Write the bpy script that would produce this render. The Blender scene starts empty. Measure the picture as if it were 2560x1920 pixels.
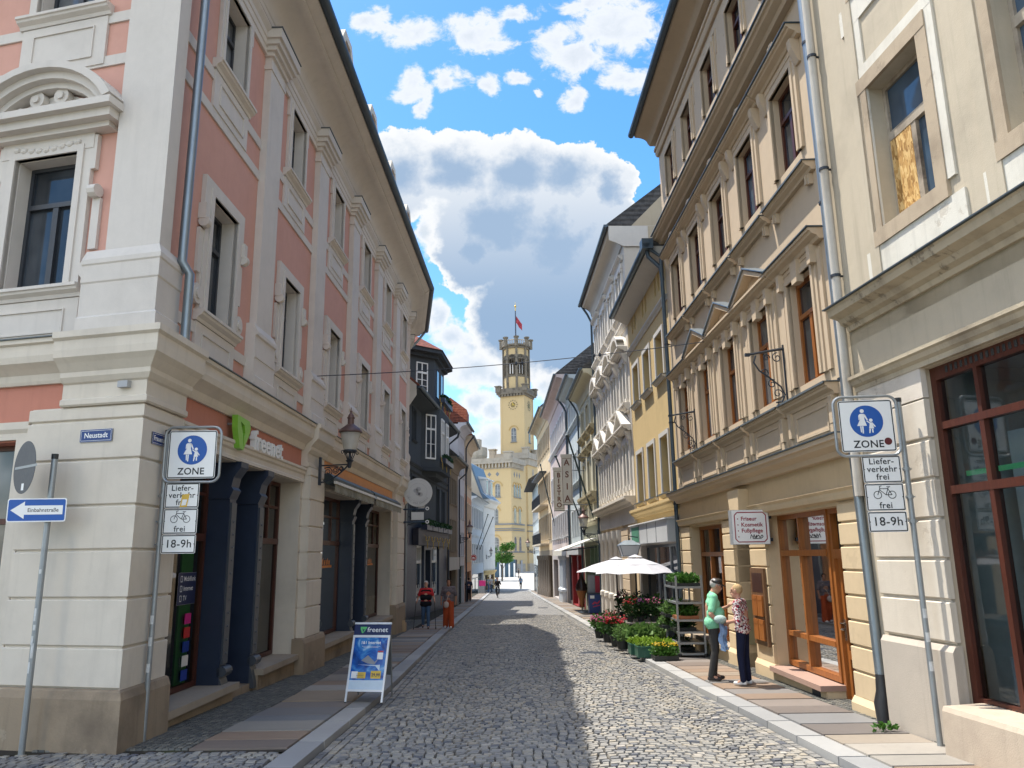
import bpy, bmesh, math, random
import numpy as np
from mathutils import Vector, Matrix
from math import sin, cos, pi, radians, hypot, atan2
random.seed(7)
rng = np.random.default_rng(7)
scn = bpy.context.scene
COL = scn.collection
# ------------------------------------------------------------------ camera
EYE = 1.9
PITCH = math.atan(431/1950); ROLL = .014
cd = bpy.data.cameras.new('camera'); cam = bpy.data.objects.new('camera', cd); COL.objects.link(cam)
cd.sensor_width = 36; cd.lens = 1950/2560*36; cd.clip_start = .1; cd.clip_end = 3000
_f = Vector((0, cos(PITCH), sin(PITCH))); _u = Vector((0, -sin(PITCH), cos(PITCH))); _r = Vector((1, 0, 0))
_R = _r*cos(ROLL)-_u*sin(ROLL); _U = _u*cos(ROLL)+_r*sin(ROLL)
cam.matrix_world = Matrix(((_R.x, _U.x, -_f.x, 0), (_R.y, _U.y, -_f.y, 0), (_R.z, _U.z, -_f.z, EYE), (0, 0, 0, 1)))
scn.camera = cam
# ------------------------------------------------------------------ sun, exposure
SUN = Vector((-.335, .23, 1.0)).normalized()          # towards the sun: ahead on the left, high
SUN_EL = math.asin(SUN.z); SUN_AZ = atan2(SUN.x, SUN.y)
ld = bpy.data.lights.new('sun', 'SUN'); ld.energy = 2.55; ld.angle = radians(.5); ld.color = (1, .94, .84)
lo = bpy.data.objects.new('sun', ld); COL.objects.link(lo)
lo.rotation_euler = SUN.to_track_quat('Z', 'Y').to_euler(); lo.location = (-30, 40, 80)
scn.view_settings.view_transform = 'Standard'; scn.view_settings.look = 'None'
scn.view_settings.exposure = 1.62; scn.view_settings.gamma = 1; scn.view_settings.use_curve_mapping = False
scn.cycles.max_bounces = 6; scn.cycles.diffuse_bounces = 4; scn.cycles.glossy_bounces = 3
scn.cycles.transparent_max_bounces = 10; scn.cycles.transmission_bounces = 3
scn.cycles.use_denoising = True; scn.cycles.caustics_reflective = False; scn.cycles.caustics_refractive = False
scn.cycles.sample_clamp_indirect = 4
# ------------------------------------------------------------------ node helpers
class NT:
    def __init__(s, tree): s.t = tree; s.t.nodes.clear()
    def n(s, typ, **kw):
        nd = s.t.nodes.new(typ)
        for k, v in kw.items(): setattr(nd, k, v)
        return nd
    def l(s, a, b): s.t.links.new(a, b)
    def put(s, sock, v):
        if hasattr(v, 'is_linked') or isinstance(v, bpy.types.NodeSocket): s.l(v, sock)
        else: sock.default_value = v
    def m(s, op, a, b=None, c=None, clamp=False):
        nd = s.n('ShaderNodeMath', operation=op, use_clamp=clamp)
        for i, v in enumerate((a, b, c)):
            if v is not None: s.put(nd.inputs[i], v)
        return nd.outputs[0]
    def vm(s, op, a, b=None, out=0):
        nd = s.n('ShaderNodeVectorMath', operation=op)
        s.put(nd.inputs[0], a)
        if b is not None: s.put(nd.inputs[1], b)
        return nd.outputs[out]
    def mix(s, f, a, b, blend='MIX'):
        nd = s.n('ShaderNodeMix', data_type='RGBA', blend_type=blend)
        s.put(nd.inputs[0], f); s.put(nd.inputs[6], a); s.put(nd.inputs[7], b)
        return nd.outputs[2]
    def ramp(s, f, stops):
        nd = s.n('ShaderNodeValToRGB'); s.put(nd.inputs[0], f)
        el = nd.color_ramp.elements
        while len(el) > 1: el.remove(el[-1])
        for i, (p, c) in enumerate(stops):
            e = el[0] if i == 0 else el.new(p)
            e.position = p; e.color = c if isinstance(c, (tuple, list)) else (c, c, c, 1)
        return nd.outputs[0]
    def noise(s, vec, scale, detail=4, rough=.55, dist=0, out=0):
        nd = s.n('ShaderNodeTexNoise'); s.put(nd.inputs['Vector'], vec)
        nd.inputs['Scale'].default_value = scale; nd.inputs['Detail'].default_value = detail
        nd.inputs['Roughness'].default_value = rough; nd.inputs['Distortion'].default_value = dist
        return nd.outputs[out]
    def sstep(s, v, lo, hi, a=0., b=1.):
        nd = s.n('ShaderNodeMapRange', interpolation_type='SMOOTHSTEP'); s.put(nd.inputs[0], v)
        nd.inputs[1].default_value = lo; nd.inputs[2].default_value = hi
        nd.inputs[3].default_value = a; nd.inputs[4].default_value = b
        return nd.outputs[0]
def c4(c): return (c[0], c[1], c[2], 1)
# ------------------------------------------------------------------ world: sky with cumulus
W = bpy.data.worlds.new('World'); scn.world = W; W.use_nodes = True
w = NT(W.node_tree)
sky = w.n('ShaderNodeTexSky', sky_type='NISHITA'); sky.sun_disc = False
sky.sun_elevation = SUN_EL; sky.sun_rotation = SUN_AZ
sky.air_density = 1.15; sky.dust_density = .6; sky.ozone_density = 2.2
dirv = w.n('ShaderNodeTexCoord').outputs['Generated']
sx = w.n('ShaderNodeSeparateXYZ'); w.l(dirv, sx.inputs[0])
yy = w.m('MAXIMUM', sx.outputs[1], .02)
gx = w.m('DIVIDE', sx.outputs[0], yy); gz = w.m('DIVIDE', sx.outputs[2], yy)
cb = w.n('ShaderNodeCombineXYZ'); w.l(gx, cb.inputs[0]); w.l(gz, cb.inputs[1])
P2 = cb.outputs[0]
def fbm_warp(amp, scale):
    nv = w.n('ShaderNodeTexNoise'); w.l(P2, nv.inputs['Vector']); nv.inputs['Scale'].default_value = scale
    nv.inputs['Detail'].default_value = 6; nv.inputs['Roughness'].default_value = .62
    d = w.vm('SUBTRACT', nv.outputs['Color'], (.5, .5, .5)); d = w.vm('MULTIPLY', d, (amp, amp, 0))
    return w.vm('ADD', P2, d)
def blobs(pv, L):
    r = None
    for cx, cy, rx, ry in L:
        v = w.vm('SUBTRACT', pv, (cx, cy, 0)); v = w.vm('MULTIPLY', v, (1/rx, 1/ry, 0))
        k = w.m('SUBTRACT', 1., w.vm('LENGTH', v, out=1))
        r = k if r is None else w.m('SMOOTH_MAX', r, k, .12)
    return r
BIG, WISP, LOW = [], [], []
BIG = [(-0.152, 0.522, 0.067, 0.073), (-0.069, 0.529, 0.078, 0.061), (0.01, 0.522, 0.089, 0.064), (0.082, 0.515, 0.084, 0.058), (0.137, 0.493, 0.044, 0.051), (-0.014, 0.443, 0.11, 0.1), (0.068, 0.412, 0.12, 0.099), (0.033, 0.321, 0.102, 0.095), (0.086, 0.287, 0.09, 0.083), (-0.052, 0.401, 0.055, 0.058), (0.152, 0.331, 0.075, 0.101)]
WISP = [(-0.196, 0.767, 0.044, 0.03), (-0.136, 0.747, 0.055, 0.033), (-0.048, 0.745, 0.05, 0.04), (-0.027, 0.721, 0.046, 0.023), (-0.135, 0.66, 0.034, 0.035), (-0.086, 0.676, 0.037, 0.023), (-0.12, 0.632, 0.017, 0.022), (-0.027, 0.658, 0.022, 0.027), (0.017, 0.671, 0.023, 0.014), (0.047, 0.648, 0.013, 0.008), (0.012, 0.776, 0.035, 0.017), (0.163, 0.751, 0.088, 0.073), (0.099, 0.703, 0.064, 0.046), (0.067, 0.728, 0.035, 0.04), (0.17, 0.667, 0.052, 0.032), (0.096, 0.633, 0.026, 0.025), (0.122, 0.786, 0.07, 0.02)]
LOW = [(-0.113, 0.435, 0.019, 0.035), (-0.1, 0.316, 0.021, 0.028), (-0.079, 0.285, 0.032, 0.028), (-0.058, 0.27, 0.024, 0.019), (-0.05, 0.24, 0.058, 0.033), (-0.021, 0.232, 0.026, 0.022), (-0.046, 0.2, 0.031, 0.024), (-0.027, 0.184, 0.026, 0.019), (0.047, 0.215, 0.021, 0.032), (-0.027, 0.147, 0.041, 0.031), (0.056, 0.157, 0.031, 0.031)]
pw = fbm_warp(.055, 22.)
big = blobs(pw, BIG)
edge = w.m('ADD', big, w.m('MULTIPLY', w.m('SUBTRACT', w.noise(P2, 75, 5, .6), .5), .2))
bigA = w.sstep(edge, .0, .055)
deep = w.sstep(w.m('ADD', edge, w.m('MULTIPLY', w.m('SUBTRACT', w.noise(P2, 15, 6, .6), .5), .9)), .10, .85)
lowv = w.sstep(gz, .30, .62)                       # the underside of the big cloud is flat blue grey
deep2 = w.m('MAXIMUM', w.m('MULTIPLY', deep, .93), w.m('MULTIPLY', w.m('SUBTRACT', 1., lowv), w.sstep(edge, .05, .3)))
bigC = w.mix(deep2, c4((1.0, 1.02, 1.04)), c4((.34, .49, .70)))
pw2 = fbm_warp(.05, 18.)
wn = w.noise(w.vm('MULTIPLY', P2, (1, 1.15, 1)), 24., 8, .66, .35)
wisp = w.m('ADD', blobs(pw2, WISP), w.m('MULTIPLY', w.m('SUBTRACT', wn, .5), 2.1))
wA = w.m('MULTIPLY', w.sstep(wisp, .05, .55), .96)
wC = w.mix(w.sstep(wisp, .45, 1.3), c4((.95, .99, 1.05)), c4((.80, .86, .93)))
low = w.m('ADD', blobs(fbm_warp(.045, 26.), LOW), w.m('MULTIPLY', w.m('SUBTRACT', w.noise(P2, 34, 7, .62), .5), .9))
lA = w.m('MULTIPLY', w.sstep(low, .0, .4), .95)
lC = w.mix(w.sstep(low, .35, .95), c4((.98, 1.0, 1.03)), c4((.72, .80, .89)))
# general broken clouds behind the viewer, unseen, made bright and warm as fill light
gen = w.noise(dirv, 2.3, 7, .6)
gA = w.m('MULTIPLY', w.sstep(gen, .5, .66), w.sstep(sx.outputs[1], .25, .0))
KS = 2.3
base = sky.outputs[0]
hsv = w.n('ShaderNodeHueSaturation'); w.l(base, hsv.inputs['Color']); hsv.inputs['Saturation'].default_value = 1.35; hsv.inputs['Value'].default_value = .60
base = hsv.outputs[0]
def lay(c, a, colr):
    k = w.vm('MULTIPLY', colr, (KS, KS, KS)); return w.mix(a, c, k)
base = lay(base, gA, w.mix(w.sstep(gen, .62, .8), c4((5.4, 5.1, 4.6)), c4((3.9, 3.75, 3.6))))
base = lay(base, bigA, bigC)
base = lay(base, lA, lC)
base = lay(base, wA, wC)
bg = w.n('ShaderNodeBackground'); w.l(base, bg.inputs[0]); bg.inputs[1].default_value = .14
wo = w.n('ShaderNodeOutputWorld'); w.l(bg.outputs[0], wo.inputs[0])
W.cycles.sampling_method = 'MANUAL'; W.cycles.sample_map_resolution = 1024
# ------------------------------------------------------------------ materials
MATS = {}
def newmat(name):
    m = bpy.data.materials.new(name); m.use_nodes = True; MATS[name] = m
    return m, NT(m.node_tree)
def finish(t, bsdf):
    o = t.n('ShaderNodeOutputMaterial'); t.l(bsdf, o.inputs[0])
def princ(t, col, rough=.6, metal=0, spec=.5, bump=None, bstr=.2, bdist=.01, coat=0):
    b = t.n('ShaderNodeBsdfPrincipled')
    t.put(b.inputs['Base Color'], c4(col) if isinstance(col, tuple) and len(col) == 3 else col)
    t.put(b.inputs['Roughness'], rough); t.put(b.inputs['Metallic'], metal)
    b.inputs['Specular IOR Level'].default_value = spec
    if coat: b.inputs['Coat Weight'].default_value = coat
    if bump is not None:
        bn = t.n('ShaderNodeBump'); bn.inputs['Strength'].default_value = bstr; bn.inputs['Distance'].default_value = bdist
        t.put(bn.inputs['Height'], bump); t.l(bn.outputs[0], b.inputs['Normal'])
    return b.outputs[0]
def pos(t): return t.n('ShaderNodeNewGeometry').outputs['Position']
def plaster(name, col, dirt=.12, dcol=None, streak=.10, bump=.25, rough=.9, patch=0, pcol=None, grain=70):
    m, t = newmat(name); p = pos(t)
    n1 = t.noise(p, .9, 6, .62); n2 = t.noise(p, grain, 3, .6)
    st = t.noise(t.vm('MULTIPLY', p, (5.5, 5.5, .35)), 1.3, 5, .6)
    dc = dcol or tuple(x*.55 for x in col)
    f = t.m('MULTIPLY', t.sstep(n1, .45, .75), dirt*2.2)
    c = t.mix(f, c4(col), c4(dc))
    c = t.mix(t.m('MULTIPLY', t.sstep(st, .5, .8), streak*2.4), c, c4(tuple(x*.6 for x in col)))
    c = t.mix(t.m('MULTIPLY', t.m('SUBTRACT', t.noise(p, 4.5, 5, .7), .5), .22), c, c4((1, 1, 1)), 'OVERLAY') if False else c
    v = t.m('ADD', .93, t.m('MULTIPLY', t.noise(p, 5, 5, .7), .14))
    c = t.vm('SCALE', c); c.node.inputs['Scale'].default_value = 1; t.l(v, c.node.inputs['Scale'])
    h = n2
    if patch:
        pn = t.sstep(t.noise(p, 2.1, 9, .68), .60-.0*patch, .64)
        pm = t.m('MULTIPLY', pn, patch)
        c = t.mix(pm, c, c4(pcol or (.2, .17, .13))); h = t.m('SUBTRACT', n2, t.m('MULTIPLY', pn, .6))
    h = t.m('ADD', h, t.m('MULTIPLY', t.noise(p, 9, 4, .6), .8))
    finish(t, princ(t, c, rough, 0, .25, h, bump, .006)); return m
def flat(name, col, rough=.55, metal=0, var=.12, spec=.5, bump=0, scale=12, coat=0):
    m, t = newmat(name); p = pos(t)
    v = t.m('ADD', 1-var, t.m('MULTIPLY', t.noise(p, scale, 5, .65), var*2))
    c = t.vm('SCALE', c4(col)[:3]); t.l(v, c.node.inputs['Scale'])
    r = t.m('ADD', rough-.08, t.m('MULTIPLY', t.noise(p, scale*2.3, 3), .16))
    finish(t, princ(t, c, r, metal, spec, t.noise(p, scale*6, 3) if bump else None, bump, .004, coat)); return m
def wood(name, col, rough=.4, var=.35, coat=.0):
    m, t = newmat(name); p = pos(t)
    n = t.noise(t.vm('MULTIPLY', p, (26, 26, 2.2)), 1, 5, .6)
    c = t.mix(t.sstep(n, .3, .75), c4(col), c4(tuple(x*(1-var) for x in col)))
    finish(t, princ(t, c, rough, 0, .4, n, .12, .002, coat)); return m
def glass_dark(name, tint, rough=.03, spec=.6, wob=.04):
    m, t = newmat(name); p = pos(t)
    g = t.noise(p, 1.1, 3, .5)
    c = t.mix(t.sstep(g, .35, .7), c4(tint), c4(tuple(min(1, x*2.1+.01) for x in tint)))
    finish(t, princ(t, c, rough, 0, spec, t.noise(p, 1.7, 2), wob, .02)); return m
def glass_clear(name, tint=(.75, .8, .8), refl=1.0, rough=.02):
    m, t = newmat(name); p = pos(t)
    fr = t.n('ShaderNodeFresnel'); fr.inputs[0].default_value = 1.5
    bn = t.n('ShaderNodeBump'); bn.inputs['Strength'].default_value = .03; bn.inputs['Distance'].default_value = .02
    t.put(bn.inputs['Height'], t.noise(p, 1.3, 2))
    gl = t.n('ShaderNodeBsdfGlossy'); gl.inputs['Roughness'].default_value = rough; t.l(bn.outputs[0], gl.inputs['Normal'])
    tr = t.n('ShaderNodeBsdfTransparent'); tr.inputs[0].default_value = c4(tint)
    mx = t.n('ShaderNodeMixShader'); f = t.m('ADD', t.m('MULTIPLY', fr.outputs[0], refl), .03, clamp=True)
    t.l(f, mx.inputs[0]); t.l(tr.outputs[0], mx.inputs[1]); t.l(gl.outputs[0], mx.inputs[2])
    finish(t, mx.outputs[0]); return m
def leafmat(name, a, b, trans=.25):
    m, t = newmat(name); p = pos(t)
    wn = t.n('ShaderNodeTexNoise'); wn.inputs['Scale'].default_value = 9; t.l(p, wn.inputs['Vector'])
    c = t.mix(t.sstep(wn.outputs[0], .3, .7), c4(a), c4(b))
    c = t.mix(t.m('MULTIPLY', t.noise(p, 60, 2), .6), c, c4(tuple(x*.5 for x in a)))
    b1 = princ(t, c, .5, 0, .35)
    tl = t.n('ShaderNodeBsdfTranslucent'); t.l(c, tl.inputs[0])
    mx = t.n('ShaderNodeMixShader'); mx.inputs[0].default_value = trans
    t.l(b1, mx.inputs[1]); t.l(tl.outputs[0], mx.inputs[2]); finish(t, mx.outputs[0]); return m
def tiles(name, a, b):
    m, t = newmat(name); p = pos(t)
    n = t.noise(p, 6, 4, .7); c = t.mix(t.sstep(n, .35, .7), c4(a), c4(b))
    wv = t.n('ShaderNodeTexWave'); wv.bands_direction = 'Z'; wv.inputs['Scale'].default_value = 1.6; wv.inputs['Distortion'].default_value = 1.2
    t.l(p, wv.inputs['Vector'])
    finish(t, princ(t, c, .85, 0, .2, wv.outputs[0], .6, .03)); return m
# ------------------------------------------------------------------ geometry helpers
class Fr:
    """facade frame: u along the street (away from the viewer), w out of the wall, z up"""
    def __init__(s, P, deg, side):
        a = radians(deg); s.P = P; s.d = (sin(a), cos(a)); s.deg = deg; s.side = side
        s.n = (-s.d[1], s.d[0]) if side == 'R' else (s.d[1], -s.d[0])
    def __call__(s, u, w, z):
        return (s.P[0]+s.d[0]*u+s.n[0]*w, s.P[1]+s.d[1]*u+s.n[1]*w, z)
WORLD = lambda x, y, z: (x, y, z)
class MB:
    def __init__(s, f=WORLD): s.v = []; s.f = []; s.mi = []; s.fr = f; s.m = 0
    def p(s, *a): s.v.append(s.fr(*a)); return len(s.v)-1
    def face(s, pts):
        s.f.append([s.p(*q) for q in pts]); s.mi.append(s.m); return s
    def idx(s, ids): s.f.append(list(ids)); s.mi.append(s.m)
    def box(s, a0, a1, b0, b1, c0, c1):
        i = [s.p(a, b, c) for a in (a0, a1) for b in (b0, b1) for c in (c0, c1)]
        for q in ((0, 1, 3, 2), (4, 6, 7, 5), (0, 4, 5, 1), (2, 3, 7, 6), (0, 2, 6, 4), (1, 5, 7, 3)): s.idx([i[k] for k in q])
        return s
    def prof(s, pr, u0, u1, du0=0, du1=0):
        """moulding: polygon pr of (w,z) drawn from u0 to u1; du mitres in proportion to w"""
        n = len(pr); A = [s.p(u0-du0*a, a, b) for a, b in pr]; B = [s.p(u1+du1*a, a, b) for a, b in pr]
        for k in range(n): s.idx((A[k], A[(k+1) % n], B[(k+1) % n], B[k]))
        s.idx(A); s.idx(B[::-1]); return s
    def ext(s, poly, w0, w1):
        """outline poly of (u,z) given thickness from w0 to w1"""
        n = len(poly); A = [s.p(a, w0, b) for a, b in poly]; B = [s.p(a, w1, b) for a, b in poly]
        for k in range(n): s.idx((A[k], A[(k+1) % n], B[(k+1) % n], B[k]))
        s.idx(A); s.idx(B[::-1]); return s
    def exth(s, poly, z0, z1):
        n = len(poly); A = [s.p(a, b, z0) for a, b in poly]; B = [s.p(a, b, z1) for a, b in poly]
        for k in range(n): s.idx((A[k], A[(k+1) % n], B[(k+1) % n], B[k]))
        s.idx(A); s.idx(B[::-1]); return s
    def wall(s, u0, u1, z0, z1, holes, w=0, depth=.25):
        us = sorted({u0, u1, *[x for h in holes for x in h[:2]]}); zs = sorted({z0, z1, *[x for h in holes for x in h[2:4]]})
        us = [x for x in us if u0 <= x <= u1]; zs = [x for x in zs if z0 <= x <= z1]
        for a, b in zip(us, us[1:]):
            for c, d in zip(zs, zs[1:]):
                mu, mz = (a+b)/2, (c+d)/2
                if any(h[0] < mu < h[1] and h[2] < mz < h[3] for h in holes): continue
                s.face([(a, w, c), (b, w, c), (b, w, d), (a, w, d)])
        for h in holes:
            a, b, c, d = h[:4]; e = w-(h[4] if len(h) > 4 else depth)
            s.face([(a, w, c), (a, e, c), (a, e, d), (a, w, d)]); s.face([(b, w, c), (b, e, c), (b, e, d), (b, w, d)])
            s.face([(a, w, c), (b, w, c), (b, e, c), (a, e, c)]); s.face([(a, w, d), (b, w, d), (b, e, d), (a, e, d)])
        return s
    def tube(s, pts, r, seg=8, caps=True):
        pts = [Vector(s.fr(*q)) for q in pts]; n = len(pts)
        rr = r if isinstance(r, (list, tuple)) else [r]*n
        up = None; rings = []
        for i, q in enumerate(pts):
            d = (pts[min(i+1, n-1)]-pts[max(i-1, 0)]).normalized()
            if up is None: up = Vector((0, 0, 1)) if abs(d.z) < .9 else Vector((1, 0, 0))
            x = d.cross(up).normalized(); y = x.cross(d).normalized(); up = y
            ring = []
            for k in range(seg):
                a = 2*pi*k/seg; s.v.append(tuple(q+x*(rr[i]*cos(a))+y*(rr[i]*sin(a)))); ring.append(len(s.v)-1)
            rings.append(ring)
        for A, B in zip(rings, rings[1:]):
            for k in range(seg): s.idx((A[k], A[(k+1) % seg], B[(k+1) % seg], B[k]))
        if caps: s.idx(rings[0][::-1]); s.idx(rings[-1])
        return s
    def lathe(s, c, prof, seg=16, a0=0, a1=2*pi, caps=True):
        """prof = [(r,z)] turned about a vertical through c=(a,b) of the frame"""
        full = abs(a1-a0-2*pi) < 1e-6; n = seg if full else seg+1; rings = []
        for r, z in prof: rings.append([s.p(c[0]+r*cos(a0+(a1-a0)*k/seg), c[1]+r*sin(a0+(a1-a0)*k/seg), z) for k in range(n)])
        for A, B in zip(rings, rings[1:]):
            for k in range(n if full else n-1): s.idx((A[k], A[(k+1) % n], B[(k+1) % n], B[k]))
        if caps and full:
            if prof[0][0] > 1e-4: s.idx(rings[0][::-1])
            if prof[-1][0] > 1e-4: s.idx(rings[-1])
        return s
    def ball(s, c, rx, ry=None, rz=None, seg=12, rows=8):
        ry = ry or rx; rz = rz or rx; R = []
        for i in range(rows+1):
            t = pi*i/rows; R.append([s.p(c[0]+rx*sin(t)*cos(2*pi*k/seg), c[1]+ry*sin(t)*sin(2*pi*k/seg), c[2]-rz*cos(t)) for k in range(seg)])
        for A, B in zip(R, R[1:]):
            for k in range(seg): s.idx((A[k], A[(k+1) % seg], B[(k+1) % seg], B[k]))
        return s
def root_loc(o):
    x, y, z = 0, 0, 0
    while o is not None: x += o.location.x; y += o.location.y; z += o.location.z; o = o.parent
    return Vector((x, y, z))
def link(name, me, mats, parent=None):
    o = bpy.data.objects.new(name, me); COL.objects.link(o)
    for m in (mats if isinstance(mats, (list, tuple)) else [mats]): me.materials.append(m)
    if parent is not None: o.parent = parent
    return o
def part(name, mb, mats, parent=None, smooth=None, merge=True, fix=True):
    o0 = root_loc(parent) if parent is not None else Vector((0, 0, 0))
    me = bpy.data.meshes.new(name)
    me.from_pydata([(a[0]-o0.x, a[1]-o0.y, a[2]-o0.z) for a in mb.v], [], mb.f)
    if fix:
        bm = bmesh.new(); bm.from_mesh(me)
        for i, f in enumerate(bm.faces): f.material_index = mb.mi[i]
        if merge: bmesh.ops.remove_doubles(bm, verts=bm.verts, dist=1e-4)
        bmesh.ops.recalc_face_normals(bm, faces=bm.faces); bm.to_mesh(me); bm.free()
    else: me.polygons.foreach_set('material_index', mb.mi)
    if smooth is not None:
        me.polygons.foreach_set('use_smooth', [True]*len(me.polygons)); me.set_sharp_from_angle(angle=radians(smooth))
    me.update()
    return link(name, me, mats, parent)
def tag(o, label=None, cat=None, group=None, kind=None):
    if label: o['label'] = label
    if cat: o['category'] = cat
    if group: o['group'] = group
    if kind: o['kind'] = kind
    return o
def empty(name, loc, label=None, cat=None, group=None):
    o = bpy.data.objects.new(name, None); COL.objects.link(o); o.location = loc; o.empty_display_size = .2
    return tag(o, label, cat, group)
def copy_tree(o, parent=None):
    c = o.copy(); COL.objects.link(c); c.parent = parent
    for ch in list(o.children): copy_tree(ch, c)
    return c
def single(name, mb, mats, label, cat, base=None, group=None, smooth=None):
    """a thing of one mesh, its origin at base"""
    b = Vector(base) if base is not None else Vector(np.mean(np.array(mb.v), axis=0))
    mb.v = [tuple(Vector(q)-b) for q in mb.v]
    o = part(name, mb, mats, None, smooth); o.location = b
    return tag(o, label, cat, group)
def G(y):
    if y < 104: return -.024*y
    if y < 119: return -2.496
    return -2.496+.0125*(min(y, 240)-119)
def S(y): return G(y)+.1                              # pavement level
_fonts = {}
def text_geo(s, size, extrude=.0, offset=0., align='CENTER', shear=0, space=1.):
    cu = bpy.data.curves.new('lettering', 'FONT'); cu.body = s; cu.size = size; cu.extrude = extrude; cu.offset = offset
    cu.align_x = align; cu.align_y = 'CENTER'; cu.resolution_u = 3; cu.shear = shear; cu.space_character = space
    o = bpy.data.objects.new('lettering', cu); COL.objects.link(o)
    dg = bpy.context.evaluated_depsgraph_get(); me = bpy.data.meshes.new_from_object(o.evaluated_get(dg))
    V = [tuple(v.co) for v in me.vertices]; F = [tuple(p.vertices) for p in me.polygons]
    bpy.data.objects.remove(o); bpy.data.curves.remove(cu); bpy.data.meshes.remove(me)
    return V, F
class Plane2:
    """flat sign plane: x right, y up, out towards the reader"""
    def __init__(s, O, right, up): s.O = Vector(O); s.r = Vector(right).normalized(); s.u = Vector(up).normalized(); s.n = s.r.cross(s.u)
    def __call__(s, x, y, n): return tuple(s.O+s.r*x+s.u*y+s.n*n)
def add_text(mb, s, x, y, size, lift=.002, extrude=0., offset=0., align='CENTER', sx=1., shear=0, space=1.):
    V, F = text_geo(s, size, extrude, offset, align, shear, space)
    b = len(mb.v)
    for q in V: mb.v.append(mb.fr(x+q[0]*sx, y+q[1], lift+q[2]))
    for f in F: mb.idx([b+k for k in f])
    return mb
def flat_poly(mb, pts, lift): return mb.face([(a, b, lift) for a, b in pts])
def flat_disc(mb, x, y, r, lift, seg=40, r2=None): return flat_poly(mb, [(x+r*cos(2*pi*k/seg), y+(r2 or r)*sin(2*pi*k/seg)) for k in range(seg)], lift)
def flat_ring(mb, x, y, r, t, lift, seg=40):
    for k in range(seg):
        a, b = 2*pi*k/seg, 2*pi*(k+1)/seg
        flat_poly(mb, [(x+r*cos(a), y+r*sin(a)), (x+r*cos(b), y+r*sin(b)), (x+(r-t)*cos(b), y+(r-t)*sin(b)), (x+(r-t)*cos(a), y+(r-t)*sin(a))], lift)
    return mb
def flat_line(mb, pts, t, lift):
    for (x0, y0), (x1, y1) in zip(pts, pts[1:]):
        L = hypot(x1-x0, y1-y0) or 1; nx, ny = -(y1-y0)/L*t/2, (x1-x0)/L*t/2
        flat_poly(mb, [(x0+nx, y0+ny), (x1+nx, y1+ny), (x1-nx, y1-ny), (x0-nx, y0-ny)], lift)
    return mb
def rrect(w_, h_, r, seg=5, cx=0, cy=0):
    P = []
    for sx_, sy_, a in ((1, 1, 0), (-1, 1, pi/2), (-1, -1, pi), (1, -1, 1.5*pi)):
        for k in range(seg+1):
            b = a+pi/2*k/seg; P.append((cx+sx_*(w_/2-r)+r*cos(b), cy+sy_*(h_/2-r)+r*sin(b)))
    return P
def frame_rr(mb, w_, h_, r, t, lift, cx=0, cy=0):
    A = rrect(w_, h_, r, 5, cx, cy); B = rrect(w_-2*t, h_-2*t, max(r-t, .001), 5, cx, cy); n = len(A)
    for k in range(n): flat_poly(mb, [A[k], A[(k+1) % n], B[(k+1) % n], B[k]], lift)
    return mb
def spiral(c, r0, r1, a0, a1, n=16):
    return [(c[0]+(r0+(r1-r0)*k/n)*cos(a0+(a1-a0)*k/n), c[1]+(r0+(r1-r0)*k/n)*sin(a0+(a1-a0)*k/n)) for k in range(n+1)]
# ------------------------------------------------------------------ ground
KL = ([-5, 8.74, 13.07, 26.9, 62, 98, 105, 112, 118], [-2.3, -2.24, -2.17, -2.37, -2.6, -2.9, -3.3, -4.4, -7.5])   # left kerb, road side
KR = ([-5, 10.53, 13.6, 18.4, 62, 101, 107, 112, 116], [3.85, 3.16, 3.01, 2.86, 2.2, 1.68, 1.9, 2.8, 4.6])         # right kerb
xl = lambda y: float(np.interp(y, *KL)); xr = lambda y: float(np.interp(y, *KR))
def stonemat(name, stops, rough=.62, bump=.35, nscale=28, spec=.35):
    m, t = newmat(name); p = pos(t)
    at = t.n('ShaderNodeAttribute'); at.attribute_name = 'tint'
    c = t.ramp(at.outputs['Fac'], stops)
    n = t.noise(p, nscale, 5, .7); big = t.noise(p, .8, 4, .6)
    v = t.m('MULTIPLY', t.m('ADD', .82, t.m('MULTIPLY', n, .36)), t.m('ADD', .80, t.m('MULTIPLY', big, .4)))
    c2 = t.vm('SCALE', c); t.l(v, c2.node.inputs['Scale'])
    r = t.m('ADD', rough-.12, t.m('MULTIPLY', n, .24))
    finish(t, princ(t, c2, r, 0, spec, t.noise(p, nscale*3, 4, .7), bump, .004)); return m
M_sett = stonemat('granite_setts', [(0, (.10, .105, .12, 1)), (.3, (.20, .195, .185, 1)), (.6, (.28, .265, .235, 1)), (.85, (.31, .275, .22, 1)), (1, (.37, .345, .31, 1))], rough=.55)
M_slab = stonemat('granite_slabs', [(0, (.12, .11, .105, 1)), (.3, (.25, .175, .12, 1)), (.5, (.17, .175, .18, 1)), (.7, (.29, .22, .15, 1)), (.85, (.22, .21, .19, 1)), (1, (.33, .30, .26, 1))], nscale=14, bump=.2)
M_kerb = stonemat('granite_kerb', [(0, (.23, .235, .24, 1)), (1, (.36, .355, .34, 1))], nscale=40, bump=.2)
M_mos = stonemat('small_mosaic_setts', [(0, (.07, .075, .07, 1)), (.5, (.12, .12, .11, 1)), (1, (.19, .18, .15, 1))])
def joint_mat():
    m, t = newmat('joint_sand'); p = pos(t)
    g = t.sstep(t.noise(p, 1.6, 5, .65), .52, .72)
    c = t.mix(g, c4((.045, .04, .034)), c4((.055, .068, .025)))
    finish(t, princ(t, c, .95, 0, .1, t.noise(p, 90, 3), .5, .01)); return m
M_joint = joint_mat()
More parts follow.
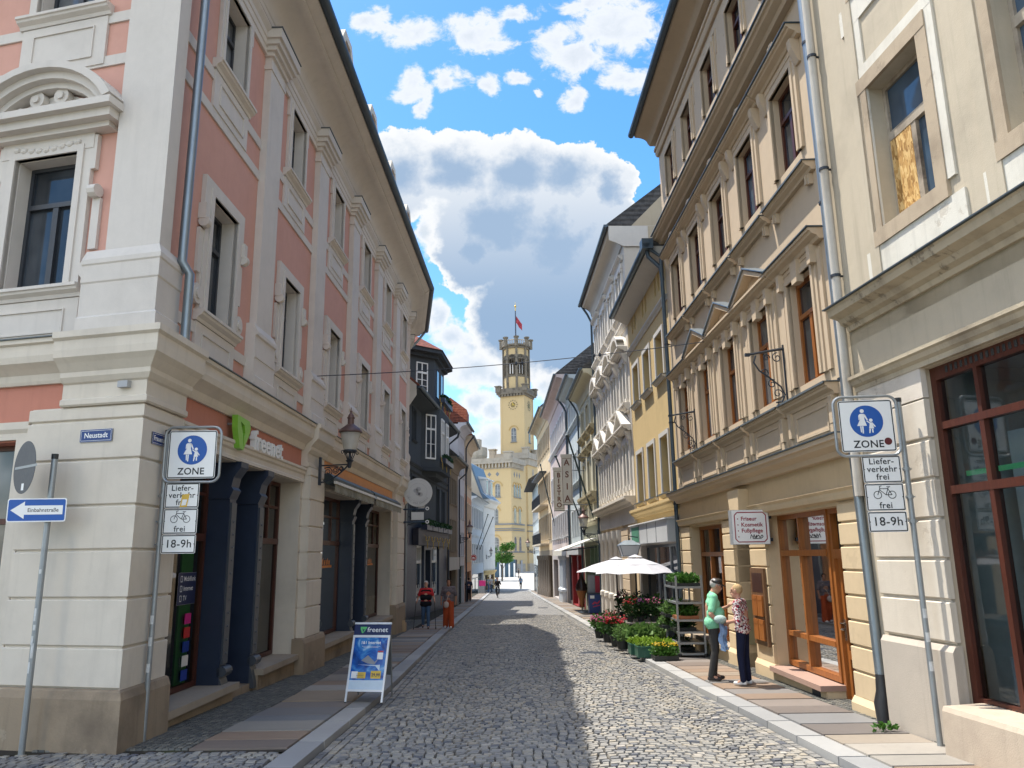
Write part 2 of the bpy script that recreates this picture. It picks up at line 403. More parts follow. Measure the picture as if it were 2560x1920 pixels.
def far_setts():
    m, t = newmat('setts_far'); p = pos(t)
    wp = t.vm('ADD', p, t.vm('MULTIPLY', t.n('ShaderNodeTexNoise').outputs['Color'], (.03, .03, 0)))
    br = t.n('ShaderNodeTexBrick'); t.l(wp, br.inputs['Vector']); br.inputs['Scale'].default_value = 1
    br.inputs['Brick Width'].default_value = .115; br.inputs['Row Height'].default_value = .105; br.inputs['Mortar Size'].default_value = .009
    br.inputs['Color1'].default_value = (.16, .165, .17, 1); br.inputs['Color2'].default_value = (.29, .275, .25, 1); br.inputs['Mortar'].default_value = (.06, .055, .05, 1)
    c = t.vm('SCALE', br.outputs[0]); t.l(t.m('ADD', .72, t.m('MULTIPLY', t.noise(p, .9, 6, .65), .56)), c.node.inputs['Scale'])
    finish(t, princ(t, c, .6, 0, .35, br.outputs[1], -.5, .02)); return m
M_sfar = far_setts()
M_plaza = flat('plaza_paving', (.40, .385, .35), .8, 0, .15, .25, .2, 3)
M_earth = flat('asphalt', (.12, .12, .115), .9, 0, .2, .2, .2, 2)
def sheet(name, ys, fl, fr_, off, mat, kind='structure'):
    mb = MB()
    for a, b in zip(ys, ys[1:]):
        mb.face([(fl(a), a, G(a)+off), (fr_(a), a, G(a)+off), (fr_(b), b, G(b)+off), (fl(b), b, G(b)+off)])
    return tag(part(name, mb, mat), kind=kind)
ysl = list(np.arange(-20, 100, 5.))+[100, 104, 108, 113, 119, 140, 180, 240, 420, 900, 1600]
sheet('ground', ysl, lambda y: -160 if y < 300 else -900, lambda y: 160 if y < 300 else 900, -.06, M_earth)
class Stones:
    """many small stones in one sheet: top face inset above the joint, a tint each"""
    def __init__(s): s.v = []; s.f = []; s.t = []; s.n = 0
    def add(s, q, h, tint, inset=.008, drop=.03):
        """q = four (x,y) corners"""
        cx = sum(a for a, b in q)/4; cy = sum(b for a, b in q)/4; i = s.n
        for x, y in q: s.v.append((x, y, G(y)+h-drop))
        for x, y in q:
            d = hypot(x-cx, y-cy) or 1; k = 1-inset/d
            X, Y = cx+(x-cx)*k, cy+(y-cy)*k; s.v.append((X, Y, G(Y)+h))
        s.f.append((i+4, i+5, i+6, i+7))
        for k in range(4): s.f.append((i+k, i+(k+1) % 4, i+4+(k+1) % 4, i+4+k))
        s.t += [tint]*5; s.n += 8
    def build(s, name, mat, kind='structure'):
        me = bpy.data.meshes.new(name); me.from_pydata(s.v, [], s.f)
        a = me.attributes.new('tint', 'FLOAT', 'FACE'); a.data.foreach_set('value', s.t)
        me.polygons.foreach_set('use_smooth', [False]*len(me.polygons)); me.update()
        return tag(link(name, me, mat), kind=kind)
R_ = random.Random(3)
def jit(a): return R_.uniform(-a, a)
road = Stones()
def bow(x): 
    s = ((x+2.3) % 1.5)-.75
    return .17*(1-(s/.75)**2)
y = 4.2
Y_END = 40.
while y < Y_END:
    h = .104+jit(.006); x = xl(y)+.30
    xe = xr(y)-.30
    x += R_.uniform(0, .06)-.06
    while x < xe:
        wd = min(R_.gauss(.112, .017), .16); wd = max(wd, .075)
        g = .0075
        q = [(x+g, y+bow(x)+g), (x+wd-g, y+bow(x+wd)+g), (x+wd-g, y+bow(x+wd)+h-g), (x+g, y+bow(x)+h-g)]
        q = [(a+jit(.008), b+jit(.008)) for a, b in q]
        cxm = x+wd/2
        road.add(q, .006*(1-((cxm-.35)/2.7)**2)*8*.25+jit(.005)+.01, min(1, max(0, R_.gauss(.45, .24))), .010)
        x += wd
    y += h
for side in (0, 1):                                   # gutter courses along the kerbs
    for k in range(3):
        y = 4.
        while y < Y_END:
            L = R_.uniform(.11, .17); d0 = .01+k*.10
            e0, e1 = (xl(y)+d0, xl(y+L)+d0) if side == 0 else (xr(y)-d0-.1, xr(y+L)-d0-.1)
            road.add([(e0+.006+jit(.005), y+.006), (e0+.094+jit(.005), y+.006), (e1+.094+jit(.005), y+L-.006), (e1+.006+jit(.005), y+L-.006)], jit(.004)+.004, min(1, max(0, R_.gauss(.42, .25))))
            y += L
# side street in front of the corner house, setts run on to the left
y = 4.2
while y < 9.25:
    h = .104+jit(.006); x = -9.
    while x < -2.62:
        wd = max(.075, R_.gauss(.112, .017)); b = bow(x)*.8
        if y+b+h < 9.26:
            road.add([(x+.007+jit(.006), y+b+.007+jit(.006)), (x+wd-.007+jit(.006), y+bow(x+wd)*.8+.007+jit(.006)), (x+wd-.007+jit(.006), y+bow(x+wd)*.8+h-.007), (x+.007, y+b+h-.007)], .075+jit(.005), min(1, max(0, R_.gauss(.36, .2))))
        x += wd
    y += h
road.build('road', M_sett)
sheet('road_bed', list(np.arange(2, 41.1, 3)), lambda y: xl(y)-.02, lambda y: xr(y)+.02, -.012, M_joint)
sheet('road_far', [40.05]+list(np.arange(42, 107, 3.))+[107.], lambda y: xl(y)-.01, lambda y: xr(y)+.01, .004, M_sfar)
sheet('plaza', [107, 112, 119, 130, 150, 170, 190, 239], lambda y: -40, lambda y: 40, -.02 , M_plaza)
sheet('side_street_bed', [2, 5, 9.27], lambda y: -10, lambda y: -2.58, .05, M_joint)
kerb = Stones(); slab = Stones(); mos = Stones()
for side in (0, 1):
    y = 3. if side == 0 else 3.
    while y < 107:
        L = R_.uniform(.9, 1.35); e = xl if side == 0 else xr; sg = -1 if side == 0 else 1
        y1 = min(y+L, 107)
        q = [(e(y), y+.006), (e(y)+sg*.3, y+.006), (e(y1)+sg*.3, y1-.006), (e(y1), y1-.006)]
        kerb.add(q, .08, R_.random(), .012, .12); y = y1
    y = 9.3 if side == 0 else 3.4
    while y < 104:
        L = R_.uniform(.42, .72); y1 = y+L
        a = -.31 if side == 0 else .31; b = -1.42 if side == 0 else 1.32
        if y > 30: b = -1.2 if side == 0 else 1.3
        q = [(e(y)+a, y+.010+jit(.006)), (e(y)+b+jit(.01), y+.010+jit(.006)), (e(y1)+b+jit(.01), y1-.010+jit(.006)), (e(y1)+a, y1-.010+jit(.006))]
        slab.add(q, .092+jit(.006), R_.random(), .012, .05); y = y1
y = 9.0                                                # mosaic strips along the house walls
for side in (0, 1):
    y = 9.3 if side == 0 else 5.
    while y < 36:
        a = xl(y)-1.43 if side == 0 else xr(y)+1.33; e = -5.4 if side == 0 else 5.4
        n = int(abs(e-a)/.072); st = (e-a)/n; d = R_.uniform(0, .03)
        for k in range(n):
            x0 = a+k*st; x1 = x0+st
            mos.add([(x0+.004*np.sign(st)+jit(.004), y+.004+d+jit(.004)), (x1-.004*np.sign(st), y+.004+d), (x1-.004*np.sign(st)+jit(.004), y+.068+d+jit(.004)), (x0+.004*np.sign(st), y+.068+d)], .088+jit(.003), min(1, max(0, R_.gauss(.5 if side else .4, .25))), .006, .02)
        y += .072
kerb.build('kerb', M_kerb); slab.build('pavement_slabs', M_slab); mos.build('pavement_mosaic', M_mos)
sheet('pavement_left', list(np.arange(9.2, 104, 4)), lambda y: -7.5, lambda y: xl(y)-.1, .068, M_joint)
sheet('pavement_right', list(np.arange(2, 104, 4)), lambda y: xr(y)+.1, lambda y: 7.5, .068, M_joint)
# ------------------------------------------------------------------ building kit
M_white = plaster('cream_stucco', (.62, .575, .52), .10, streak=.08)
M_white2 = plaster('cream_rustication', (.63, .57, .48), .12, (.33, .30, .26), .12, patch=.0)
M_pink = plaster('salmon_plaster', (.60, .335, .265), .10, (.42, .2, .15), .05)
M_sal = plaster('brick_red_plaster', (.50, .215, .155), .10, (.3, .14, .11), .10)
M_orange = plaster('apricot_plaster', (.66, .33, .16), .08, (.4, .2, .1), .08)
M_sand = plaster('sandstone_plinth', (.30, .235, .165), .30, (.09, .07, .055), .28, .5, .9, .35, (.42, .36, .27), grain=40)
M_sill = plaster('sandstone_sill', (.36, .30, .23), .2, (.16, .13, .1), .1, .4)
M_zinc = flat('zinc_sheet', (.25, .29, .32), .42, .75, .18, bump=.08, scale=3)
M_zincd = flat('dark_zinc', (.075, .10, .12), .5, .5, .25, scale=3)
M_lead = flat('lead_flashing', (.12, .14, .15), .55, .3, .25, scale=6)
M_iron = flat('dark_iron', (.035, .042, .055), .5, .4, .2)
M_navy = flat('navy_cast_iron', (.022, .033, .06), .38, .0, .25, scale=4)
M_navyg = flat('grey_cast_iron', (.075, .085, .10), .4, .2, .2, scale=8)
M_brown = wood('red_brown_window_wood', (.085, .025, .015), .4)
M_oak = wood('orange_brown_wood', (.36, .125, .03), .38)
M_dkbrown = wood('dark_brown_wood', (.06, .025, .018), .45)
M_dframe = flat('dark_window_frame', (.035, .04, .048), .45, 0, .15)
M_grame = flat('grey_window_frame', (.35, .36, .37), .5, 0, .1)
M_wframe = flat('white_window_frame', (.72, .72, .70), .45, 0, .06)
M_pane = glass_dark('window_glass', (.022, .027, .033))
M_pane2 = glass_dark('curtained_glass', (.085, .09, .095), wob=.03)
M_pane3 = glass_dark('blue_reflecting_glass', (.03, .05, .075))
M_shop = glass_clear('shop_glass')
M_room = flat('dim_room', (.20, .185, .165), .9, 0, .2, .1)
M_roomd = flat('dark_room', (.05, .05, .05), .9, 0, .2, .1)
M_tile = tiles('red_roof_tiles', (.20, .065, .04), (.09, .035, .03))
M_tilebr = tiles('bright_roof_tiles', (.42, .16, .09), (.26, .09, .06))
M_tileg = tiles('grey_roof_tiles', (.10, .095, .09), (.05, .05, .05))
def win(b, fr, u0, u1, z0, z1, rec=.22, fm=None, gm=None, tr=.66, mull=True, ft=.065, bars=0, name='window', tm=.07, mtop=False):
    fm = fm or M_dframe; gm = gm or M_pane
    mb = MB(fr); a, c = -rec, -rec+.055
    mb.box(u0, u0+ft, a, c, z0, z1).box(u1-ft, u1, a, c, z0, z1)
    mb.box(u0+ft, u1-ft, a, c, z0, z0+ft).box(u0+ft, u1-ft, a, c, z1-ft, z1)
    zt = z0+tr*(z1-z0); um = (u0+u1)/2
    if tr: mb.box(u0+ft, u1-ft, a, c+.02, zt-tm/2, zt+tm/2)
    zc = zt-tm/2 if tr else z1-ft
    if mull: mb.box(um-.045, um+.045, a, c+.012, z0+ft, zc)
    if mtop and tr: mb.box(um-.03, um+.03, a, c+.005, zt+tm/2, z1-ft)
    for k in range(bars):                              # glazing bars
        zz = z0+ft+(zc-z0-ft)*(k+1)/(bars+1)
        mb.box(u0+ft, um-.045 if mull else u1-ft, a, c-.02, zz-.014, zz+.014)
        if mull: mb.box(um+.045, u1-ft, a, c-.02, zz-.014, zz+.014)
    o = part(name, mb, fm, b)
    g = MB(fr); g.face([(u0+.02, a+.02, z0+.02), (u1-.02, a+.02, z0+.02), (u1-.02, a+.02, z1-.02), (u0+.02, a+.02, z1-.02)])
    part('pane', g, gm, o)
    return o
def surround(b, fr, u0, u1, z0, z1, t=.16, w=.06, mat=None, ears=0, bottom=False, inner=.03):
    """moulded frame round an opening"""
    mb = MB(fr)
    for (k, ww) in ((t, w), (t*.45, w+.025)):
        e0, e1 = u0-k+ (0 if k == t else 0), u1+k
        mb.box(e0, u0, .002, ww, z0, z1).box(u1, e1, .002, ww, z0, z1)
        mb.box(e0, e1, .002, ww, z1, z1+k)
        if bottom: mb.box(e0, e1, .002, ww, z0-k, z0)
    if ears:
        mb.box(u0-t-ears, u0-t, .002, w, z1-.28, z1+t).box(u1+t, u1+t+ears, .002, w, z1-.28, z1+t)
    return part('window_surround', mb, mat, b)
HOODP = lambda w, z0, h: [(.002, z0), (w*.35, z0), (w*.45, z0+h*.28), (w*.8, z0+h*.5), (w*.86, z0+h*.7), (w, z0+h*.74), (w, z0+h), (.002, z0+h)]
def sillp(b, fr, u0, u1, z1, w=.16, h=.14, mat=None, lead=True, name='sill'):
    mb = MB(fr); mb.prof(HOODP(w, z1-h, h), u0, u1)
    o = part(name, mb, mat, b)
    if lead:
        l = MB(fr); l.prof([(-.10, z1+.002), (w+.025, z1+.002), (w+.025, z1-.02), (w+.032, z1-.02), (w+.032, z1+.012), (-.10, z1+.03)], u0-.02, u1+.02)
        part('flashing', l, M_lead, o)
    return o
def panel(mb, fr, u0, u1, z0, z1, w=.03, t=.05, d=.02):
    """raised panel with a sunk field"""
    mb.box(u0, u1, .002, w, z0, z1)
    a, b, c, e = u0+.2, u1-.2, z0+.13, z1-.13
    mb.box(a, b, w, w+d, e-t*.4, e).box(a, b, w, w+d, c, c+t*.4).box(a, a+t*.4, w, w+d, c+t*.4, e-t*.4).box(b-t*.4, b, w, w+d, c+t*.4, e-t*.4)
def rust(b, fr, u0, u1, z0, z1, w, joints, mat, gap=.025, du=0, name='rusticated_pier'):
    zs = [z0]+[j for j in joints if z0 < j < z1]+[z1]; mb = MB(fr)
    for c, d in zip(zs, zs[1:]): mb.prof([(-.02, c+gap/2), (w-.012, c+gap/2), (w, c+gap/2+.012), (w, d-gap/2-.012), (w-.012, d-gap/2), (-.02, d-gap/2)], u0, u1, du)
    mb.prof([(-.02, z0), (w-.03, z0), (w-.03, z1), (-.02, z1)], u0+.02*(du == 0), u1-.02, du)
    return part(name, mb, mat, b)
def gutter(b, fr, u0, u1, w, z, r=.09, mat=None):
    mb = MB(fr); n = 8
    pr = [(w+r*cos(pi+pi*k/n), z+r*sin(pi+pi*k/n)) for k in range(n+1)]+[(w+r, z+.02), (w+r-.015, z+.02), (w-r, z+.03)]
    mb.prof(pr, u0, u1); return part('gutter', mb, mat or M_zincd, b)
def pipe(b, fr, pts, r=.055, mat=None, name='downpipe', clamps=()):
    mb = MB(fr); mb.tube(pts, r, 10); o = part(name, mb, mat or M_zinc, b, 40)
    if clamps:
        c = MB(fr)
        for u, w_, z in clamps: c.lathe((u, w_), [(r+.012, z-.02), (r+.012, z+.02)], 10); c.box(u-.01, u+.01, 0, w_-r, z-.012, z+.012)
        part('pipe_clamp', c, M_iron, o)
    return o
def roofslab(b, fr, u0, u1, pr, mat, name='roof'):
    mb = MB(fr); mb.prof(pr, u0, u1); return part(name, mb, mat, b)
# ------------------------------------------------------------------ pink corner house
F1 = Fr((-4.55, 9.38), 1.22, 'L')
_e = F1(20.3, 0, 0); F2 = Fr((_e[0], _e[1]), -8.3, 'L')
F0 = Fr((-4.55, 9.38), -76.5, 'R')
B = empty('corner_house', (-4.55, 9.38, -.13), 'pink and cream corner house with stucco window frames, nearest on the left side', 'house', 'houses along the street')
WC = [1.97+3.46*k for k in range(6)]; PC = [3.78+3.44*k for k in range(5)]
JT = [.95, 1.49, 2.04, 2.56, 3.11, 3.60]
hol1 = []
for k, c in enumerate(WC):
    hol1 += [(c-.49, c+.49, 5.42, 7.26), (c-.48, c+.48, 9.46, 10.92)]
hol2 = [(2.1-.45, 2.1+.45, 5.42, 7.26), (2.1-.45, 2.1+.45, 9.46, 10.92), (4.95-.3, 4.95+.3, 5.42, 7.26), (4.95-.3, 4.95+.3, 9.46, 10.92)]
hol0 = [(1.8-.51, 1.8+.51, 5.43, 7.33), (1.8-.5, 1.8+.5, 9.6, 11.2), (4.9-.51, 4.9+.51, 5.43, 7.33), (4.9-.5, 4.9+.5, 9.6, 11.2)]
mb = MB(F1); mb.wall(-.02, 20.3, 4.3, 12.4, hol1, 0, .3); mb.fr = F2; mb.wall(0, 5.78, 4.3, 12.4, hol2, 0, .3)
mb.fr = F0; mb.wall(-.02, 7.2, 4.3, 12.4, hol0, 0, .3)
part('upper_wall', mb, M_pink, B)
# reveals are white stucco: slim linings set in the openings, then the windows
for fr, hs in ((F1, hol1), (F2, hol2), (F0, hol0)):
    for i, (a, b_, c, d) in enumerate(hs):
        o = win(B, fr, a, b_, c, d, .24, M_dframe, [M_pane, M_pane2, M_pane, M_pane3][(i*5+len(hs)) % 4], .68)
        l = MB(fr); l.box(a-.006, a+.012, -.29, .01, c, d).box(b_-.012, b_+.006, -.29, .01, c, d).box(a+.012, b_-.012, -.29, .01, d-.012, d+.006)
        part('reveal', l, M_white, o)
        low = i % 2 == 0
        if low:
            surround(B, fr, a, b_, c, d, .22, .07, M_white, ears=.07)
            if fr is not F0:                          # consoles with scrolls on both sides
                for e, sg in ((a-.22, -1), (b_+.22, 1)):
                    s = MB(fr); x0, x1 = sorted((e, e+sg*.13))
                    s.box(x0, x1, .002, .05, 5.95, 6.62)
                    s.tube([(x0+.01, .09, 6.72), (x1-.01, .09, 6.72)], .085, 10); s.box(x0, x1, .002, .12, 6.76, 7.0)
                    s.tube([(e+sg*.09, .0, 5.62), (e+sg*.09, .075, 5.62)], .15, 14); s.tube([(e+sg*.09, .07, 5.62), (e+sg*.09, .10, 5.62)], .08, 12)
                    s.ext([(e, 5.75), (e+sg*.05, 5.95), (e, 6.3)], .002, .045)
                    part('scroll_console', s, M_white, B)
        else: surround(B, fr, a, b_, c, d, .15, .06, M_white, ears=.05)
        sillp(B, fr, a-.27, b_+.27, c-.01, .17, .16, M_white, False)
        p = MB(fr)
        if low: panel(p, fr, a-.24, b_+.24, 4.66, c-.18, .045)
        else:
            panel(p, fr, a-.22, b_+.22, 8.66, c-.18, .045)
        part('apron_panel', p, M_white, B)
# horizontal bands
for fr, L in ((F1, 20.3), (F2, 5.78), (F0, 7.2)):
    s = MB(fr)
    if fr is F0: s.box(.0, L, .002, .028, 9.30, 9.46).box(.0, L, .002, .028, 8.62, 8.78).box(.0, L, .002, .028, 5.08, 5.26)
    else: s.box(.3, L, .002, .028, 9.10, 9.27).box(.3, L, .002, .028, 8.50, 8.66).box(.3, L, .002, .028, 5.06, 5.22)
    part('string_band', s, M_white, B)
    s = MB(fr)                                        # entablature below the eaves
    s.prof([(.002, 11.0), (.05, 11.0), (.05, 11.12), (.07, 11.13), (.07, 11.25), (.09, 11.26), (.09, 11.36), (.16, 11.44), (.16, 11.47), (.002, 11.47)], 0, L)
    part('entablature', s, M_white, B)
    s = MB(fr); pr = [(.002, 11.62), (.10, 11.62), (.10, 11.72)]
    pr += [(.12+.5*(1-cos(pi/2*k/7)), 11.74+.42*sin(pi/2*k/7)) for k in range(8)]
    pr += [(.66, 12.18), (.66, 12.24), (.72, 12.25), (.86, 12.36), (.86, 12.46), (.002, 12.46)]
    s.prof(pr, 0 if fr is not F2 else -.05, L+(.12 if fr is F2 else 0), 1.24 if fr is not F2 else 0); part('eaves_cornice', s, M_white, B, 35)
    gutter(B, fr, -1.15 if fr is not F2 else -.1, L+(.2 if fr is F2 else 0), .95, 12.44, .10)
# pilasters
def pilaster(fr, c, wd=.76, ped=1.04):
    s = MB(fr); h = wd/2; g = ped/2
    s.box(c-h, c+h, .002, .13, 5.82, 10.72)
    s.prof([(.002, 4.66), (.20, 4.66), (.20, 4.9), (.17, 4.93), (.17, 5.22), (.185, 5.23), (.185, 5.36), (.17, 5.37), (.17, 5.60), (.2, 5.62), (.2, 5.68), (.13, 5.82), (.002, 5.82)], c-g, c+g)
    for (e, w_, z0, z1) in ((.03, .15, 10.72, 10.80), (.0, .13, 10.80, 10.98), (.05, .18, 10.98, 11.07), (.10, .24, 11.07, 11.16), (.15, .30, 11.16, 11.26), (.20, .35, 11.26, 11.44)):
        s.box(c-h-e, c+h+e, .002, w_, z0, z1)
    part('pilaster', s, M_white, B)
    l = MB(fr); l.box(c-h-.22, c+h+.22, .0, .37, 11.443, 11.462); part('flashing', l, M_lead, B)
for c in PC: pilaster(F1, c)
pilaster(F2, .5, .7, .95); pilaster(F2, 3.75, .7, .95)
s = MB(F0); BX = [(0, 5.82), (.13, 5.82), (.13, 11.8), (0, 11.8)]; s.prof(BX, 0, .64, 1.24)    # corner pier, both faces
s.prof([(.002, 4.66), (.20, 4.66), (.20, 4.9), (.17, 4.93), (.17, 5.36), (.185, 5.38), (.185, 5.60), (.2, 5.62), (.2, 5.68), (.13, 5.82), (.002, 5.82)], 0, .92, 1.24)
s.fr = F1; s.prof(BX, 0, .14, 1.24)
s.prof([(.002, 4.66), (.20, 4.66), (.20, 4.9), (.17, 4.93), (.17, 5.36), (.185, 5.38), (.185, 5.60), (.2, 5.62), (.2, 5.68), (.13, 5.82), (.002, 5.82)], 0, .42, 1.24)
part('corner_pilaster', s, M_white, B)
# first-floor string cornice
CP = [(.002, 4.12), (.05, 4.12), (.07, 4.16), (.09, 4.24), (.16, 4.30), (.24, 4.36), (.26, 4.44), (.26, 4.58), (.30, 4.60), (.30, 4.655), (.002, 4.655)]
for fr, L, a in ((F1, 20.3, 0), (F2, 5.78, 0), (F0, 7.2, -.0)):
    s = MB(fr); s.prof(CP, 0, L, 1.24 if fr is not F2 else 0); part('string_cornice', s, M_white2, B)
    l = MB(fr); l.prof([(0, 4.658), (.325, 4.658), (.325, 4.672), (0, 4.672)], 0, L, 1.24 if fr is not F2 else 0); part('flashing', l, M_lead, B)
CPb = [(.002, 3.78), (.14, 3.78), (.16, 3.80), (.16, 3.86), (.13, 3.88), (.13, 4.06), (.16, 4.08), (.2, 4.14), (.2, 4.2), (.28, 4.30), (.34, 4.36), (.35, 4.45), (.35, 4.57), (.39, 4.60), (.39, 4.68), (.002, 4.68)]
s = MB(F0); s.prof(CPb, 0, 1.05, 1.24); s.fr = F1; s.prof(CPb, 0, .95, 1.24); part('pier_entablature', s, M_white2, B)
for a, b_ in ((6.78, 8.12), (17.6, 19.15)): s = MB(F1); s.prof(CPb, a, b_); part('pier_entablature', s, M_white2, B)
# ground floor
mb = MB(F1); mb.wall(.9, 20.3, -.9, 4.3, [(1.02, 6.75, -.9, 3.46), (8.4, 17.4, -.9, 3.46), (19.35, 20.28, -.9, 3.3)], 0, .45)
part('fascia_wall', mb, M_sal, B)
mb = MB(F1); mb.box(8.13, 17.58, .002, .012, 3.72, 4.12); part('apricot_fascia', mb, M_orange, B)
mb = MB(F2); mb.wall(0, 5.78, -.9, 4.3, [(.02, 1.2, -.9, 3.2), (1.6, 5.5, -.9, 3.2)], 0, .4); part('fascia_wall', mb, M_orange, B)
mb = MB(F0); mb.wall(.9, 7.2, -.9, 4.3, [(1.75, 3.3, .35, 3.40), (4.4, 5.9, .35, 3.40)], 0, .35); part('side_wall', mb, M_sal, B)
rust(B, F0, 0, 1.52, .5, 3.78, .12, JT, M_white2, du=1.24); rust(B, F1, 0, .96, .46, 3.78, .12, JT, M_white2, du=1.24)
rust(B, F0, 3.42, 4.3, .5, 3.78, .12, JT, M_white2)
for a, b_, wa, wb in ((6.72, 8.42, 6.86, 7.98), (17.35, 19.35, 17.7, 19.1)):
    rust(B, F1, a, b_, .36, 3.46, .03, JT[:-1], M_white2); rust(B, F1, wa, wb, .36, 3.78, .2, JT, M_white2)
for a, b_ in ((1.02, 6.75), (8.4, 17.4)):            # pale linings of the shop recess
    s = MB(F1); s.box(a-.01, a+.02, -.85, .03, -.5, 3.46).box(b_-.02, b_+.01, -.85, .03, -.5, 3.46).box(a+.02, b_-.02, -.85, .03, 3.44, 3.48)
    part('shop_reveal', s, M_white2, B)
    s = MB(F1); s.prof([(.002, 3.45), (.09, 3.45), (.09, 3.50), (.07, 3.52), (.07, 3.60), (.10, 3.63), (.10, 3.68), (.13, 3.70), (.13, 3.745), (.002, 3.745)], a-.05, b_+.05); part('lintel_moulding', s, M_white2, B)
s = MB(F0); s.prof([(.002, 3.42), (.06, 3.42), (.06, 3.50), (.09, 3.55), (.09, 3.64), (.002, 3.64)], 1.55, 3.42); s.box(1.55, 1.74, .002, .06, .35, 3.42).box(3.31, 3.42, .002, .06, .35, 3.42); part('window_surround', s, M_white2, B)
win(B, F0, 1.75, 3.3, .35, 3.40, .3, M_brown, M_pane2, .68, True); win(B, F0, 4.4, 5.9, .35, 3.40, .3, M_brown, M_pane2, .68, True)
def plinthblk(fr, a, b_, w_, z1, z0=-.95, du=0):
    s = MB(fr); s.prof([(-.0, z0), (w_+.02, z0), (w_, z1-.10), (w_-.03, z1-.02), (w_-.06, z1), (-.0, z1)], a, b_, du); part('plinth', s, M_sand, B)
plinthblk(F0, 0, 7.2, .19, .50, du=1.24); plinthblk(F1, 0, .98, .19, .50, du=1.24)
plinthblk(F1, 6.68, 8.28, .25, .37); plinthblk(F1, 17.4, 19.3, .25, .37)
# shop fronts: cast-iron columns, timber frames, glass, sills
def column(fr, u, d0, d1, w0=-.62, w1=-.04):
    s = MB(fr); s.box(u+d0, u+d1, w0, w1, -.25, 2.86)
    s.prof([(w0, 2.86), (w1, 2.86), (w1+.06, 3.0), (w1+.02, 3.05), (w1+.05, 3.2), (w1+.16, 3.36), (w1+.16, 3.45), (w0, 3.45)], u+d0-.03, u+d1+.03)
    o = part('cast_iron_column', s, M_navy, B)
    g = MB(fr); g.box(u+d0+.03, u+d1-.03, w1, w1+.03, .35, 2.8)
    g.tube([(u+d0+.0, w1+.03, .24), (u+d1-.0, w1+.03, .24)], .08, 10); g.prof([(w1, -.2), (w1+.09, -.2), (w1+.09, -.12), (w1+.03, .1), (w1, .16)], u+d0, u+d1)
    for k in range(11): g.ball((u+(d0+d1)/2, w1+.03, .5+.2*k), .022, seg=6, rows=4)
    part('riveted_strip', g, M_navyg, o, 40); return o
column(F1, 3.2, -.05, .22); column(F1, 4.52, -.05, .22)
column(F1, 11.9, -.05, .22); column(F1, 13.6, -.05, .22)
def shopwin(fr, a, b_, z0, z1, w_, tz, n=2, mat=None, gmat=None, low=0, name='shop_window'):
    s = MB(fr); t = .075; mat = mat or M_brown
    s.box(a, a+t, w_-.04, w_+.04, z0, z1).box(b_-t, b_, w_-.04, w_+.04, z0, z1)
    s.box(a+t, b_-t, w_-.04, w_+.04, z1-t, z1).box(a+t, b_-t, w_-.04, w_+.04, z0, z0+t).box(a+t, b_-t, w_-.04, w_+.07, tz-.06, tz+.05)
    for k in range(1, n): e = a+(b_-a)*k/n; s.box(e-.03, e+.03, w_-.035, w_+.035, tz+.05, z1-t)
    if low: s.box(a+t, b_-t, w_-.035, w_+.035, low-.04, low+.04)
    zz = (tz+z1)/2+.08
    if not low: s.box(a+t, b_-t, w_-.03, w_+.03, zz-.025, zz+.025)
    o = part(name, s, mat, B)
    g = MB(fr); g.face([(a+.02, w_, z0+.02), (b_-.02, w_, z0+.02), (b_-.02, w_, z1-.02), (a+.02, w_, z1-.02)]); part('pane', g, gmat or M_shop, o)
    return o
shopwin(F1, 1.04, 3.14, .06, 3.43, -.42, 2.26, 2); shopwin(F1, 4.76, 6.72, .1, 3.43, -.42, 2.26, 3)
shopwin(F1, 8.42, 11.84, .08, 3.43, -.42, 2.3, 4); shopwin(F1, 13.84, 17.36, .08, 3.43, -.42, 2.3, 4)
for (a, b_) in ((3.43, 4.46), (12.13, 13.54)):        # recessed doors
    s = MB(F1); s.box(a, b_, -.7, -.64, 2.2, 3.43).box(a, a+.12, -.7, -.62, -.3, 2.2).box(b_-.12, b_, -.7, -.62, -.3, 2.2).box(a+.12, b_-.12, -.7, -.63, -.3, .55).box(a+.12, b_-.12, -.7, -.58, 2.08, 2.2)
    o = part('shop_door', s, M_brown, B)
    g = MB(F1); g.face([(a+.12, -.66, .55), (b_-.12, -.66, .55), (b_-.12, -.66, 2.1), (a+.12, -.66, 2.1)]); part('pane', g, M_pane, o)
    h = MB(F1); h.tube([(b_-.16, -.6, .85), (b_-.16, -.6, .97)], .012, 6).tube([(b_-.16, -.6, .91), (b_-.26, -.6, .91)], .01, 6); part('door_handle', h, flat('brass', (.5, .36, .14), .35, 1), o)
for a, b_, z1 in ((.98, 3.5, .05), (4.6, 6.7, .09), (8.3, 11.9, .06), (13.8, 17.4, .06)):
    s = MB(F1); s.box(a, b_, -.46, .16, z1-.10, z1); o = part('shop_sill', s, M_sill, B)
    s = MB(F1); s.box(a, b_-.02, -.46, .07, -.9, z1-.10); part('sill_base', s, M_sand, o)
s = MB(F1); s.box(3.5, 4.6, -.7, -.02, -.9, -.12).box(12.0, 13.7, -.7, -.02, -.9, -.3); part('door_step', s, M_sand, B)
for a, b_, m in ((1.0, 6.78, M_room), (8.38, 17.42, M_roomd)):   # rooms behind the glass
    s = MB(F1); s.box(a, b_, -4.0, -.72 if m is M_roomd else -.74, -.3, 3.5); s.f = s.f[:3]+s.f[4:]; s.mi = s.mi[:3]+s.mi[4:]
    part('shop_room', s, m, B)
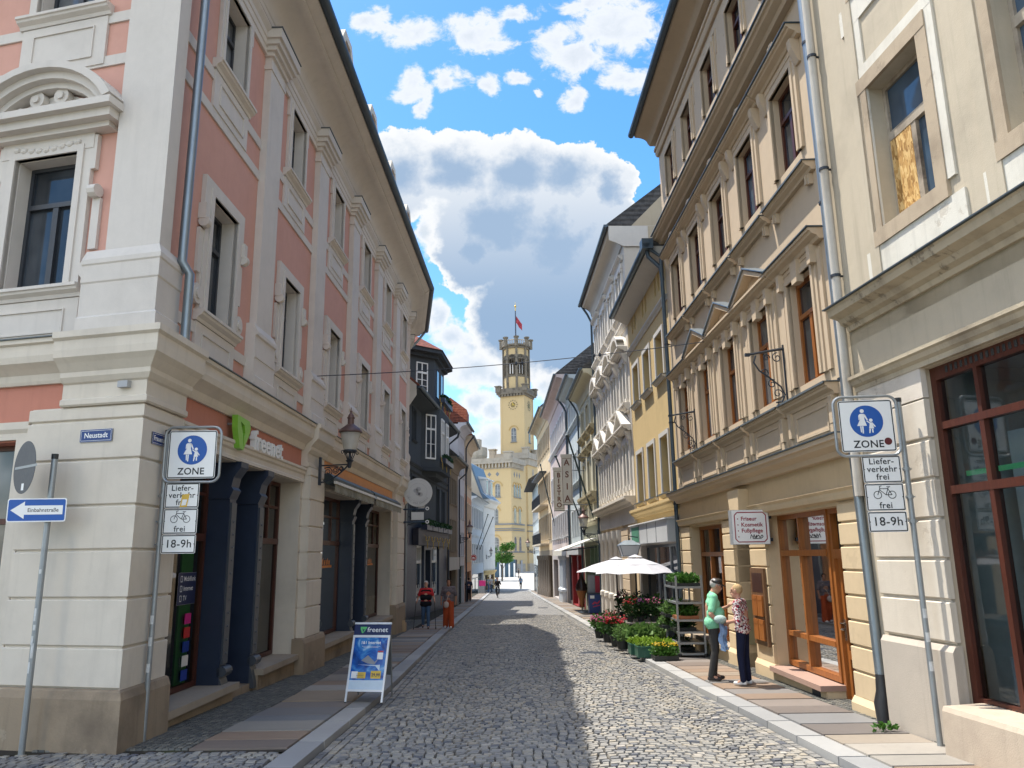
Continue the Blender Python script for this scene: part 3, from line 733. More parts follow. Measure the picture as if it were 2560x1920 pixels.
# F2 ground floor: brown door and dark shop window past the last pier
s = MB(F2); s.box(.04, 1.18, -.3, -.24, -.9, 3.18); part('brown_door', s, M_oak, B)
win(B, F2, 1.6, 5.5, -.9, 3.2, .3, M_dkbrown, M_pane, .72)
s = MB(F1); s.box(19.35, 20.28, -.35, -.3, -.9, 3.3); part('side_door', s, M_dkbrown, B)
# segmental pediment over the corner window on the side street
s = MB(F0); c = 1.8
for c in (1.8, 4.9):
    s.box(c-1.05, c+1.05, .002, .18, 7.58, 7.66).box(c-1.15, c+1.15, .002, .30, 7.66, 7.78).box(c-1.22, c+1.22, .002, .40, 7.78, 7.88)
    n = 14; arc = lambda r, k: (c+r*sin(-1.12+2.24*k/n)*1.0, 7.88-1.05*.435+r*cos(-1.12+2.24*k/n)*.86)
    for (ro, ri, w_) in ((1.34, 1.22, .40), (1.22, 1.10, .30), (1.10, 1.0, .2)):
        for k in range(n):
            A, Bq, Cq, D = arc(ro, k), arc(ro, k+1), arc(ri, k+1), arc(ri, k)
            q = [(x, max(z, 7.885)) for x, z in (A, Bq, Cq, D)]
            s.ext(q, .002, w_)
    s.box(c-.75, c+.75, .002, .08, 7.36, 7.58)
    s.ext([(c-.85, 7.88)]+[(c+.95*sin(-1.0+2.0*k/10), max(7.885, 7.43+.82*cos(-1.0+2.0*k/10))) for k in range(11)]+[(c+.85, 7.88)], .002, .06)
    for sg in (-1, 1):                                # carved volutes and side consoles
        s.tube([(c+sg*.2, .05, 8.17), (c+sg*.2, .16, 8.17)], .12, 14); s.tube([(c+sg*.2, .14, 8.17), (c+sg*.2, .19, 8.17)], .055, 10); s.tube([(c+sg*.5, .05, 8.02), (c+sg*.5, .13, 8.02)], .085, 12)
        s.box(c+sg*.86-.06, c+sg*.86+.06, .002, .05, 5.9, 6.62).tube([(c+sg*.86-.06, .09, 6.7), (c+sg*.86+.06, .09, 6.7)], .09, 10)
        s.tube([(c+sg*.88, .0, 5.62), (c+sg*.88, .08, 5.62)], .16, 14)
    for k in range(9): s.ball((c-.5+.125*k, .075, 7.47-.055*sin(pi*k/8)), .062, .05, .05, 8, 5)
part('segmental_pediment', s, M_white, B, 30)
# downpipes of the corner house
pipe(B, F1, [(.34, .6, 12.3), (.34, .24, 11.6), (.3, .22, 6.0), (.3, .22, 5.75), (.38, .30, 5.6), (.38, .30, 4.9), (.38, .3, 4.7)], .06, M_zinc)
pipe(B, F2, [(5.75, .9, 12.35), (5.68, .5, 11.8), (5.62, .14, 11.4), (5.6, .12, 4.9), (5.6, .12, -.6)], .06, M_zinc)
# roof with dormers
roofslab(B, F1, -1, 20.3, [(.92, 12.50), (.92, 12.55), (-3.6, 17.3), (-3.6, 17.2), (-3.4, 12.5)], M_tileg)
roofslab(B, F2, -.3, 5.9, [(.92, 12.50), (.92, 12.55), (-3.6, 17.3), (-3.6, 17.2), (-3.4, 12.5)], M_tileg)
for i, (fr, c) in enumerate([(F1, x) for x in WC]+[(F2, 2.1), (F2, 5.0)]):
    s = MB(fr); o1 = [(c-.62, 12.5), (c+.62, 12.5), (c+.62, 14.75), (c+.28, 15.25), (c-.28, 15.25), (c-.62, 14.75)]
    s.ext(o1, -2.6, -.12); d = part('dormer', s, M_pink, B)
    s = MB(fr); o2 = [(c-.85, 14.62), (c-.80, 14.75), (c-.36, 15.42), (c+.36, 15.42), (c+.80, 14.75), (c+.85, 14.62), (c+.62, 14.62), (c+.24, 15.2), (c-.24, 15.2), (c-.62, 14.62)]
    s.ext(o2, -2.6, .15); part('dormer_roof', s, M_white2, d)
    s = MB(fr); s.box(c-.38, c+.38, -.12, -.10, 12.9, 14.6); part('dormer_window', s, M_dframe, d)
# ------------------------------------------------------------------ right: beige house with the hairdresser
M_bei = plaster('beige_stucco', (.53, .42, .295), .09, (.36, .28, .2), .05)
M_bei2 = plaster('yellow_beige_rustication', (.60, .47, .30), .12, (.36, .27, .17), .08, patch=.25, pcol=(.42, .33, .22))
M_gb = plaster('weathered_grey_beige', (.50, .435, .33), .22, (.30, .26, .2), .16, .35)
M_gbw = plaster('weathered_pale_band', (.66, .63, .55), .25, (.40, .35, .27), .22, .45, patch=.35, pcol=(.36, .29, .21))
M_stone = plaster('old_sandstone_surround', (.44, .355, .255), .3, (.22, .17, .12), .2, .5, patch=.3, pcol=(.24, .19, .14))
M_peel = plaster('peeling_paint', (.62, .56, .48), .3, (.34, .28, .21), .2, .6, patch=.75, pcol=(.33, .26, .19))
FR = Fr((4.66, 10.37), -1.2, 'R'); LR = 10.72
B = empty('beige_house', FR(0, 0, -.2), 'sunlit beige stucco house with triangular window hoods and the hairdresser sign', 'house', 'houses along the street')
RC = [1.42+1.98*k for k in range(5)]
h1 = [(c-.5, c+.5, 4.49, 6.2) for c in RC]; h2 = [(c-.48, c+.48, 8.12, 9.62) for c in RC]; h3 = [(c-.45, c+.45, 11.73, 12.9) for c in RC]
mb = MB(FR); mb.wall(0, LR, 3.3, 13.9, h1+h2+h3, 0, .26); mb.face([(LR, 0, -1), (LR, -9, -1), (LR, -9, 13.9), (LR, 0, 13.9)]).face([(0, 0, -1), (0, -9, -1), (0, -9, 13.9), (0, 0, 13.9)])
part('upper_wall', mb, M_bei, B)
for k, c in enumerate(RC):
    a, b_ = c-.5, c+.5
    win(B, FR, a, b_, 4.49, 6.2, .16, M_oak, M_pane2 if k % 2 else M_pane, .66)
    win(B, FR, c-.48, c+.48, 8.12, 9.62, .16, M_brown, M_pane3 if k % 2 else M_pane, .66)
    win(B, FR, c-.45, c+.45, 11.73, 12.9, .16, M_brown, M_pane, .64)
    surround(B, FR, a, b_, 4.49, 6.2, .17, .05, M_bei); surround(B, FR, c-.48, c+.48, 8.12, 9.62, .17, .05, M_bei); surround(B, FR, c-.45, c+.45, 11.73, 12.9, .15, .045, M_bei)
    for e in (a-.34, b_+.22): s = MB(FR); s.box(e, e+.12, .002, .04, 4.49, 6.36); part('side_strip', s, M_bei, B)   # beyond the frame
    # first floor: parapet panel, hood
    sillp(B, FR, c-.93, c+.93, 4.27, .2, .17, M_bei)
    s = MB(FR); s.box(c-.86, c+.86, .002, .05, 3.46, 4.1); s.box(c-.62, c+.62, .05, .065, 3.98, 4.02).box(c-.62, c+.62, .05, .065, 3.62, 3.66).box(c-.62, c-.58, .05, .065, 3.66, 3.98).box(c+.58, c+.62, .05, .065, 3.66, 3.98)
    s.box(c-.86, c-.74, .05, .10, 3.7, 4.1).box(c+.74, c+.86, .05, .10, 3.7, 4.1); part('parapet_panel', s, M_bei, B)
    s = MB(FR); s.box(c-.7, c+.7, .002, .06, 6.2+.17, 6.44); s.ext([(c-.1, 6.08), (c+.1, 6.08), (c+.14, 6.44), (c-.14, 6.44)], .002, .12)
    s.box(c-.72, c-.6, .002, .14, 6.16, 6.44).box(c+.6, c+.72, .002, .14, 6.16, 6.44)
    s.prof(HOODP(.24, 6.44, .17), c-.98, c+.98); hd = part('window_hood', s, M_bei, B)
    if 1 <= k <= 3:
        s = MB(FR); s.ext([(c-.98, 6.615), (c+.98, 6.615), (c+.78, 6.645), (c, 6.99), (c-.78, 6.645)], .002, .08)
        for sg in (-1, 1): s.ext([(c+sg*.98, 6.62), (c+sg*.8, 6.62), (c, 6.96), (c, 7.06)], .08, .25)
        part('pediment', s, M_bei, hd)
        s = MB(FR)
        for sg in (-1, 1): s.ext([(c+sg*1.02, 6.635), (c+sg*1.02, 6.65), (c, 7.10), (c, 7.07)], .0, .285)
        part('pediment_flashing', s, M_zinc, hd)
    else:
        s = MB(FR); s.box(c-1.0, c+1.0, -.02, .27, 6.612, 6.632); part('flashing', s, M_zincd, hd)
    # second floor
    sillp(B, FR, c-.93, c+.93, 7.72, .19, .14, M_bei)
    for sg in (-1, 1):
        s = MB(FR); e = c+sg*.72
        for j in range(3): s.box(e-.09+.06*j, e-.045+.06*j, .002, .09-.02*abs(j-1), 7.40+.02*j, 7.575)
        part('sill_bracket', s, M_bei, B)
    s = MB(FR); s.box(c-.66, c+.66, .002, .06, 9.79, 9.9)
    for sg in (-1, 1): s.prof([(.002, 9.5), (.04, 9.5), (.14, 9.74), (.16, 9.9), (.002, 9.9)], c+sg*.76-.07, c+sg*.76+.07)
    s.prof(HOODP(.25, 9.9, .17), c-.96, c+.96); hd = part('window_hood', s, M_bei, B)
    s = MB(FR); s.box(c-.98, c+.98, -.02, .28, 10.072, 10.09); part('flashing', s, M_zincd, hd)
    s = MB(FR)                                        # carved shell on the hood
    for j in range(7): s.ball((c-.2+.066*j, .12, 10.18+.14*sin(pi*j/6)), .065, .06, .085, 8, 6)
    s.ball((c, .12, 10.22), .13, .06, .12, 10, 6); part('carved_shell', s, M_bei, B, 50)
    # top floor: sunk panels between the windows
    s = MB(FR)
    for e in (c-.72, c+.66): s.box(e, e+.06, .002, .02, 12.55, 13.15)
    s.box(c-.66, c-.2, .002, .02, 13.1, 13.16).box(c+.2, c+.66, .002, .02, 13.1, 13.16); part('stucco_moulding', s, M_bei, B)
s = MB(FR); s.prof(HOODP(.34, 10.62, .24), 0, LR+.02); o = part('string_cornice', s, M_bei, B)
s = MB(FR); s.box(0, LR+.05, -.02, .375, 10.862, 10.885); part('flashing', s, M_zincd, o)
s = MB(FR); s.prof([(.002, 13.36), (.06, 13.36), (.10, 13.42), (.10, 13.50), (.14, 13.52), (.14, 13.60), (.002, 13.60)], 0, LR); s.prof([(.002, 13.86), (.2, 13.86), (.24, 13.92)]+[(.26+.36*(1-cos(pi/2*j/6)), 13.94+.2*sin(pi/2*j/6)) for j in range(7)]+[(.64, 14.16), (.66, 14.24), (.002, 14.24)], 0, LR+.25); part('eaves_cornice', s, M_bei, B, 35)
gutter(B, FR, -.2, LR+.3, .74, 14.24, .09)
roofslab(B, FR, 0, LR, [(.7, 14.27), (.7, 14.32), (-4.5, 18.4), (-9, 14.3)], M_tileg)
# ground floor
s = MB(FR); s.prof(HOODP(.34, 3.2, .26), 0, LR); o = part('shop_cornice', s, M_bei, B)
s = MB(FR); s.box(0, LR, -.02, .365, 3.462, 3.48); part('flashing', s, M_zincd, o)
hg = [(.88, 4.0, -.9, 2.55, .34), (4.95, 5.95, -.9, 2.5, 1.1), (6.72, 9.6, -.9, 2.55, .34)]
mb = MB(FR); mb.wall(0, LR, -.9, 3.3, hg, 0); part('shop_wall', mb, M_bei2, B)
JR = [-.02, .33, .66, .99, 1.32, 1.65, 1.98, 2.3]
for a, b_ in ((.0, .86), (4.02, 4.93), (5.97, 6.70), (9.62, 10.72)): rust(B, FR, a, b_, -.9, 2.58, .05, JR, M_bei2, .028)
rust(B, Fr(FR(5.955, 0, 0)[:2], -91.2, 'L'), -1.05, .0, -.9, 2.5, .012, [-.02, .33, .66, .99, 1.32, 1.65, 1.98, 2.3], M_bei2, .02)
s = MB(FR); s.prof([(.002, 2.6), (.10, 2.62), (.12, 2.68), (.12, 2.72), (.16, 2.76), (.002, 2.80)], .0, 4.6)
part('lintel_moulding', s, M_bei2, B)
s = MB(FR); s.prof([(.002, 2.6), (.10, 2.62), (.12, 2.68), (.12, 2.72), (.16, 2.76), (.002, 2.80)], 5.9, LR); part('lintel_moulding', s, M_bei2, B)
s = MB(FR); s.ext([(4.98, 2.5), (5.5, 2.5), (5.62, 3.12), (4.9, 3.12)], .002, .2); part('keystone', s, M_bei2, B)
def plinth2(a, b_, w_=.10, z1=-.0): 
    s = MB(FR); s.prof([(-.02, -.95), (w_, -.95), (w_, z1-.08), (w_-.05, z1), (-.02, z1)], a, b_); part('plinth', s, M_bei2, B)
for a, b_ in ((-.02, .9), (3.98, 4.96), (5.94, 6.74)): plinth2(a, b_)
plinth2(9.58, 10.72)
# shop front A: window and door in orange brown wood
def bars(L, w0, w1, mat, name, parent):
    s = MB(FR)
    for a, b_, c, d in L: s.box(a, b_, w0, w1, c, d)
    return part(name, s, mat, parent)
t = .075
o = bars([(1.86, 1.94, -.0, 2.55), (3.92, 4.0, -.0, 2.55), (1.94, 3.92, 2.47, 2.55), (1.94, 3.92, -.0, .09)], -.30, -.20, M_oak, 'shop_window', B)
bars([(1.94, 3.92, 1.84, 1.94), (2.96, 3.03, .09, 1.84), (2.96, 3.02, 1.94, 2.47)], -.31, -.18, M_oak, 'window_bars', o)
bars([(1.94, 2.96, .50, .58), (3.03, 3.92, .50, .58)], -.30, -.19, M_oak, 'lower_rail', o)
g = MB(FR); g.face([(1.9, -.27, .02), (3.96, -.27, .02), (3.96, -.27, 2.5), (1.9, -.27, 2.5)]); part('pane', g, M_shop, o)
o = bars([(.9, .98, -.3, 2.55), (1.76, 1.84, -.3, 2.55), (.98, 1.76, 2.47, 2.55), (.98, 1.76, 1.80, 1.94)], -.32, -.22, M_oak, 'shop_door', B)
lf = bars([(.98, 1.07, -.22, 1.80), (1.66, 1.76, -.22, 1.80), (1.07, 1.66, 1.7, 1.80), (1.07, 1.66, .36, .48)], -.34, -.27, M_oak, 'door_leaf', o)
bars([(1.07, 1.66, -.22, .36)], -.33, -.29, M_dkbrown, 'door_panel', lf)
g = MB(FR); g.face([(1.0, -.3, .4), (1.72, -.3, .4), (1.72, -.3, 2.5), (1.0, -.3, 2.5)]); part('pane', g, M_shop, o)
h = MB(FR); h.box(1.68, 1.73, -.27, -.255, .62, .92).tube([(1.705, -.25, .78), (1.705, -.2, .78), (1.6, -.2, .78)], .014, 8).lathe((1.705, -.235), [(.05, .86), (.05, .87)], 10); part('door_handle', h, flat('steel', (.6, .6, .58), .25, 1), lf)
s = MB(FR); s.box(1.78, 3.98, -.33, .16, -.10, -.02); o = part('shop_sill', s, plaster('red_stone_sill', (.36, .24, .19), .15), B)
s = MB(FR); s.box(1.8, 3.98, -.33, .06, -.95, -.10); part('sill_base', s, M_bei2, o)
s = MB(FR); s.box(2.05, 2.35, .06, .07, -.26, -.13)
for j in range(4): s.box(2.07, 2.33, .07, .076, -.245+.03*j, -.23+.03*j)
part('vent_grille', s, M_iron, o)
s = MB(FR); s.box(.88, 1.78, -.34, .02, -.95, -.24); part('door_step', s, M_sill, B)
# shop front B
o = bars([(6.74, 6.82, .02, 2.55), (9.5, 9.58, .02, 2.55), (6.82, 9.5, 2.47, 2.55), (6.82, 9.5, .02, .1)], -.30, -.20, M_oak, 'shop_window', B)
bars([(6.82, 9.5, 1.84, 1.94), (7.68, 7.75, .1, 1.84), (8.6, 8.67, .1, 1.84), (7.68, 7.74, 1.94, 2.47), (8.6, 8.66, 1.94, 2.47)], -.31, -.18, M_oak, 'window_bars', o)
g = MB(FR); g.face([(6.78, -.27, .05), (9.54, -.27, .05), (9.54, -.27, 2.5), (6.78, -.27, 2.5)]); part('pane', g, M_shop, o)
s = MB(FR); s.box(6.7, 9.62, -.33, .16, -.08, .0); o = part('shop_sill', s, M_sill, B)
s = MB(FR); s.box(6.72, 9.6, -.33, .06, -.95, -.08); part('sill_base', s, M_bei2, o)
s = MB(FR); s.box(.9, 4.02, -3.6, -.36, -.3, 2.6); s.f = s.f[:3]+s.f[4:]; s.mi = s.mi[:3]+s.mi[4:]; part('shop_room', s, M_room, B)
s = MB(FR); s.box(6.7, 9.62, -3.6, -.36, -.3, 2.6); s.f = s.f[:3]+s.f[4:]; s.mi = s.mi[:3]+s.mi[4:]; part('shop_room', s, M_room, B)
for a, b_ in ((2.9, 3.9), (7.2, 9.2)): s = MB(FR); s.box(a, b_, -.8, -.75, .1, 1.9); part('net_curtain', s, flat('net_curtain', (.52, .50, .42), .9, 0, .1), B)
# house entrance recess
s = MB(FR); s.box(4.97, 5.93, -1.15, -1.1, -.5, 2.5); part('house_door', s, M_oak, B)
s = MB(FR); s.box(5.90, 5.935, -.72, -.12, .12, .98); o = part('utility_hatch', s, flat('olive_hatch', (.22, .2, .12), .5), B)
s = MB(FR); s.box(5.885, 5.9, -.3, -.27, .75, .86); part('hatch_keyhole', s, M_iron, o)
# letterbox bank on the pier
s = MB(FR); s.box(4.1, 4.86, .05, .10, .27, 1.63); lb = part('letterbox_bank', s, wood('letterbox_wood', (.17, .09, .045)), B)
s = MB(FR); s.box(4.2, 4.76, .10, .104, 1.2, 1.54); part('bell_plate', s, M_dkbrown, lb)
for a in (4.2, 4.49):
    for z in (.36, .78): s = MB(FR); s.box(a, a+.26, .10, .135, z, z+.36); s.box(a+.03, a+.23, .135, .14, z+.28, z+.32); part('letterbox', s, M_oak, lb)
pipe(B, FR, [(10.66, .5, 10.5), (10.62, .14, 10.2), (10.62, .12, 6.4), (10.62, .12, -.6)], .055, M_zincd, clamps=[(10.62, .12, z) for z in (1.2, 3.2, 5.4, 7.6)])
# ------------------------------------------------------------------ right: weathered house nearest the viewer
F9 = Fr((4.58, 10.05), -5.6, 'R')
B = empty('weathered_house', F9(0, 0, -.15), 'weathered grey beige house with a boarded window and an empty brown shop front', 'house', 'houses along the street')
hb = [(-2.05, -.98, 5.86, 7.76), (-4.25, -3.18, 5.86, 7.76), (-6.4, -5.35, 5.86, 7.76), (-2.05, -.98, 9.4, 11.2), (-4.25, -3.18, 9.4, 11.2)]
mb = MB(F9); mb.wall(-9, .28, 4.6, 14, hb, 0, .3); mb.face([(.28, 0, -1), (.28, -9, -1), (.28, -9, 14), (.28, 0, 14)]); part('upper_wall', mb, M_gb, B)
for i, (a, b_, c, d) in enumerate(hb):
    s = MB(F9); tt = .19
    s.box(a-tt, a, .002, .045, c-.02, d).box(b_, b_+tt, .002, .045, c-.02, d).box(a-tt, b_+tt, .002, .05, d, d+.2).box(a-tt, b_+tt, .002, .05, c-.22, c-.02)
    part('stone_surround', s, M_stone, B)
    s = MB(F9); s.box(a-tt-.13, a-tt, .001, .03, c-.02, d+.2).box(b_+tt, b_+tt+.13, .001, .03, c-.02, d+.2).box(a-tt-.13, b_+tt+.13, .001, .032, d+.2, d+.36); part('pale_edging', s, M_gbw, B)
    s = MB(F9); s.box(a-.42, b_+.42, .001, .028, 5.09, c-.22) if c < 7 else s.box(a-.42, b_+.42, .001, .028, c-.6, c-.22); part('pale_apron', s, M_gbw, B)
    o = win(B, F9, a, b_, c, d, .24, plaster('flaking_window_wood', (.42, .36, .28), .5, (.08, .06, .05), .4, .5, patch=.6, pcol=(.07, .055, .045)), M_pane3, .62, True, .06, tm=.12)
    if i == 0:
        def osb():
            m, t_ = newmat('chipboard'); p = pos(t_)
            v = t_.n('ShaderNodeTexVoronoi'); v.feature = 'F1'; v.inputs['Scale'].default_value = 26; t_.l(t_.vm('ADD', t_.vm('MULTIPLY', p, (1, 1, .55)), t_.vm('MULTIPLY', t_.n('ShaderNodeTexNoise').outputs['Color'], (.2, .2, .2))), v.inputs['Vector'])
            sp = t_.n('ShaderNodeSeparateColor'); t_.l(v.outputs['Color'], sp.inputs[0])
            c_ = t_.ramp(sp.outputs[0], [(0, (.26, .13, .035, 1)), (.5, (.50, .29, .095, 1)), (1, (.66, .46, .20, 1))]); finish(t_, princ(t_, c_, .7, 0, .3)); return m
        s = MB(F9); s.box(-1.47, -1.04, -.185, -.17, 5.92, 6.98); part('chipboard_panel', s, osb(), o)
for a in (-.86, -3.02, -5.15):                        # shallow lesenes between the windows
    s = MB(F9); s.box(a-.02 if a < -1 else a, a+.2, .001, .045, 5.09, 14); part('lesene', s, M_gb, B)
    s = MB(F9); s.box(a-.13, a, .001, .026, 5.09, 14); part('pale_edging', s, M_gbw, B)
M_corn = plaster('flaking_cornice', (.47, .40, .29), .35, (.15, .12, .09), .25, .6, patch=.55, pcol=(.12, .10, .075))
s = MB(F9); s.prof([(.002, 4.78), (.05, 4.78), (.07, 4.84), (.14, 4.87), (.18, 4.93), (.30, 4.97), (.32, 5.05), (.34, 5.07), (.002, 5.07)], -9, .05); o = part('shop_cornice', s, M_corn, B)
s = MB(F9); s.box(-9, .08, -.02, .375, 5.073, 5.088); part('flashing', s, M_zincd, o)
mb = MB(F9); mb.wall(-9, .22, -.9, 4.8, [(-6.6, -1.34, -.9, 3.93)], 0, .3); part('shop_wall', mb, M_gb, B)
s = MB(F9); s.prof([(.002, 3.94), (.06, 3.94), (.06, 4.0), (.10, 4.03), (.12, 4.08), (.15, 4.10), (.15, 4.14), (.002, 4.19)], -9, .02); part('lintel_moulding', s, M_corn, B)
rust(B, F9, -1.36, -.02, .92, 3.60, .05, [1.37, 1.81, 2.25, 2.69, 3.13], plaster('pale_rustication', (.60, .54, .45), .2, (.4, .34, .27), .15, .4, patch=.3, pcol=(.4, .33, .25)), .035)
s = MB(F9); s.box(-1.36, -.02, -.02, .05, 3.60, 3.94); part('pier_head', s, M_peel, B)
s = MB(F9); s.prof([(-.02, -.9), (.10, -.9), (.10, .84), (.06, .9), (-.02, .9)], -1.38, .0); part('pier_base', s, plaster('grey_pier_base', (.44, .39, .33), .3, (.27, .23, .19), .2, .4), B)
o = None
s = MB(F9); W9 = -.13
s.box(-1.44, -1.34, W9-.05, W9+.05, .28, 3.93).box(-6.6, -1.44, W9-.05, W9+.05, .28, .40).box(-6.6, -1.44, W9-.05, W9+.05, 3.78, 3.93); o = part('shop_window', s, M_brown, B)
s = MB(F9); s.box(-6.6, -1.44, W9-.04, W9+.06, 3.22, 3.30).box(-6.6, -1.44, W9-.04, W9+.06, 2.50, 2.59)
for a in (-2.08, -3.5, -5.0): s.box(a-.035, a+.035, W9-.045, W9+.055, .40, 2.50).box(a-.035, a+.035, W9-.045, W9+.055, 2.59, 3.22).box(a-.03, a+.03, W9-.045, W9+.05, 3.30, 3.78)
part('window_bars', s, M_brown, o)
s = MB(F9)
for j in range(60): s.box(-6.5+.082*j, -6.46+.082*j, W9+.05, W9+.056, 3.83, 3.90); 
for j in range(60): s.box(-6.5+.082*j, -6.48+.082*j, W9+.05, W9+.056, .31, .37)
tag(part('vent_slits', s, M_roomd, o), kind=None)
g = MB(F9); g.face([(-6.6, W9, .3), (-1.4, W9, .3), (-1.4, W9, 3.9), (-6.6, W9, 3.9)]); part('pane', g, glass_clear('dusty_shop_glass', (.80, .86, .86), 1.3, .03), o)
s = MB(F9); s.box(-6.6, -1.36, -3.0, -.26, .3, 3.95); s.f = s.f[:3]+s.f[4:]; s.mi = s.mi[:3]+s.mi[4:]; part('shop_room', s, flat('pale_room', (.50, .53, .52), .9, 0, .12), B)
s = MB(F9); s.box(-6.55, -1.42, -.9, -.86, .42, 3.2); part('paper_screen', s, flat('paper_screen', (.44, .53, .56), .9, 0, .12), B)
s = MB(F9); s.box(-6.5, -1.62, -.162, -.158, 2.68, 2.735); part('green_tape', s, flat('green_tape', (.12, .62, .26), .5), o)
s = MB(F9); s.box(-6.5, -1.7, -.7, -.3, .32, .82); part('display_step', s, flat('blue_grey_step', (.16, .20, .24), .8), B)
s = MB(F9); s.prof([(-.02, -.9), (.42, -.9), (.38, .30), (.36, .345), (-.12, .36), (-.12, -.9)], -7.5, -1.5); part('sill_block', s, plaster('render_sill_block', (.46, .385, .30), .25, (.27, .21, .17), .2, .4), B)
roofslab(B, F9, -9, .2, [(.7, 14.0), (.7, 14.1), (-5, 18), (-9, 14)], M_tileg)
pipe(B, FR, [(.05, .16, 14.1), (.03, .14, 9), (-.02, .14, 4), (-.18, .16, -.1)], .062, M_zinc, clamps=[(.03, .14, z) for z in (4.2, 6.8, 9.4)])
s = MB(FR); s.tube([(-.18, .16, .42), (-.18, .16, .22), (-.18, .18, .08), (-.20, .19, -.22)], [.068, .08, .10, .075], 12); part('pipe_boot', s, flat('black_rubber', (.02, .02, .022), .45, 0, .3, bump=.5, scale=6), B, 60)
pipe(B, F9, [(.14, .10, 14.1), (.12, .10, 8), (.12, .10, 4.2), (.12, .1, 2.6)], .058, plaster('painted_pipe', (.50, .47, .42), .3, (.3, .26, .2), .3, .2), clamps=[(.12, .1, z) for z in (5.6, 7.2, 9.0)])
# ------------------------------------------------------------------ more houses on the right
def rowwin(b, fr, cs, hw, z0, z1, fm, gm=None, sur=.12, smat=None, sill=True, tr=.66, mull=True, rec=.2, slead=False):
    for i, c in enumerate(cs):
        g = gm or (M_pane, M_pane2, M_pane3)[(i*2+int(z0)) % 3]
        o = win(b, fr, c-hw, c+hw, z0, z1, rec, fm, g, tr, mull, .055)
        if sur:
            s = MB(fr); s.box(c-hw-sur, c-hw, .002, .04, z0, z1).box(c+hw, c+hw+sur, .002, .04, z0, z1).box(c-hw-sur, c+hw+sur, .002, .04, z1, z1+sur)
            part('window_surround', s, smat, o)
        if sill: sillp(o, fr, c-hw-sur-.05, c+hw+sur+.05, z0-.0, .13, .1, smat, slead)
def holes(rows, rec=.24): return [(c-hw, c+hw, z0, z1, rec) for cs, hw, z0, z1 in rows for c in cs]
def shell(b, fr, L, zb, zt, mat, hs, back=8, w0=0, name='wall', u0=0):
    mb = MB(fr); mb.wall(u0, L, zb, zt, hs, w0); mb.face([(u0, w0, zb), (u0, -back, zb), (u0, -back, zt), (u0, w0, zt)]).face([(L, w0, zb), (L, -back, zb), (L, -back, zt), (L, w0, zt)])
    mb.face([(u0, -back, zb), (L, -back, zb), (L, -back, zt), (u0, -back, zt)])
    return part(name, mb, mat, b)
def eaves(b, fr, u0, L, z, w_, mat, cove=True, gmat=None):
    s = MB(fr); s.prof([(.002, z-.75), (.06, z-.75), (.08, z-.62)]+[(.1+(w_-.14)*(1-cos(pi/2*k/6)), z-.58+.38*sin(pi/2*k/6)) for k in range(7)]+[(w_-.02, z-.18), (w_, z-.1), (w_, z), (.002, z)], u0, L)
    part('eaves_cornice', s, mat, b, 35); gutter(b, fr, u0-.1, L+.1, w_+.1, z-.01, .085)
def gable_roof(b, fr, u0, L, z, w_, depth, rise, mat):
    s = MB(fr); s.prof([(w_, z+.02), (w_, z+.08), (-depth/2, z+rise), (-depth, z+.08), (-depth, z)], u0, L); return part('roof', s, mat, b)
def stucco(name, c, **k): return plaster(name, c, .1, None, .08, .3, **k)
# yellow house
M_yel = stucco('yellow_plaster', (.56, .415, .20), patch=.0); M_ys = stucco('pale_stone_frame', (.52, .50, .46))
P = FR(10.75, -.02, 0); FY = Fr(P[:2], -1.2, 'R'); LY = 6.62
B = empty('yellow_house', FY(0, 0, -.4), 'narrow yellow plastered house with pale stone window frames beside the ornate beige house', 'house', 'houses along the street')
cy = [1.45, 3.45, 5.42]
rows = [(cy, .52, 3.6, 5.28), (cy, .52, 6.98, 8.36), ([1.1, 1.6, 3.2, 3.7, 5.2, 5.7], .13, 9.6, 10.2)]
shell(B, FY, LY, 2.95, 10.45, M_yel, holes(rows, .3))
for r in rows[:2]: rowwin(B, FY, *r, M_grame, None, .13, M_ys, True, .6, True, .26, True)
for c in rows[2][0]: s = MB(FY); s.box(c-.12, c+.12, -.2, -.15, 9.61, 10.19); part('attic_window', s, M_dkbrown, B)
s = MB(FY); s.prof(HOODP(.12, 8.98, .16), 0, LY); part('string_cornice', s, M_ys, B)
s = MB(FY); s.prof(HOODP(.26, 3.1, .3), 0, LY); part('string_cornice', s, M_yel, B)
s = MB(FY); s.prof([(.002, 10.2), (.5, 10.46), (.5, 10.56), (.002, 10.56)], -.05, LY+.1); part('eaves_board', s, M_ys, B); gutter(B, FY, -.25, LY+.1, .58, 10.55, .10, M_zincd)
gable_roof(B, FY, 0, LY, 10.56, .5, 9, 4.2, M_tileg)
s = MB(FY); s.box(-.25, .12, .38, .7, 10.42, 10.72); part('rainwater_hopper', s, M_zincd, B)
pipe(B, FY, [(-.02, .52, 10.45), (-.02, .5, 10.25), (-.04, .16, 9.9), (-.1, .14, 9.5)], .06, M_zincd)
shell(B, FY, LY, -.95, 2.95, stucco('grey_shop_wall', (.34, .31, .27)), [(.7, 6.1, -.2, 2.2, .3)])
o = win(B, FY, .7, 6.1, -.2, 2.2, .25, M_dframe, M_pane, 0, False, .08)
s = MB(FY); s.box(2.4, 2.48, -.25, -.19, -.12, 2.12).box(4.3, 4.38, -.25, -.19, -.12, 2.12); part('mullion', s, M_grame, o)
M_board = flat('grey_fascia_panel', (.46, .47, .47), .6, 0, .12)
s = MB(FY); s.box(.3, 6.3, .002, .32, 2.24, 2.84); fb = part('shop_fascia', s, M_board, B)
s = MB(FY); s.box(.25, 6.35, -.0, .38, 2.845, 2.875); part('flashing', s, flat('white_metal', (.7, .7, .68), .5), fb)
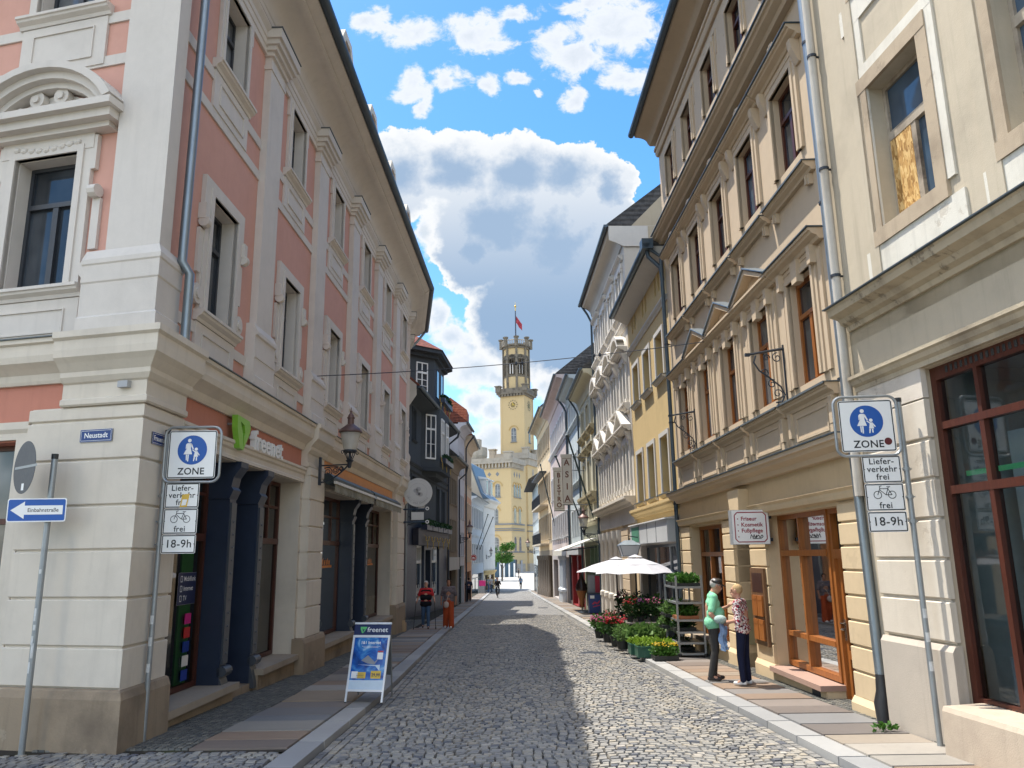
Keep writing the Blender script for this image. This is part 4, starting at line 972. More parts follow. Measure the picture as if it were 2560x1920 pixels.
s = MB(FY); s.box(4.6, 6.0, .32, .325, 2.30, 2.78); part('green_panel', s, flat('faded_green_sign', (.07, .22, .14), .6, 0, .35), fb)
s = MB(FY)
for a in (1.8, 3.2, 4.55): s.box(a, a+.03, .32, .328, 2.25, 2.83)
part('panel_joint', s, M_lead, fb)
# cream house with triangular and segmental hoods
M_cr = stucco('pale_cream_stucco', (.60, .55, .47)); M_crw = stucco('white_cream_trim', (.66, .62, .55))
P = FR(17.38, .0, 0); FC = Fr(P[:2], -1.2, 'R'); LC = 9.6
B = empty('cream_house', FC(0, 0, -.55), 'tall cream house with rows of triangular and segmental stucco hoods beyond the yellow house', 'house', 'houses along the street')
cc = [1.25, 3.6, 5.95, 8.3]
rows = [(cc, .72, 4.2, 5.95), (cc, .72, 7.35, 9.0), (cc, .66, 10.9, 12.6)]
shell(B, FC, LC, 3.0, 14.1, M_cr, holes(rows, .32), 9)
for k, (cs, hw, z0, z1) in enumerate(rows):
    for c in cs:
        o = win(B, FC, c-hw, c+hw, z0, z1, .3, M_dframe, M_pane2 if k != 1 else M_pane, .66, False, .05)
        s = MB(FC)
        for e in (c-hw-.1, c-.09, c+hw-.08): s.box(e, e+.18, -.29 if abs(e-c+.09) < .01 else .002, .07, z0, z1); s.box(e-.03, e+.21, .0, .10, z1-.12, z1); s.box(e-.03, e+.21, .0, .11, z0-.02, z0+.18)
        part('window_pilasters', s, M_crw, o)
        s = MB(FC); s.box(c-hw-.16, c+hw+.16, .002, .09, z1, z1+.22); part('window_head', s, M_crw, o)
        if k == 0:
            s = MB(FC); s.prof(HOODP(.36, z1+.36, .2), c-1.1, c+1.1); s.ext([(c-1.1, 6.52), (c+1.1, 6.52), (c, 7.18)], .002, .12)
            for sg in (-1, 1): s.ext([(c+sg*1.1, 6.52), (c+sg*.9, 6.52), (c, 7.06), (c, 7.2)], .12, .36); s.prof([(.002, 5.96), (.1, 6.0), (.26, 6.3), (.002, 6.3)], c+sg*.85-.1, c+sg*.85+.1)
            part('triangular_pediment', s, M_crw, B)
        elif k == 1:
            s = MB(FC); s.prof(HOODP(.36, z1+.28, .18), c-1.05, c+1.05)
            n = 10; q = [(c+1.05*sin(-1.1+2.2*j/n)/sin(1.1), 9.46+.62*(cos(-1.1+2.2*j/n)-cos(1.1))/(1-cos(1.1))) for j in range(n+1)]
            q2 = [(c+.86*sin(-1.1+2.2*j/n)/sin(1.1), 9.46+.46*(cos(-1.1+2.2*j/n)-cos(1.1))/(1-cos(1.1))) for j in range(n+1)]
            for j in range(n): s.ext([q[j], q[j+1], q2[j+1], q2[j]], .1, .38)
            s.ext(q, .002, .1)
            for sg in (-1, 1): s.prof([(.002, 8.8), (.1, 8.9), (.26, 9.24), (.002, 9.24)], c+sg*.85-.1, c+sg*.85+.1)
            part('segmental_hood', s, M_crw, B, 30)
            sillp(B, FC, c-1.0, c+1.0, z0, .26, .3, M_crw, False)
        else:
            s = MB(FC); s.prof(HOODP(.2, z1+.3, .2), c-.95, c+.95); part('window_hood', s, M_crw, B); sillp(B, FC, c-1.0, c+1.0, z0, .22, .24, M_crw, False)
s = MB(FC); s.prof(HOODP(.4, 3.62, .32), 0, LC); s.prof([(.002, 3.0), (.05, 3.0), (.05, 3.62), (.002, 3.62)], 0, LC); part('shop_cornice', s, M_cr, B)
s = MB(FC); s.prof(HOODP(.16, 10.2, .22), 0, LC); part('string_cornice', s, M_crw, B)
eaves(B, FC, 0, LC, 14.15, .55, M_cr)
gable_roof(B, FC, 0, LC, 14.15, .6, 10, 4.4, M_tileg)
s = MB(FC); s.prof([(.55, 13.55), (.55, 14.12), (-9, 14.12), (-9, 10), (-.9, 10), (-.9, 13.3), (.0, 13.3), (.3, 13.45)], -.06, -.005); part('gable_return', s, M_crw, B)
s = MB(FC); s.ext([(0, 0), (0, 0)], 0, 0) if False else s.prof([(-.3, 14.1), (-4.4, 18.3), (-9, 14.1)], -.05, .25); part('gable_wall', s, stucco('fire_wall_plaster', (.50, .42, .30)), B)
s = MB(FC); s.prof([(-.95, 10.0), (-.95, 14.1), (-9, 14.1), (-9, 10.)], -.085, -.062); part('fire_wall', s, MATS['fire_wall_plaster'], B)
pipe(B, FC, [(LC-.1, .6, 14.1), (LC-.15, .3, 13.6), (LC-.15, .12, 13.2), (LC-.15, .12, -.7)], .055, M_zincd)
hg = [(.5, 1.7, -.9, 2.5, .4), (3.3, 9.2, -.9, 2.85, .45)]
shell(B, FC, LC, -.95, 3.0, M_bei2, hg)
rust(B, FC, 1.7, 3.3, -.9, 2.9, .05, [x*.4-.6 for x in range(9)], M_bei)
win(B, FC, .5, 1.7, -.6, 2.5, .35, M_dkbrown, M_pane, .7)
for e in (3.5, 4.9, 6.3, 7.7, 9.0):
    s = MB(FC); s.lathe((e, .02), [(.16, -.9), (.16, .1), (.2, .14), (.2, .3), (.13, .36), (.12, 2.4), (.16, 2.46), (.18, 2.6), (.2, 2.85)], 12); part('half_column', s, M_crw, B, 40)
    if e < 8.5: rust(B, FC, e+.3, e+1.1, -.9, 2.85, -.1, [x*.45-.6 for x in range(8)], M_bei)
win(B, FC, 3.4, 9.1, -.6, 2.8, .44, M_dkbrown, M_pane, .75)
# olive house with heavy sills
M_ol = stucco('olive_cream_plaster', (.56, .52, .38)); M_olt = stucco('olive_stone_trim', (.36, .31, .20))
P = FR(27.02, .02, 0); FO = Fr(P[:2], -1.2, 'R'); LO = 7.4
B = empty('olive_house', FO(0, 0, -.75), 'olive cream house with heavy bracketed sills and a green shop front under an awning', 'house', 'houses along the street')
co = [1.4, 3.7, 6.0]
rows = [(co, .5, 5.05, 6.75), (co, .5, 8.3, 9.75)]
shell(B, FO, LO, 3.6, 10.9, M_ol, holes(rows))
for r in rows: rowwin(B, FO, *r, M_brown, None, .14, M_ol, False)
for c in co:
    s = MB(FO); s.prof(HOODP(.3, 7.1, .28), c-.85, c+.85); part('window_hood', s, M_olt, B)
    s = MB(FO); s.prof(HOODP(.36, 4.45, .5), c-.95, c+.95)
    part('heavy_sill', s, M_olt, B); s = MB(FO); s.prof(HOODP(.28, 7.95, .3), c-.85, c+.85); part('heavy_sill', s, M_olt, B)
eaves(B, FO, 0, LO, 10.9, .6, M_ol); gable_roof(B, FO, 0, LO, 10.9, .6, 9, 4.0, M_tileg)
s = MB(FO); s.prof(HOODP(.22, 3.4, .22), 0, LO); part('string_cornice', s, M_ol, B)
pipe(B, FO, [(LO-.1, .65, 10.85), (LO-.1, .3, 10.3), (LO-.1, .12, 9.9), (LO-.1, .12, -.7)], .055, M_zincd)
M_grn = flat('pale_green_shop_front', (.24, .33, .22), .6)
shell(B, FO, LO, -1.1, 3.6, stucco('green_grey_wall', (.33, .34, .26)), [(.4, 6.9, -.8, 2.4, .4)])
o = win(B, FO, .4, 6.9, -.8, 2.4, .35, M_grn, M_pane, .75); s = MB(FO)
for e in (2.0, 3.4, 5.2): s.box(e, e+.2, -.3, -.1, -.8, 2.4)
part('green_post', s, M_grn, o); s = MB(FO); s.box(.6, 1.9, -.33, -.25, .9, 2.3); part('wine_red_board', s, flat('wine_red', (.16, .012, .03), .5), o)
# plain pale blue house
M_pb = stucco('pale_blue_plaster', (.52, .575, .57)); M_wh = stucco('white_trim', (.66, .67, .66))
P = FR(34.45, .04, 0); FB = Fr(P[:2], -1.2, 'R'); LB = 7.4
B = empty('pale_blue_house', FB(0, 0, -.95), 'plain pale blue house with white window bands behind the vertical banner signs', 'house', 'houses along the street')
cb_ = [1.0, 2.55, 4.1, 5.65]
rows = [(cb_, .42, 6.3, 8.0), (cb_, .42, 9.95, 11.7), (cb_, .42, 3.0, 4.6)]
shell(B, FB, LB, 2.4, 12.3, M_pb, holes(rows))
for r in rows: rowwin(B, FB, *r, M_wframe, None, .1, M_wh, False)
s = MB(FB); s.prof(HOODP(.2, 9.6, .26), 0, LB); s.prof(HOODP(.2, 5.9, .26), 0, LB); part('sill_band', s, M_pb, B)
eaves(B, FB, 0, LB, 12.35, .6, M_pb); gable_roof(B, FB, 0, LB, 12.35, .6, 9, 4, M_tileg)
pipe(B, FB, [(LB-.1, .65, 12.3), (LB-.1, .3, 11.8), (LB-.1, .12, 11.4), (LB-.1, .12, -.9)], .07, M_zincd)
M_red = flat('dark_red_shop_front', (.26, .02, .022), .5); M_lb = flat('pale_grey_blue_paint', (.55, .60, .66), .5, 0, .08)
shell(B, FB, LB, -1.3, 2.4, M_red, [(.4, 3.2, -1.1, 1.9, .5), (4.0, 7.0, -1.1, 1.9, .5)])
win(B, FB, .4, 3.2, -1.1, 1.9, .45, M_red, M_pane, .75); win(B, FB, 4.0, 7.0, -1.1, 1.9, .45, M_red, M_pane, .75)
s = MB(FB); s.box(.1, 7.3, .002, .3, 1.95, 2.35); part('shop_fascia', s, M_board, B)
# pinkish house and its neighbours down to the square
M_pk = stucco('pinkish_plaster', (.54, .46, .43))
P = FR(41.9, .08, 0); FP = Fr(P[:2], -1.4, 'R'); LP = 16.6
B = empty('pinkish_house', FP(0, 0, -1.1), 'long pinkish grey house with slender windows and red shop doors far down the right side', 'house', 'houses along the street')
cp = [1.2+1.75*k for k in range(9)]
rows = [(cp, .42, 6.4, 8.2), (cp, .42, 10.4, 12.0), (cp, .42, 3.2, 4.9)]
shell(B, FP, LP, 2.4, 14.0, M_pk, holes(rows))
for r in rows: rowwin(B, FP, *r, M_grame, None, .12, M_wh, True)
s = MB(FP); s.prof(HOODP(.2, 9.9, .26), 0, LP); part('sill_band', s, M_wh, B)
eaves(B, FP, 0, LP, 14.1, .7, M_pk); gable_roof(B, FP, 0, LP, 14.1, .7, 10, 4.6, M_tileg)
shell(B, FP, LP, -1.6, 2.4, stucco('pale_shop_wall', (.42, .38, .36)), [(.3, 3.4, -1.4, 1.8, .4), (6.4, 9.4, -1.4, 1.8, .4), (11, 15.6, -1.4, 1.6, .4)])
for a, b_, m in ((.3, 3.4, M_red), (6.4, 9.4, M_red), (11, 15.6, M_dkbrown)): win(B, FP, a, b_, -1.4, 1.8 if a < 10 else 1.6, .35, m, M_pane, .75)
for e in (4.0, 5.0, 6.0): s = MB(FP); s.lathe((e, .12), [(.24, -1.6), (.24, -.6), (.3, -.55), (.3, -.4), (.18, -.3), (.17, 1.6), (.26, 1.7), (.28, 1.9)], 12); part('pale_column', s, M_lb, B, 40)
s = MB(FP); s.box(3.5, 6.6, .002, .5, 1.9, 2.35); part('column_beam', s, M_lb, B)
P = FP(16.65, .0, 0); FE = Fr(P[:2], -2.6, 'R'); LE = 15.0
B = empty('balcony_house', FE(0, 0, -1.5), 'beige house with dark iron balconies and dark brown columns near the end of the street', 'house', 'houses along the street')
ce = [1.2+1.8*k for k in range(8)]
rows = [(ce, .45, 11.4, 13.4), (ce, .5, 7.0, 9.2), (ce, .5, 3.4, 5.6)]
shell(B, FE, LE, 2.4, 14.9, M_bei2, holes(rows))
for r in rows: rowwin(B, FE, *r, M_dframe, None, .1, M_gb, True)
eaves(B, FE, 0, LE, 15.0, .8, M_gb); gable_roof(B, FE, 0, LE, 15.0, .8, 10, 4.6, M_tileg)
for z in (3.0, 6.5):
    s = MB(FE); s.box(3, 13.6, .002, .8, z-.16, z); o = part('balcony', s, M_gb, B)
    s = MB(FE); s.box(3, 13.6, .76, .80, z+.9, z+.95)
    for k in range(54): s.box(3+.2*k, 3.03+.2*k, .765, .79, z, z+.9)
    part('railing', s, M_iron, o)
s = MB(FE); s.box(3, 13.6, .1, .75, 9.4, 9.55); part('balcony_canopy', s, M_iron, B)
shell(B, FE, LE, -2.4, 2.4, stucco('brown_shop_wall', (.30, .25, .19)), [(.5, 14.5, -2, 1.9, .6)])
win(B, FE, .5, 14.5, -2, 1.9, .55, M_dkbrown, M_pane, .75)
for k in range(7): s = MB(FE); s.lathe((1.4+2*k, .1), [(.3, -2.2), (.3, -1.2), (.22, -1.1), (.2, 1.5), (.3, 1.7), (.3, 1.95)], 10); part('dark_column', s, flat('brown_column', (.10, .075, .05), .6), B, 40)
P = FE(15.05, -.1, 0); FX = Fr(P[:2], -1.0, 'R'); LX = 17
B = empty('pale_end_house', FX(0, 0, -1.9), 'pale blue grey end house with a deep eave, last on the right before the square', 'house', 'houses along the street')
cx_ = [1.3+2.0*k for k in range(8)]
rows = [(cx_, .5, 5.9, 8.0), (cx_, .5, 2.6, 4.6)]
shell(B, FX, LX, -2.7, 9.9, M_pb, holes(rows))
for r in rows: rowwin(B, FX, *r, M_wframe, None, .12, M_wh, True)
gable_roof(B, FX, 0, LX, 9.9, 1.1, 9, 3.6, M_tileg)
win(B, FX, 2, 7, -2.5, .9, .0, M_dframe, M_pane, .7); win(B, FX, 9, 15, -2.5, .9, .0, M_dframe, M_pane, .7)
# ------------------------------------------------------------------ left side beyond the corner house
M_slate = stucco('dark_slate_plaster', (.060, .070, .080)); M_slt = stucco('slate_trim', (.048, .056, .065)); M_slb = stucco('slate_stone', (.10, .105, .115))
FD = Fr((-5.05, 35.6), 3.5, 'L'); LD = 13.9
B = empty('slate_house', FD(0, 0, -.8), 'dark slate grey house with an oriel, a tiled turret and a black shop front', 'house', 'houses along the street')
rows = [([2.6], .42, 7.56, 9.1), ([4.2, 10.2, 12.3], .5, 3.8, 5.8)]
shell(B, FD, LD, 3.4, 9.7, M_slate, holes([rows[0], ([2.6, 10.2, 12.3], .5, 3.8, 5.8)]))
rowwin(B, FD, [2.6], .42, 7.56, 9.1, M_wframe, M_pane, .1, M_slt, True); rowwin(B, FD, [2.6, 10.2, 12.3], .5, 3.8, 5.8, M_dframe, M_pane, .1, M_slt, True)
s = MB(FD); s.prof(HOODP(.12, 6.28, .16), 0, LD); s.prof(HOODP(.1, 5.95, .1), 0, LD); part('string_band', s, M_slt, B)
foot = [(4.6, -.02), (5.5, .85), (8.7, .85), (9.6, -.02)]
s = MB(FD); s.exth(foot, 6.5, 9.7); o = part('oriel', s, M_slate, B)
s = MB(FD); s.exth([(4.5, -.02), (5.45, .95), (8.75, .95), (9.7, -.02)], 6.3, 6.5); s.exth([(5.0, -.02), (5.7, .6), (8.5, .6), (9.2, -.02)], 6.05, 6.3); part('oriel_base', s, M_slt, o)
for a in (5.9, 7.55):
    s = MB(FD); s.box(a, a+.75, .852, .88, 7.2, 9.1); w_ = part('oriel_window', s, M_pane, o)
    s = MB(FD); s.box(a-.06, a, .85, .92, 7.1, 9.2).box(a+.75, a+.81, .85, .92, 7.1, 9.2).box(a, a+.75, .85, .92, 9.1, 9.2).box(a, a+.75, .85, .92, 7.1, 7.2).box(a, a+.75, .85, .93, 8.4, 8.5).box(a+.35, a+.40, .85, .91, 7.2, 8.4).box(a+.35, a+.40, .85, .91, 8.5, 9.1)
    part('white_frame', s, M_wframe, w_)
def slant(fr, p, q, z0, z1, t0, t1, out=.03):
    """a window on the splayed side p-q of a bay, from t0 to t1 of its width"""
    A = Vector(fr(p[0], p[1], 0)); C_ = Vector(fr(q[0], q[1], 0)); d = C_-A
    return Fr((A.x, A.y), math.degrees(atan2(d.x, d.y)), 'L'), d.length*t0, d.length*t1
for (zA, zB, ob) in ((7.0, 9.2, o),):
    f2, a, b_ = slant(FD, foot[0], foot[1], zA, zB, .28, .72)
    s = MB(f2); s.box(a, b_, .0, .03, zA, zB); w_ = part('oriel_window', s, M_pane, ob)
    s = MB(f2); m = (a+b_)/2
    s.box(a-.06, a, .0, .06, zA-.08, zB+.08).box(b_, b_+.06, .0, .06, zA-.08, zB+.08).box(a, b_, .0, .06, zB, zB+.08).box(a, b_, .0, .06, zA-.08, zA).box(a, b_, .0, .07, zB-.75, zB-.65).box(m-.03, m+.03, .0, .055, zA, zB-.75).box(m-.03, m+.03, .0, .055, zB-.65, zB).box(a, m-.03, .0, .05, zA+.7, zA+.73).box(m+.03, b_, .0, .05, zA+.7, zA+.73)
    part('white_frame', s, M_wframe, w_)
s = MB(FD); s.prof([(.002, 9.3), (.55, 9.55), (.66, 9.6), (.66, 9.74), (.002, 9.74)], -.05, LD); part('eaves_board', s, M_slt, B); gutter(B, FD, 0, LD+.05, .76, 9.72, .10)
s = MB(FD); s.prof([(.72, 9.76), (.72, 9.82), (-4.6, 14.6), (-9, 9.8)], 0, LD); part('roof', s, M_tile, B)
s = MB(FD); s.ext([(-.02, 0), (-.02, 0), (-.02, 0)], 0, 0) if False else s.prof([(.6, 9.3), (.6, 9.78), (-4.4, 14.3), (-9, 9.7), (-9, 8.4), (-.0, 8.4)], -.06, -.005); part('gable_wall', s, M_cr, B)
tf = [(4.2, -5), (4.2, -.6), (5.35, .55), (8.75, .55), (9.9, -.6), (9.9, -5)]
s = MB(FD); s.exth(tf, 9.7, 12.6); t_ = part('turret', s, M_slate, B)
def grow(P_, k): 
    cx = sum(a for a, b in P_)/len(P_); cy_ = -1.5
    return [(cx+(a-cx)*k, (cy_+(b-cy_)*k)) for a, b in P_]
s = MB(FD); s.exth(grow(tf, 1.22), 12.55, 12.75); s.exth(grow(tf, 1.1), 12.35, 12.55); part('turret_eave', s, M_slt, t_)
s = MB(FD); g1 = grow(tf, 1.25); ap = [(6.2, -4.5), (6.4, -2.6), (6.8, -2.2), (7.3, -2.2), (7.7, -2.6), (7.9, -4.5)]
for k in range(6): s.face([(*g1[k], 12.75), (*g1[(k+1) % 6], 12.75), (*ap[(k+1) % 6], 15.0), (*ap[k], 15.0)])
s.face([(a, b_, 15.0) for a, b_ in ap]); part('turret_roof', s, M_tile, t_)
f2, a, b_ = slant(FD, tf[1], tf[2], 0, 0, .3, .68)
s = MB(f2); s.box(a, b_, .0, .03, 10.45, 12.0); w_ = part('turret_window', s, M_pane, t_)
s = MB(f2); m = (a+b_)/2; s.box(a-.06, a, 0, .06, 10.4, 12.06).box(b_, b_+.06, 0, .06, 10.4, 12.06).box(a, b_, 0, .06, 12.0, 12.06).box(a, b_, 0, .07, 11.45, 11.55).box(m-.03, m+.03, 0, .055, 10.45, 11.45).box(m-.03, m+.03, 0, .055, 11.55, 12.).box(a, m-.03, 0, .05, 10.78, 10.81).box(a, m-.03, 0, .05, 11.1, 11.13).box(m+.03, b_, 0, .05, 10.78, 10.81).box(m+.03, b_, 0, .05, 11.1, 11.13); part('white_frame', s, M_wframe, w_)
for a in (6.1, 7.5): s = MB(FD); s.box(a, a+.6, .552, .58, 10.45, 12.0); part('turret_window', s, M_pane, t_)
M_gold = flat('gilded_iron', (.42, .30, .10), .4, .6, .2)
def goldscroll(fr, u0, u1, w_, z, n, par):
    s = MB(fr)
    for k in range(n):
        c = u0+(u1-u0)*(k+.5)/n; r = (u1-u0)/n*.42
        for q in (spiral((c-r*.45, z-.12), .04, .16, 0, 1.8*pi), spiral((c+r*.45, z-.12), .04, .16, pi, -.8*pi)): s.tube([(a, w_, b) for a, b in q], .016, 5)
        s.tube([(c-r, w_, z), (c-.12, w_, z-.25), (c, w_, z-.62), (c+.12, w_, z-.25), (c+r, w_, z)], .016, 5)
    return part('gilded_ornament', s, M_gold, par, 50)
goldscroll(FD, 4.9, 9.3, .98, 7.05, 3, B); goldscroll(FD, 3.5, 12.6, .42, 2.98, 5, B)
goldscroll(FD, 4.7, 9.4, .9, 10.25, 3, B)
shell(B, FD, LD, -1.2, 3.4, M_navy, [(3.72, 5.9, -.2, 2.5, .22), (8.3, 10.95, -.2, 2.5, .22), (6.3, 7.9, -1.2, 2.3, .4)])
for a, b_ in ((3.72, 5.9), (8.3, 10.95)):
    o = win(B, FD, a, b_, -.2, 2.5, .2, M_wframe, M_pane3, .70, False, .1, tm=.14)
    s = MB(FD)
    for k in range(1, 9): e = a+(b_-a)*k/9; s.box(e-.02, e+.02, -.2, -.16, 1.76, 2.4)
    part('leaded_bars', s, M_wframe, o)
    s = MB(FD)
    for k in range(9): s.box(a+.25+(b_-a-.5)*k/9, a+.45+(b_-a-.5)*k/9, -.175, -.165, -.1+.12*(k % 3), .25+.16*((k*2) % 3))
    part('display_goods', s, flat('window_display', (.48, .45, .40), .7, 0, .3), o)
win(B, FD, 6.3, 7.9, -1.2, 2.3, .35, M_navy, M_pane, .78)
s = MB(FD); s.box(2.6, 12.7, .02, .3, 2.5, 3.3); part('black_fascia', s, flat('black_shop_fascia', (.022, .022, .034), .5), B)
for k in range(4): s = MB(FD); s.lathe((7.1+.2*(k % 2), .32), [(.1, 1.75+.3*(k//2)), (.1, 2.0+.3*(k//2))], 10); part('wall_plaque', s, M_wh, B)
pipe(B, FD, [(LD-.05, .76, 9.65), (LD-.05, .7, 9.4), (LD-.1, .12, 8.9), (LD-.1, .12, -1)], .07, M_iron)
# brown stone house, pale house, apricot house
P = FD(13.95, 0, 0); FN = Fr(P[:2], 3.2, 'L'); LN = 5.4
M_br = stucco('brown_sandstone', (.215, .175, .13))
B = empty('brown_stone_house', FN(0, 0, -1.1), 'low brown sandstone house with narrow grouped windows beside the slate house', 'house', 'houses along the street')
cn = [1.3, 2.2, 3.1, 4.0]
rows = [(cn, .28, 5.3, 7.0), (cn, .28, 2.3, 4.3)]
shell(B, FN, LN, -1.3, 8.1, M_br, holes(rows)+[(.8, 4.4, -1.3, 1.1, .4)])
for r in rows: rowwin(B, FN, *r, M_dframe, M_pane, .1, M_br, True)
eaves(B, FN, 0, LN, 8.2, .6, M_br); gable_roof(B, FN, 0, LN, 8.2, .65, 9, 4.6, M_tileg)
s = MB(FN); s.box(.2, 5.2, .002, .15, 1.1, 1.9); part('stone_fascia', s, stucco('pale_portal_stone', (.42, .40, .36)), B); win(B, FN, .8, 4.4, -1.3, 1.1, .35, M_dkbrown, M_pane, .7)
pipe(B, FN, [(LN-.1, .7, 8.1), (LN-.1, .6, 7.6), (LN-.1, .12, 7.2), (LN-.1, .12, -1.1)], .06, M_iron)
P = FN(5.45, 0, 0); FG = Fr(P[:2], 2.6, 'L'); LG = 4.2
M_pg = stucco('pale_grey_plaster', (.50, .50, .52))
B = empty('pale_grey_house', FG(0, 0, -1.2), 'tall pale grey house with small windows and a dark green shop door', 'house', 'houses along the street')
cg = [.9, 2.1, 3.3]; rows = [(cg, .3, 7.6, 9.3), (cg, .3, 4.6, 6.2), (cg, .3, 2.0, 3.6)]
shell(B, FG, LG, -1.5, 11.2, M_pg, holes(rows)+[(.4, 3.8, -1.5, 1.3, .3)])
for r in rows: rowwin(B, FG, *r, M_grame, M_pane, .08, M_pg, True)
eaves(B, FG, 0, LG, 11.3, .6, M_pg); gable_roof(B, FG, 0, LG, 11.3, .65, 9, 4.2, M_tile)
win(B, FG, .4, 3.8, -1.5, 1.3, .25, flat('dark_green_paint', (.02, .07, .055), .4), M_pane, .7)
P = FG(4.25, 0, 0); FA = Fr(P[:2], 1.0, 'L'); LA = 7.4
M_ap = stucco('apricot_plaster_far', (.55, .33, .21)); M_apc = stucco('cream_far', (.55, .47, .36))
B = empty('apricot_house', FA(0, 0, -1.35), 'apricot and cream house with a bright tiled dormer beyond the pale grey house', 'house', 'houses along the street')
ca = [1.0, 2.6, 4.2, 5.8]; rows = [(ca, .36, 7.4, 9.0), (ca, .36, 4.3, 6.0), (ca, .36, 1.6, 3.2)]
shell(B, FA, LA, 6.6, 10.9, M_apc, holes(rows[:1])); shell(B, FA, LA, -1.8, 6.6, M_ap, holes(rows[1:])+[(.6, 6.8, -1.8, .8, .3)])
for r in rows: rowwin(B, FA, *r, M_grame, M_pane, .1, M_apc, True)
eaves(B, FA, 0, LA, 11.0, .6, M_apc); gable_roof(B, FA, 0, LA, 11.0, .65, 9, 4.4, M_tilebr)
win(B, FA, .6, 6.8, -1.8, .8, .25, M_dkbrown, M_pane, .7)
s = MB(FA); s.prof([(.1, 11.6), (.1, 13.2), (-1.2, 14.2), (-2.5, 13.2), (-2.5, 11.6)], 1.0, 3.4); part('tiled_dormer', s, M_tilebr, B)
pipe(B, FA, [(.1, .7, 10.9), (.1, .3, 10.4), (.1, .12, 10), (.1, .12, -1.3)], .06, M_iron)
M_lbw = stucco('pale_blue_white_plaster', (.52, .55, .58))
FH = Fr((-5.05, 93.4), 3.9, 'L'); LH = 13.3
B = empty('blue_white_house', FH(0, 0, -2.2), 'blue white house with two flagpoles at the far left end of the street', 'house', 'houses along the street')
ch = [1.2+1.8*k for k in range(7)]; rows = [(ch, .5, 5.4, 7.8), (ch, .5, 1.2, 3.4)]
shell(B, FH, LH, -2.9, 8.9, M_lbw, holes(rows)+[(.5, 12.6, -2.9, -.1, .4)])
for r in rows: rowwin(B, FH, *r, M_dframe, M_pane, .14, M_wh, True)
eaves(B, FH, 0, LH, 9.0, .7, M_lbw); gable_roof(B, FH, 0, LH, 9.0, .75, 8, 3.0, M_zincd); win(B, FH, .5, 12.6, -2.9, -.1, .35, M_dframe, M_pane, .8)
s = MB(FH)
for k in range(9): s.ext([(.8+1.4*k, 4.5), (1.5+1.4*k, 4.5), (1.15+1.4*k, 4.15)], .002, .06)
part('frieze_ornament', s, M_wh, B)
FI = Fr((-4.15, 106.7), 10.3, 'L'); LI = 7.5
M_iv = stucco('ivory_banded_plaster', (.60, .585, .55))
B = empty('mansard_house', FI(0, 0, -2.4), 'ivory banded house with a blue slate mansard roof and white dormers at the square', 'house', 'houses along the street')
shell(B, FI, LI, 0, 9.0, M_iv, [], 9); shell(B, FI, LI, -2.9, 0, M_yel, [(.6, 3.0, -2.9, -.5, .3), (3.9, 6.9, -2.9, -.5, .3)], 9, name='shop_wall')
rust(B, FI, 0, LI, .2, 8.4, .05, [.2+1.17*k for k in range(1, 8)], M_iv, .09)
win(B, FI, .6, 3.0, -2.9, -.5, .25, M_dkbrown, M_pane, .75); win(B, FI, 3.9, 6.9, -2.9, -.5, .25, M_dkbrown, M_pane, .75)
s = MB(FI); s.prof([(.002, 8.5), (.2, 8.6), (.5, 9.2), (.9, 9.4), (.9, 9.6), (.002, 9.6)], 0, LI+.3); part('eaves_cornice', s, M_iv, B); s = MB(FI); s.prof(HOODP(.3, -.3, .4), 0, LI); part('string_cornice', s, M_yel, B)
M_sl = flat('blue_slate_roof', (.10, .15, .21), .5, 0, .2, .5, .3, 8)
s = MB(FI); s.prof([(.8, 9.62), (-.2, 10.5), (-1.6, 14.4), (-4.5, 16.0), (-9, 9.6)], -.1, LI+.2); part('mansard_roof', s, M_sl, B)
s = MB(FI); s.prof([(.3, 9.0), (-.4, 10.4), (-1.8, 14.3), (-4.5, 15.8), (-9, 9.0)], -.2, -.12); part('gable_wall', s, M_apc, B)
for c in (2.2, 5.2):
    s = MB(FI); s.box(c-.7, c+.7, -1.8, .1, 10.2, 12.4); d = part('dormer', s, M_iv, B); s = MB(FI); s.prof([(.3, 12.4), (.3, 12.55), (-1.8, 13.0), (-1.8, 12.4)], c-.85, c+.85); part('dormer_roof', s, M_wh, d)
    s = MB(FI); s.box(c-.4, c+.4, .1, .12, 10.5, 12.2); part('dormer_window', s, M_pane, d)
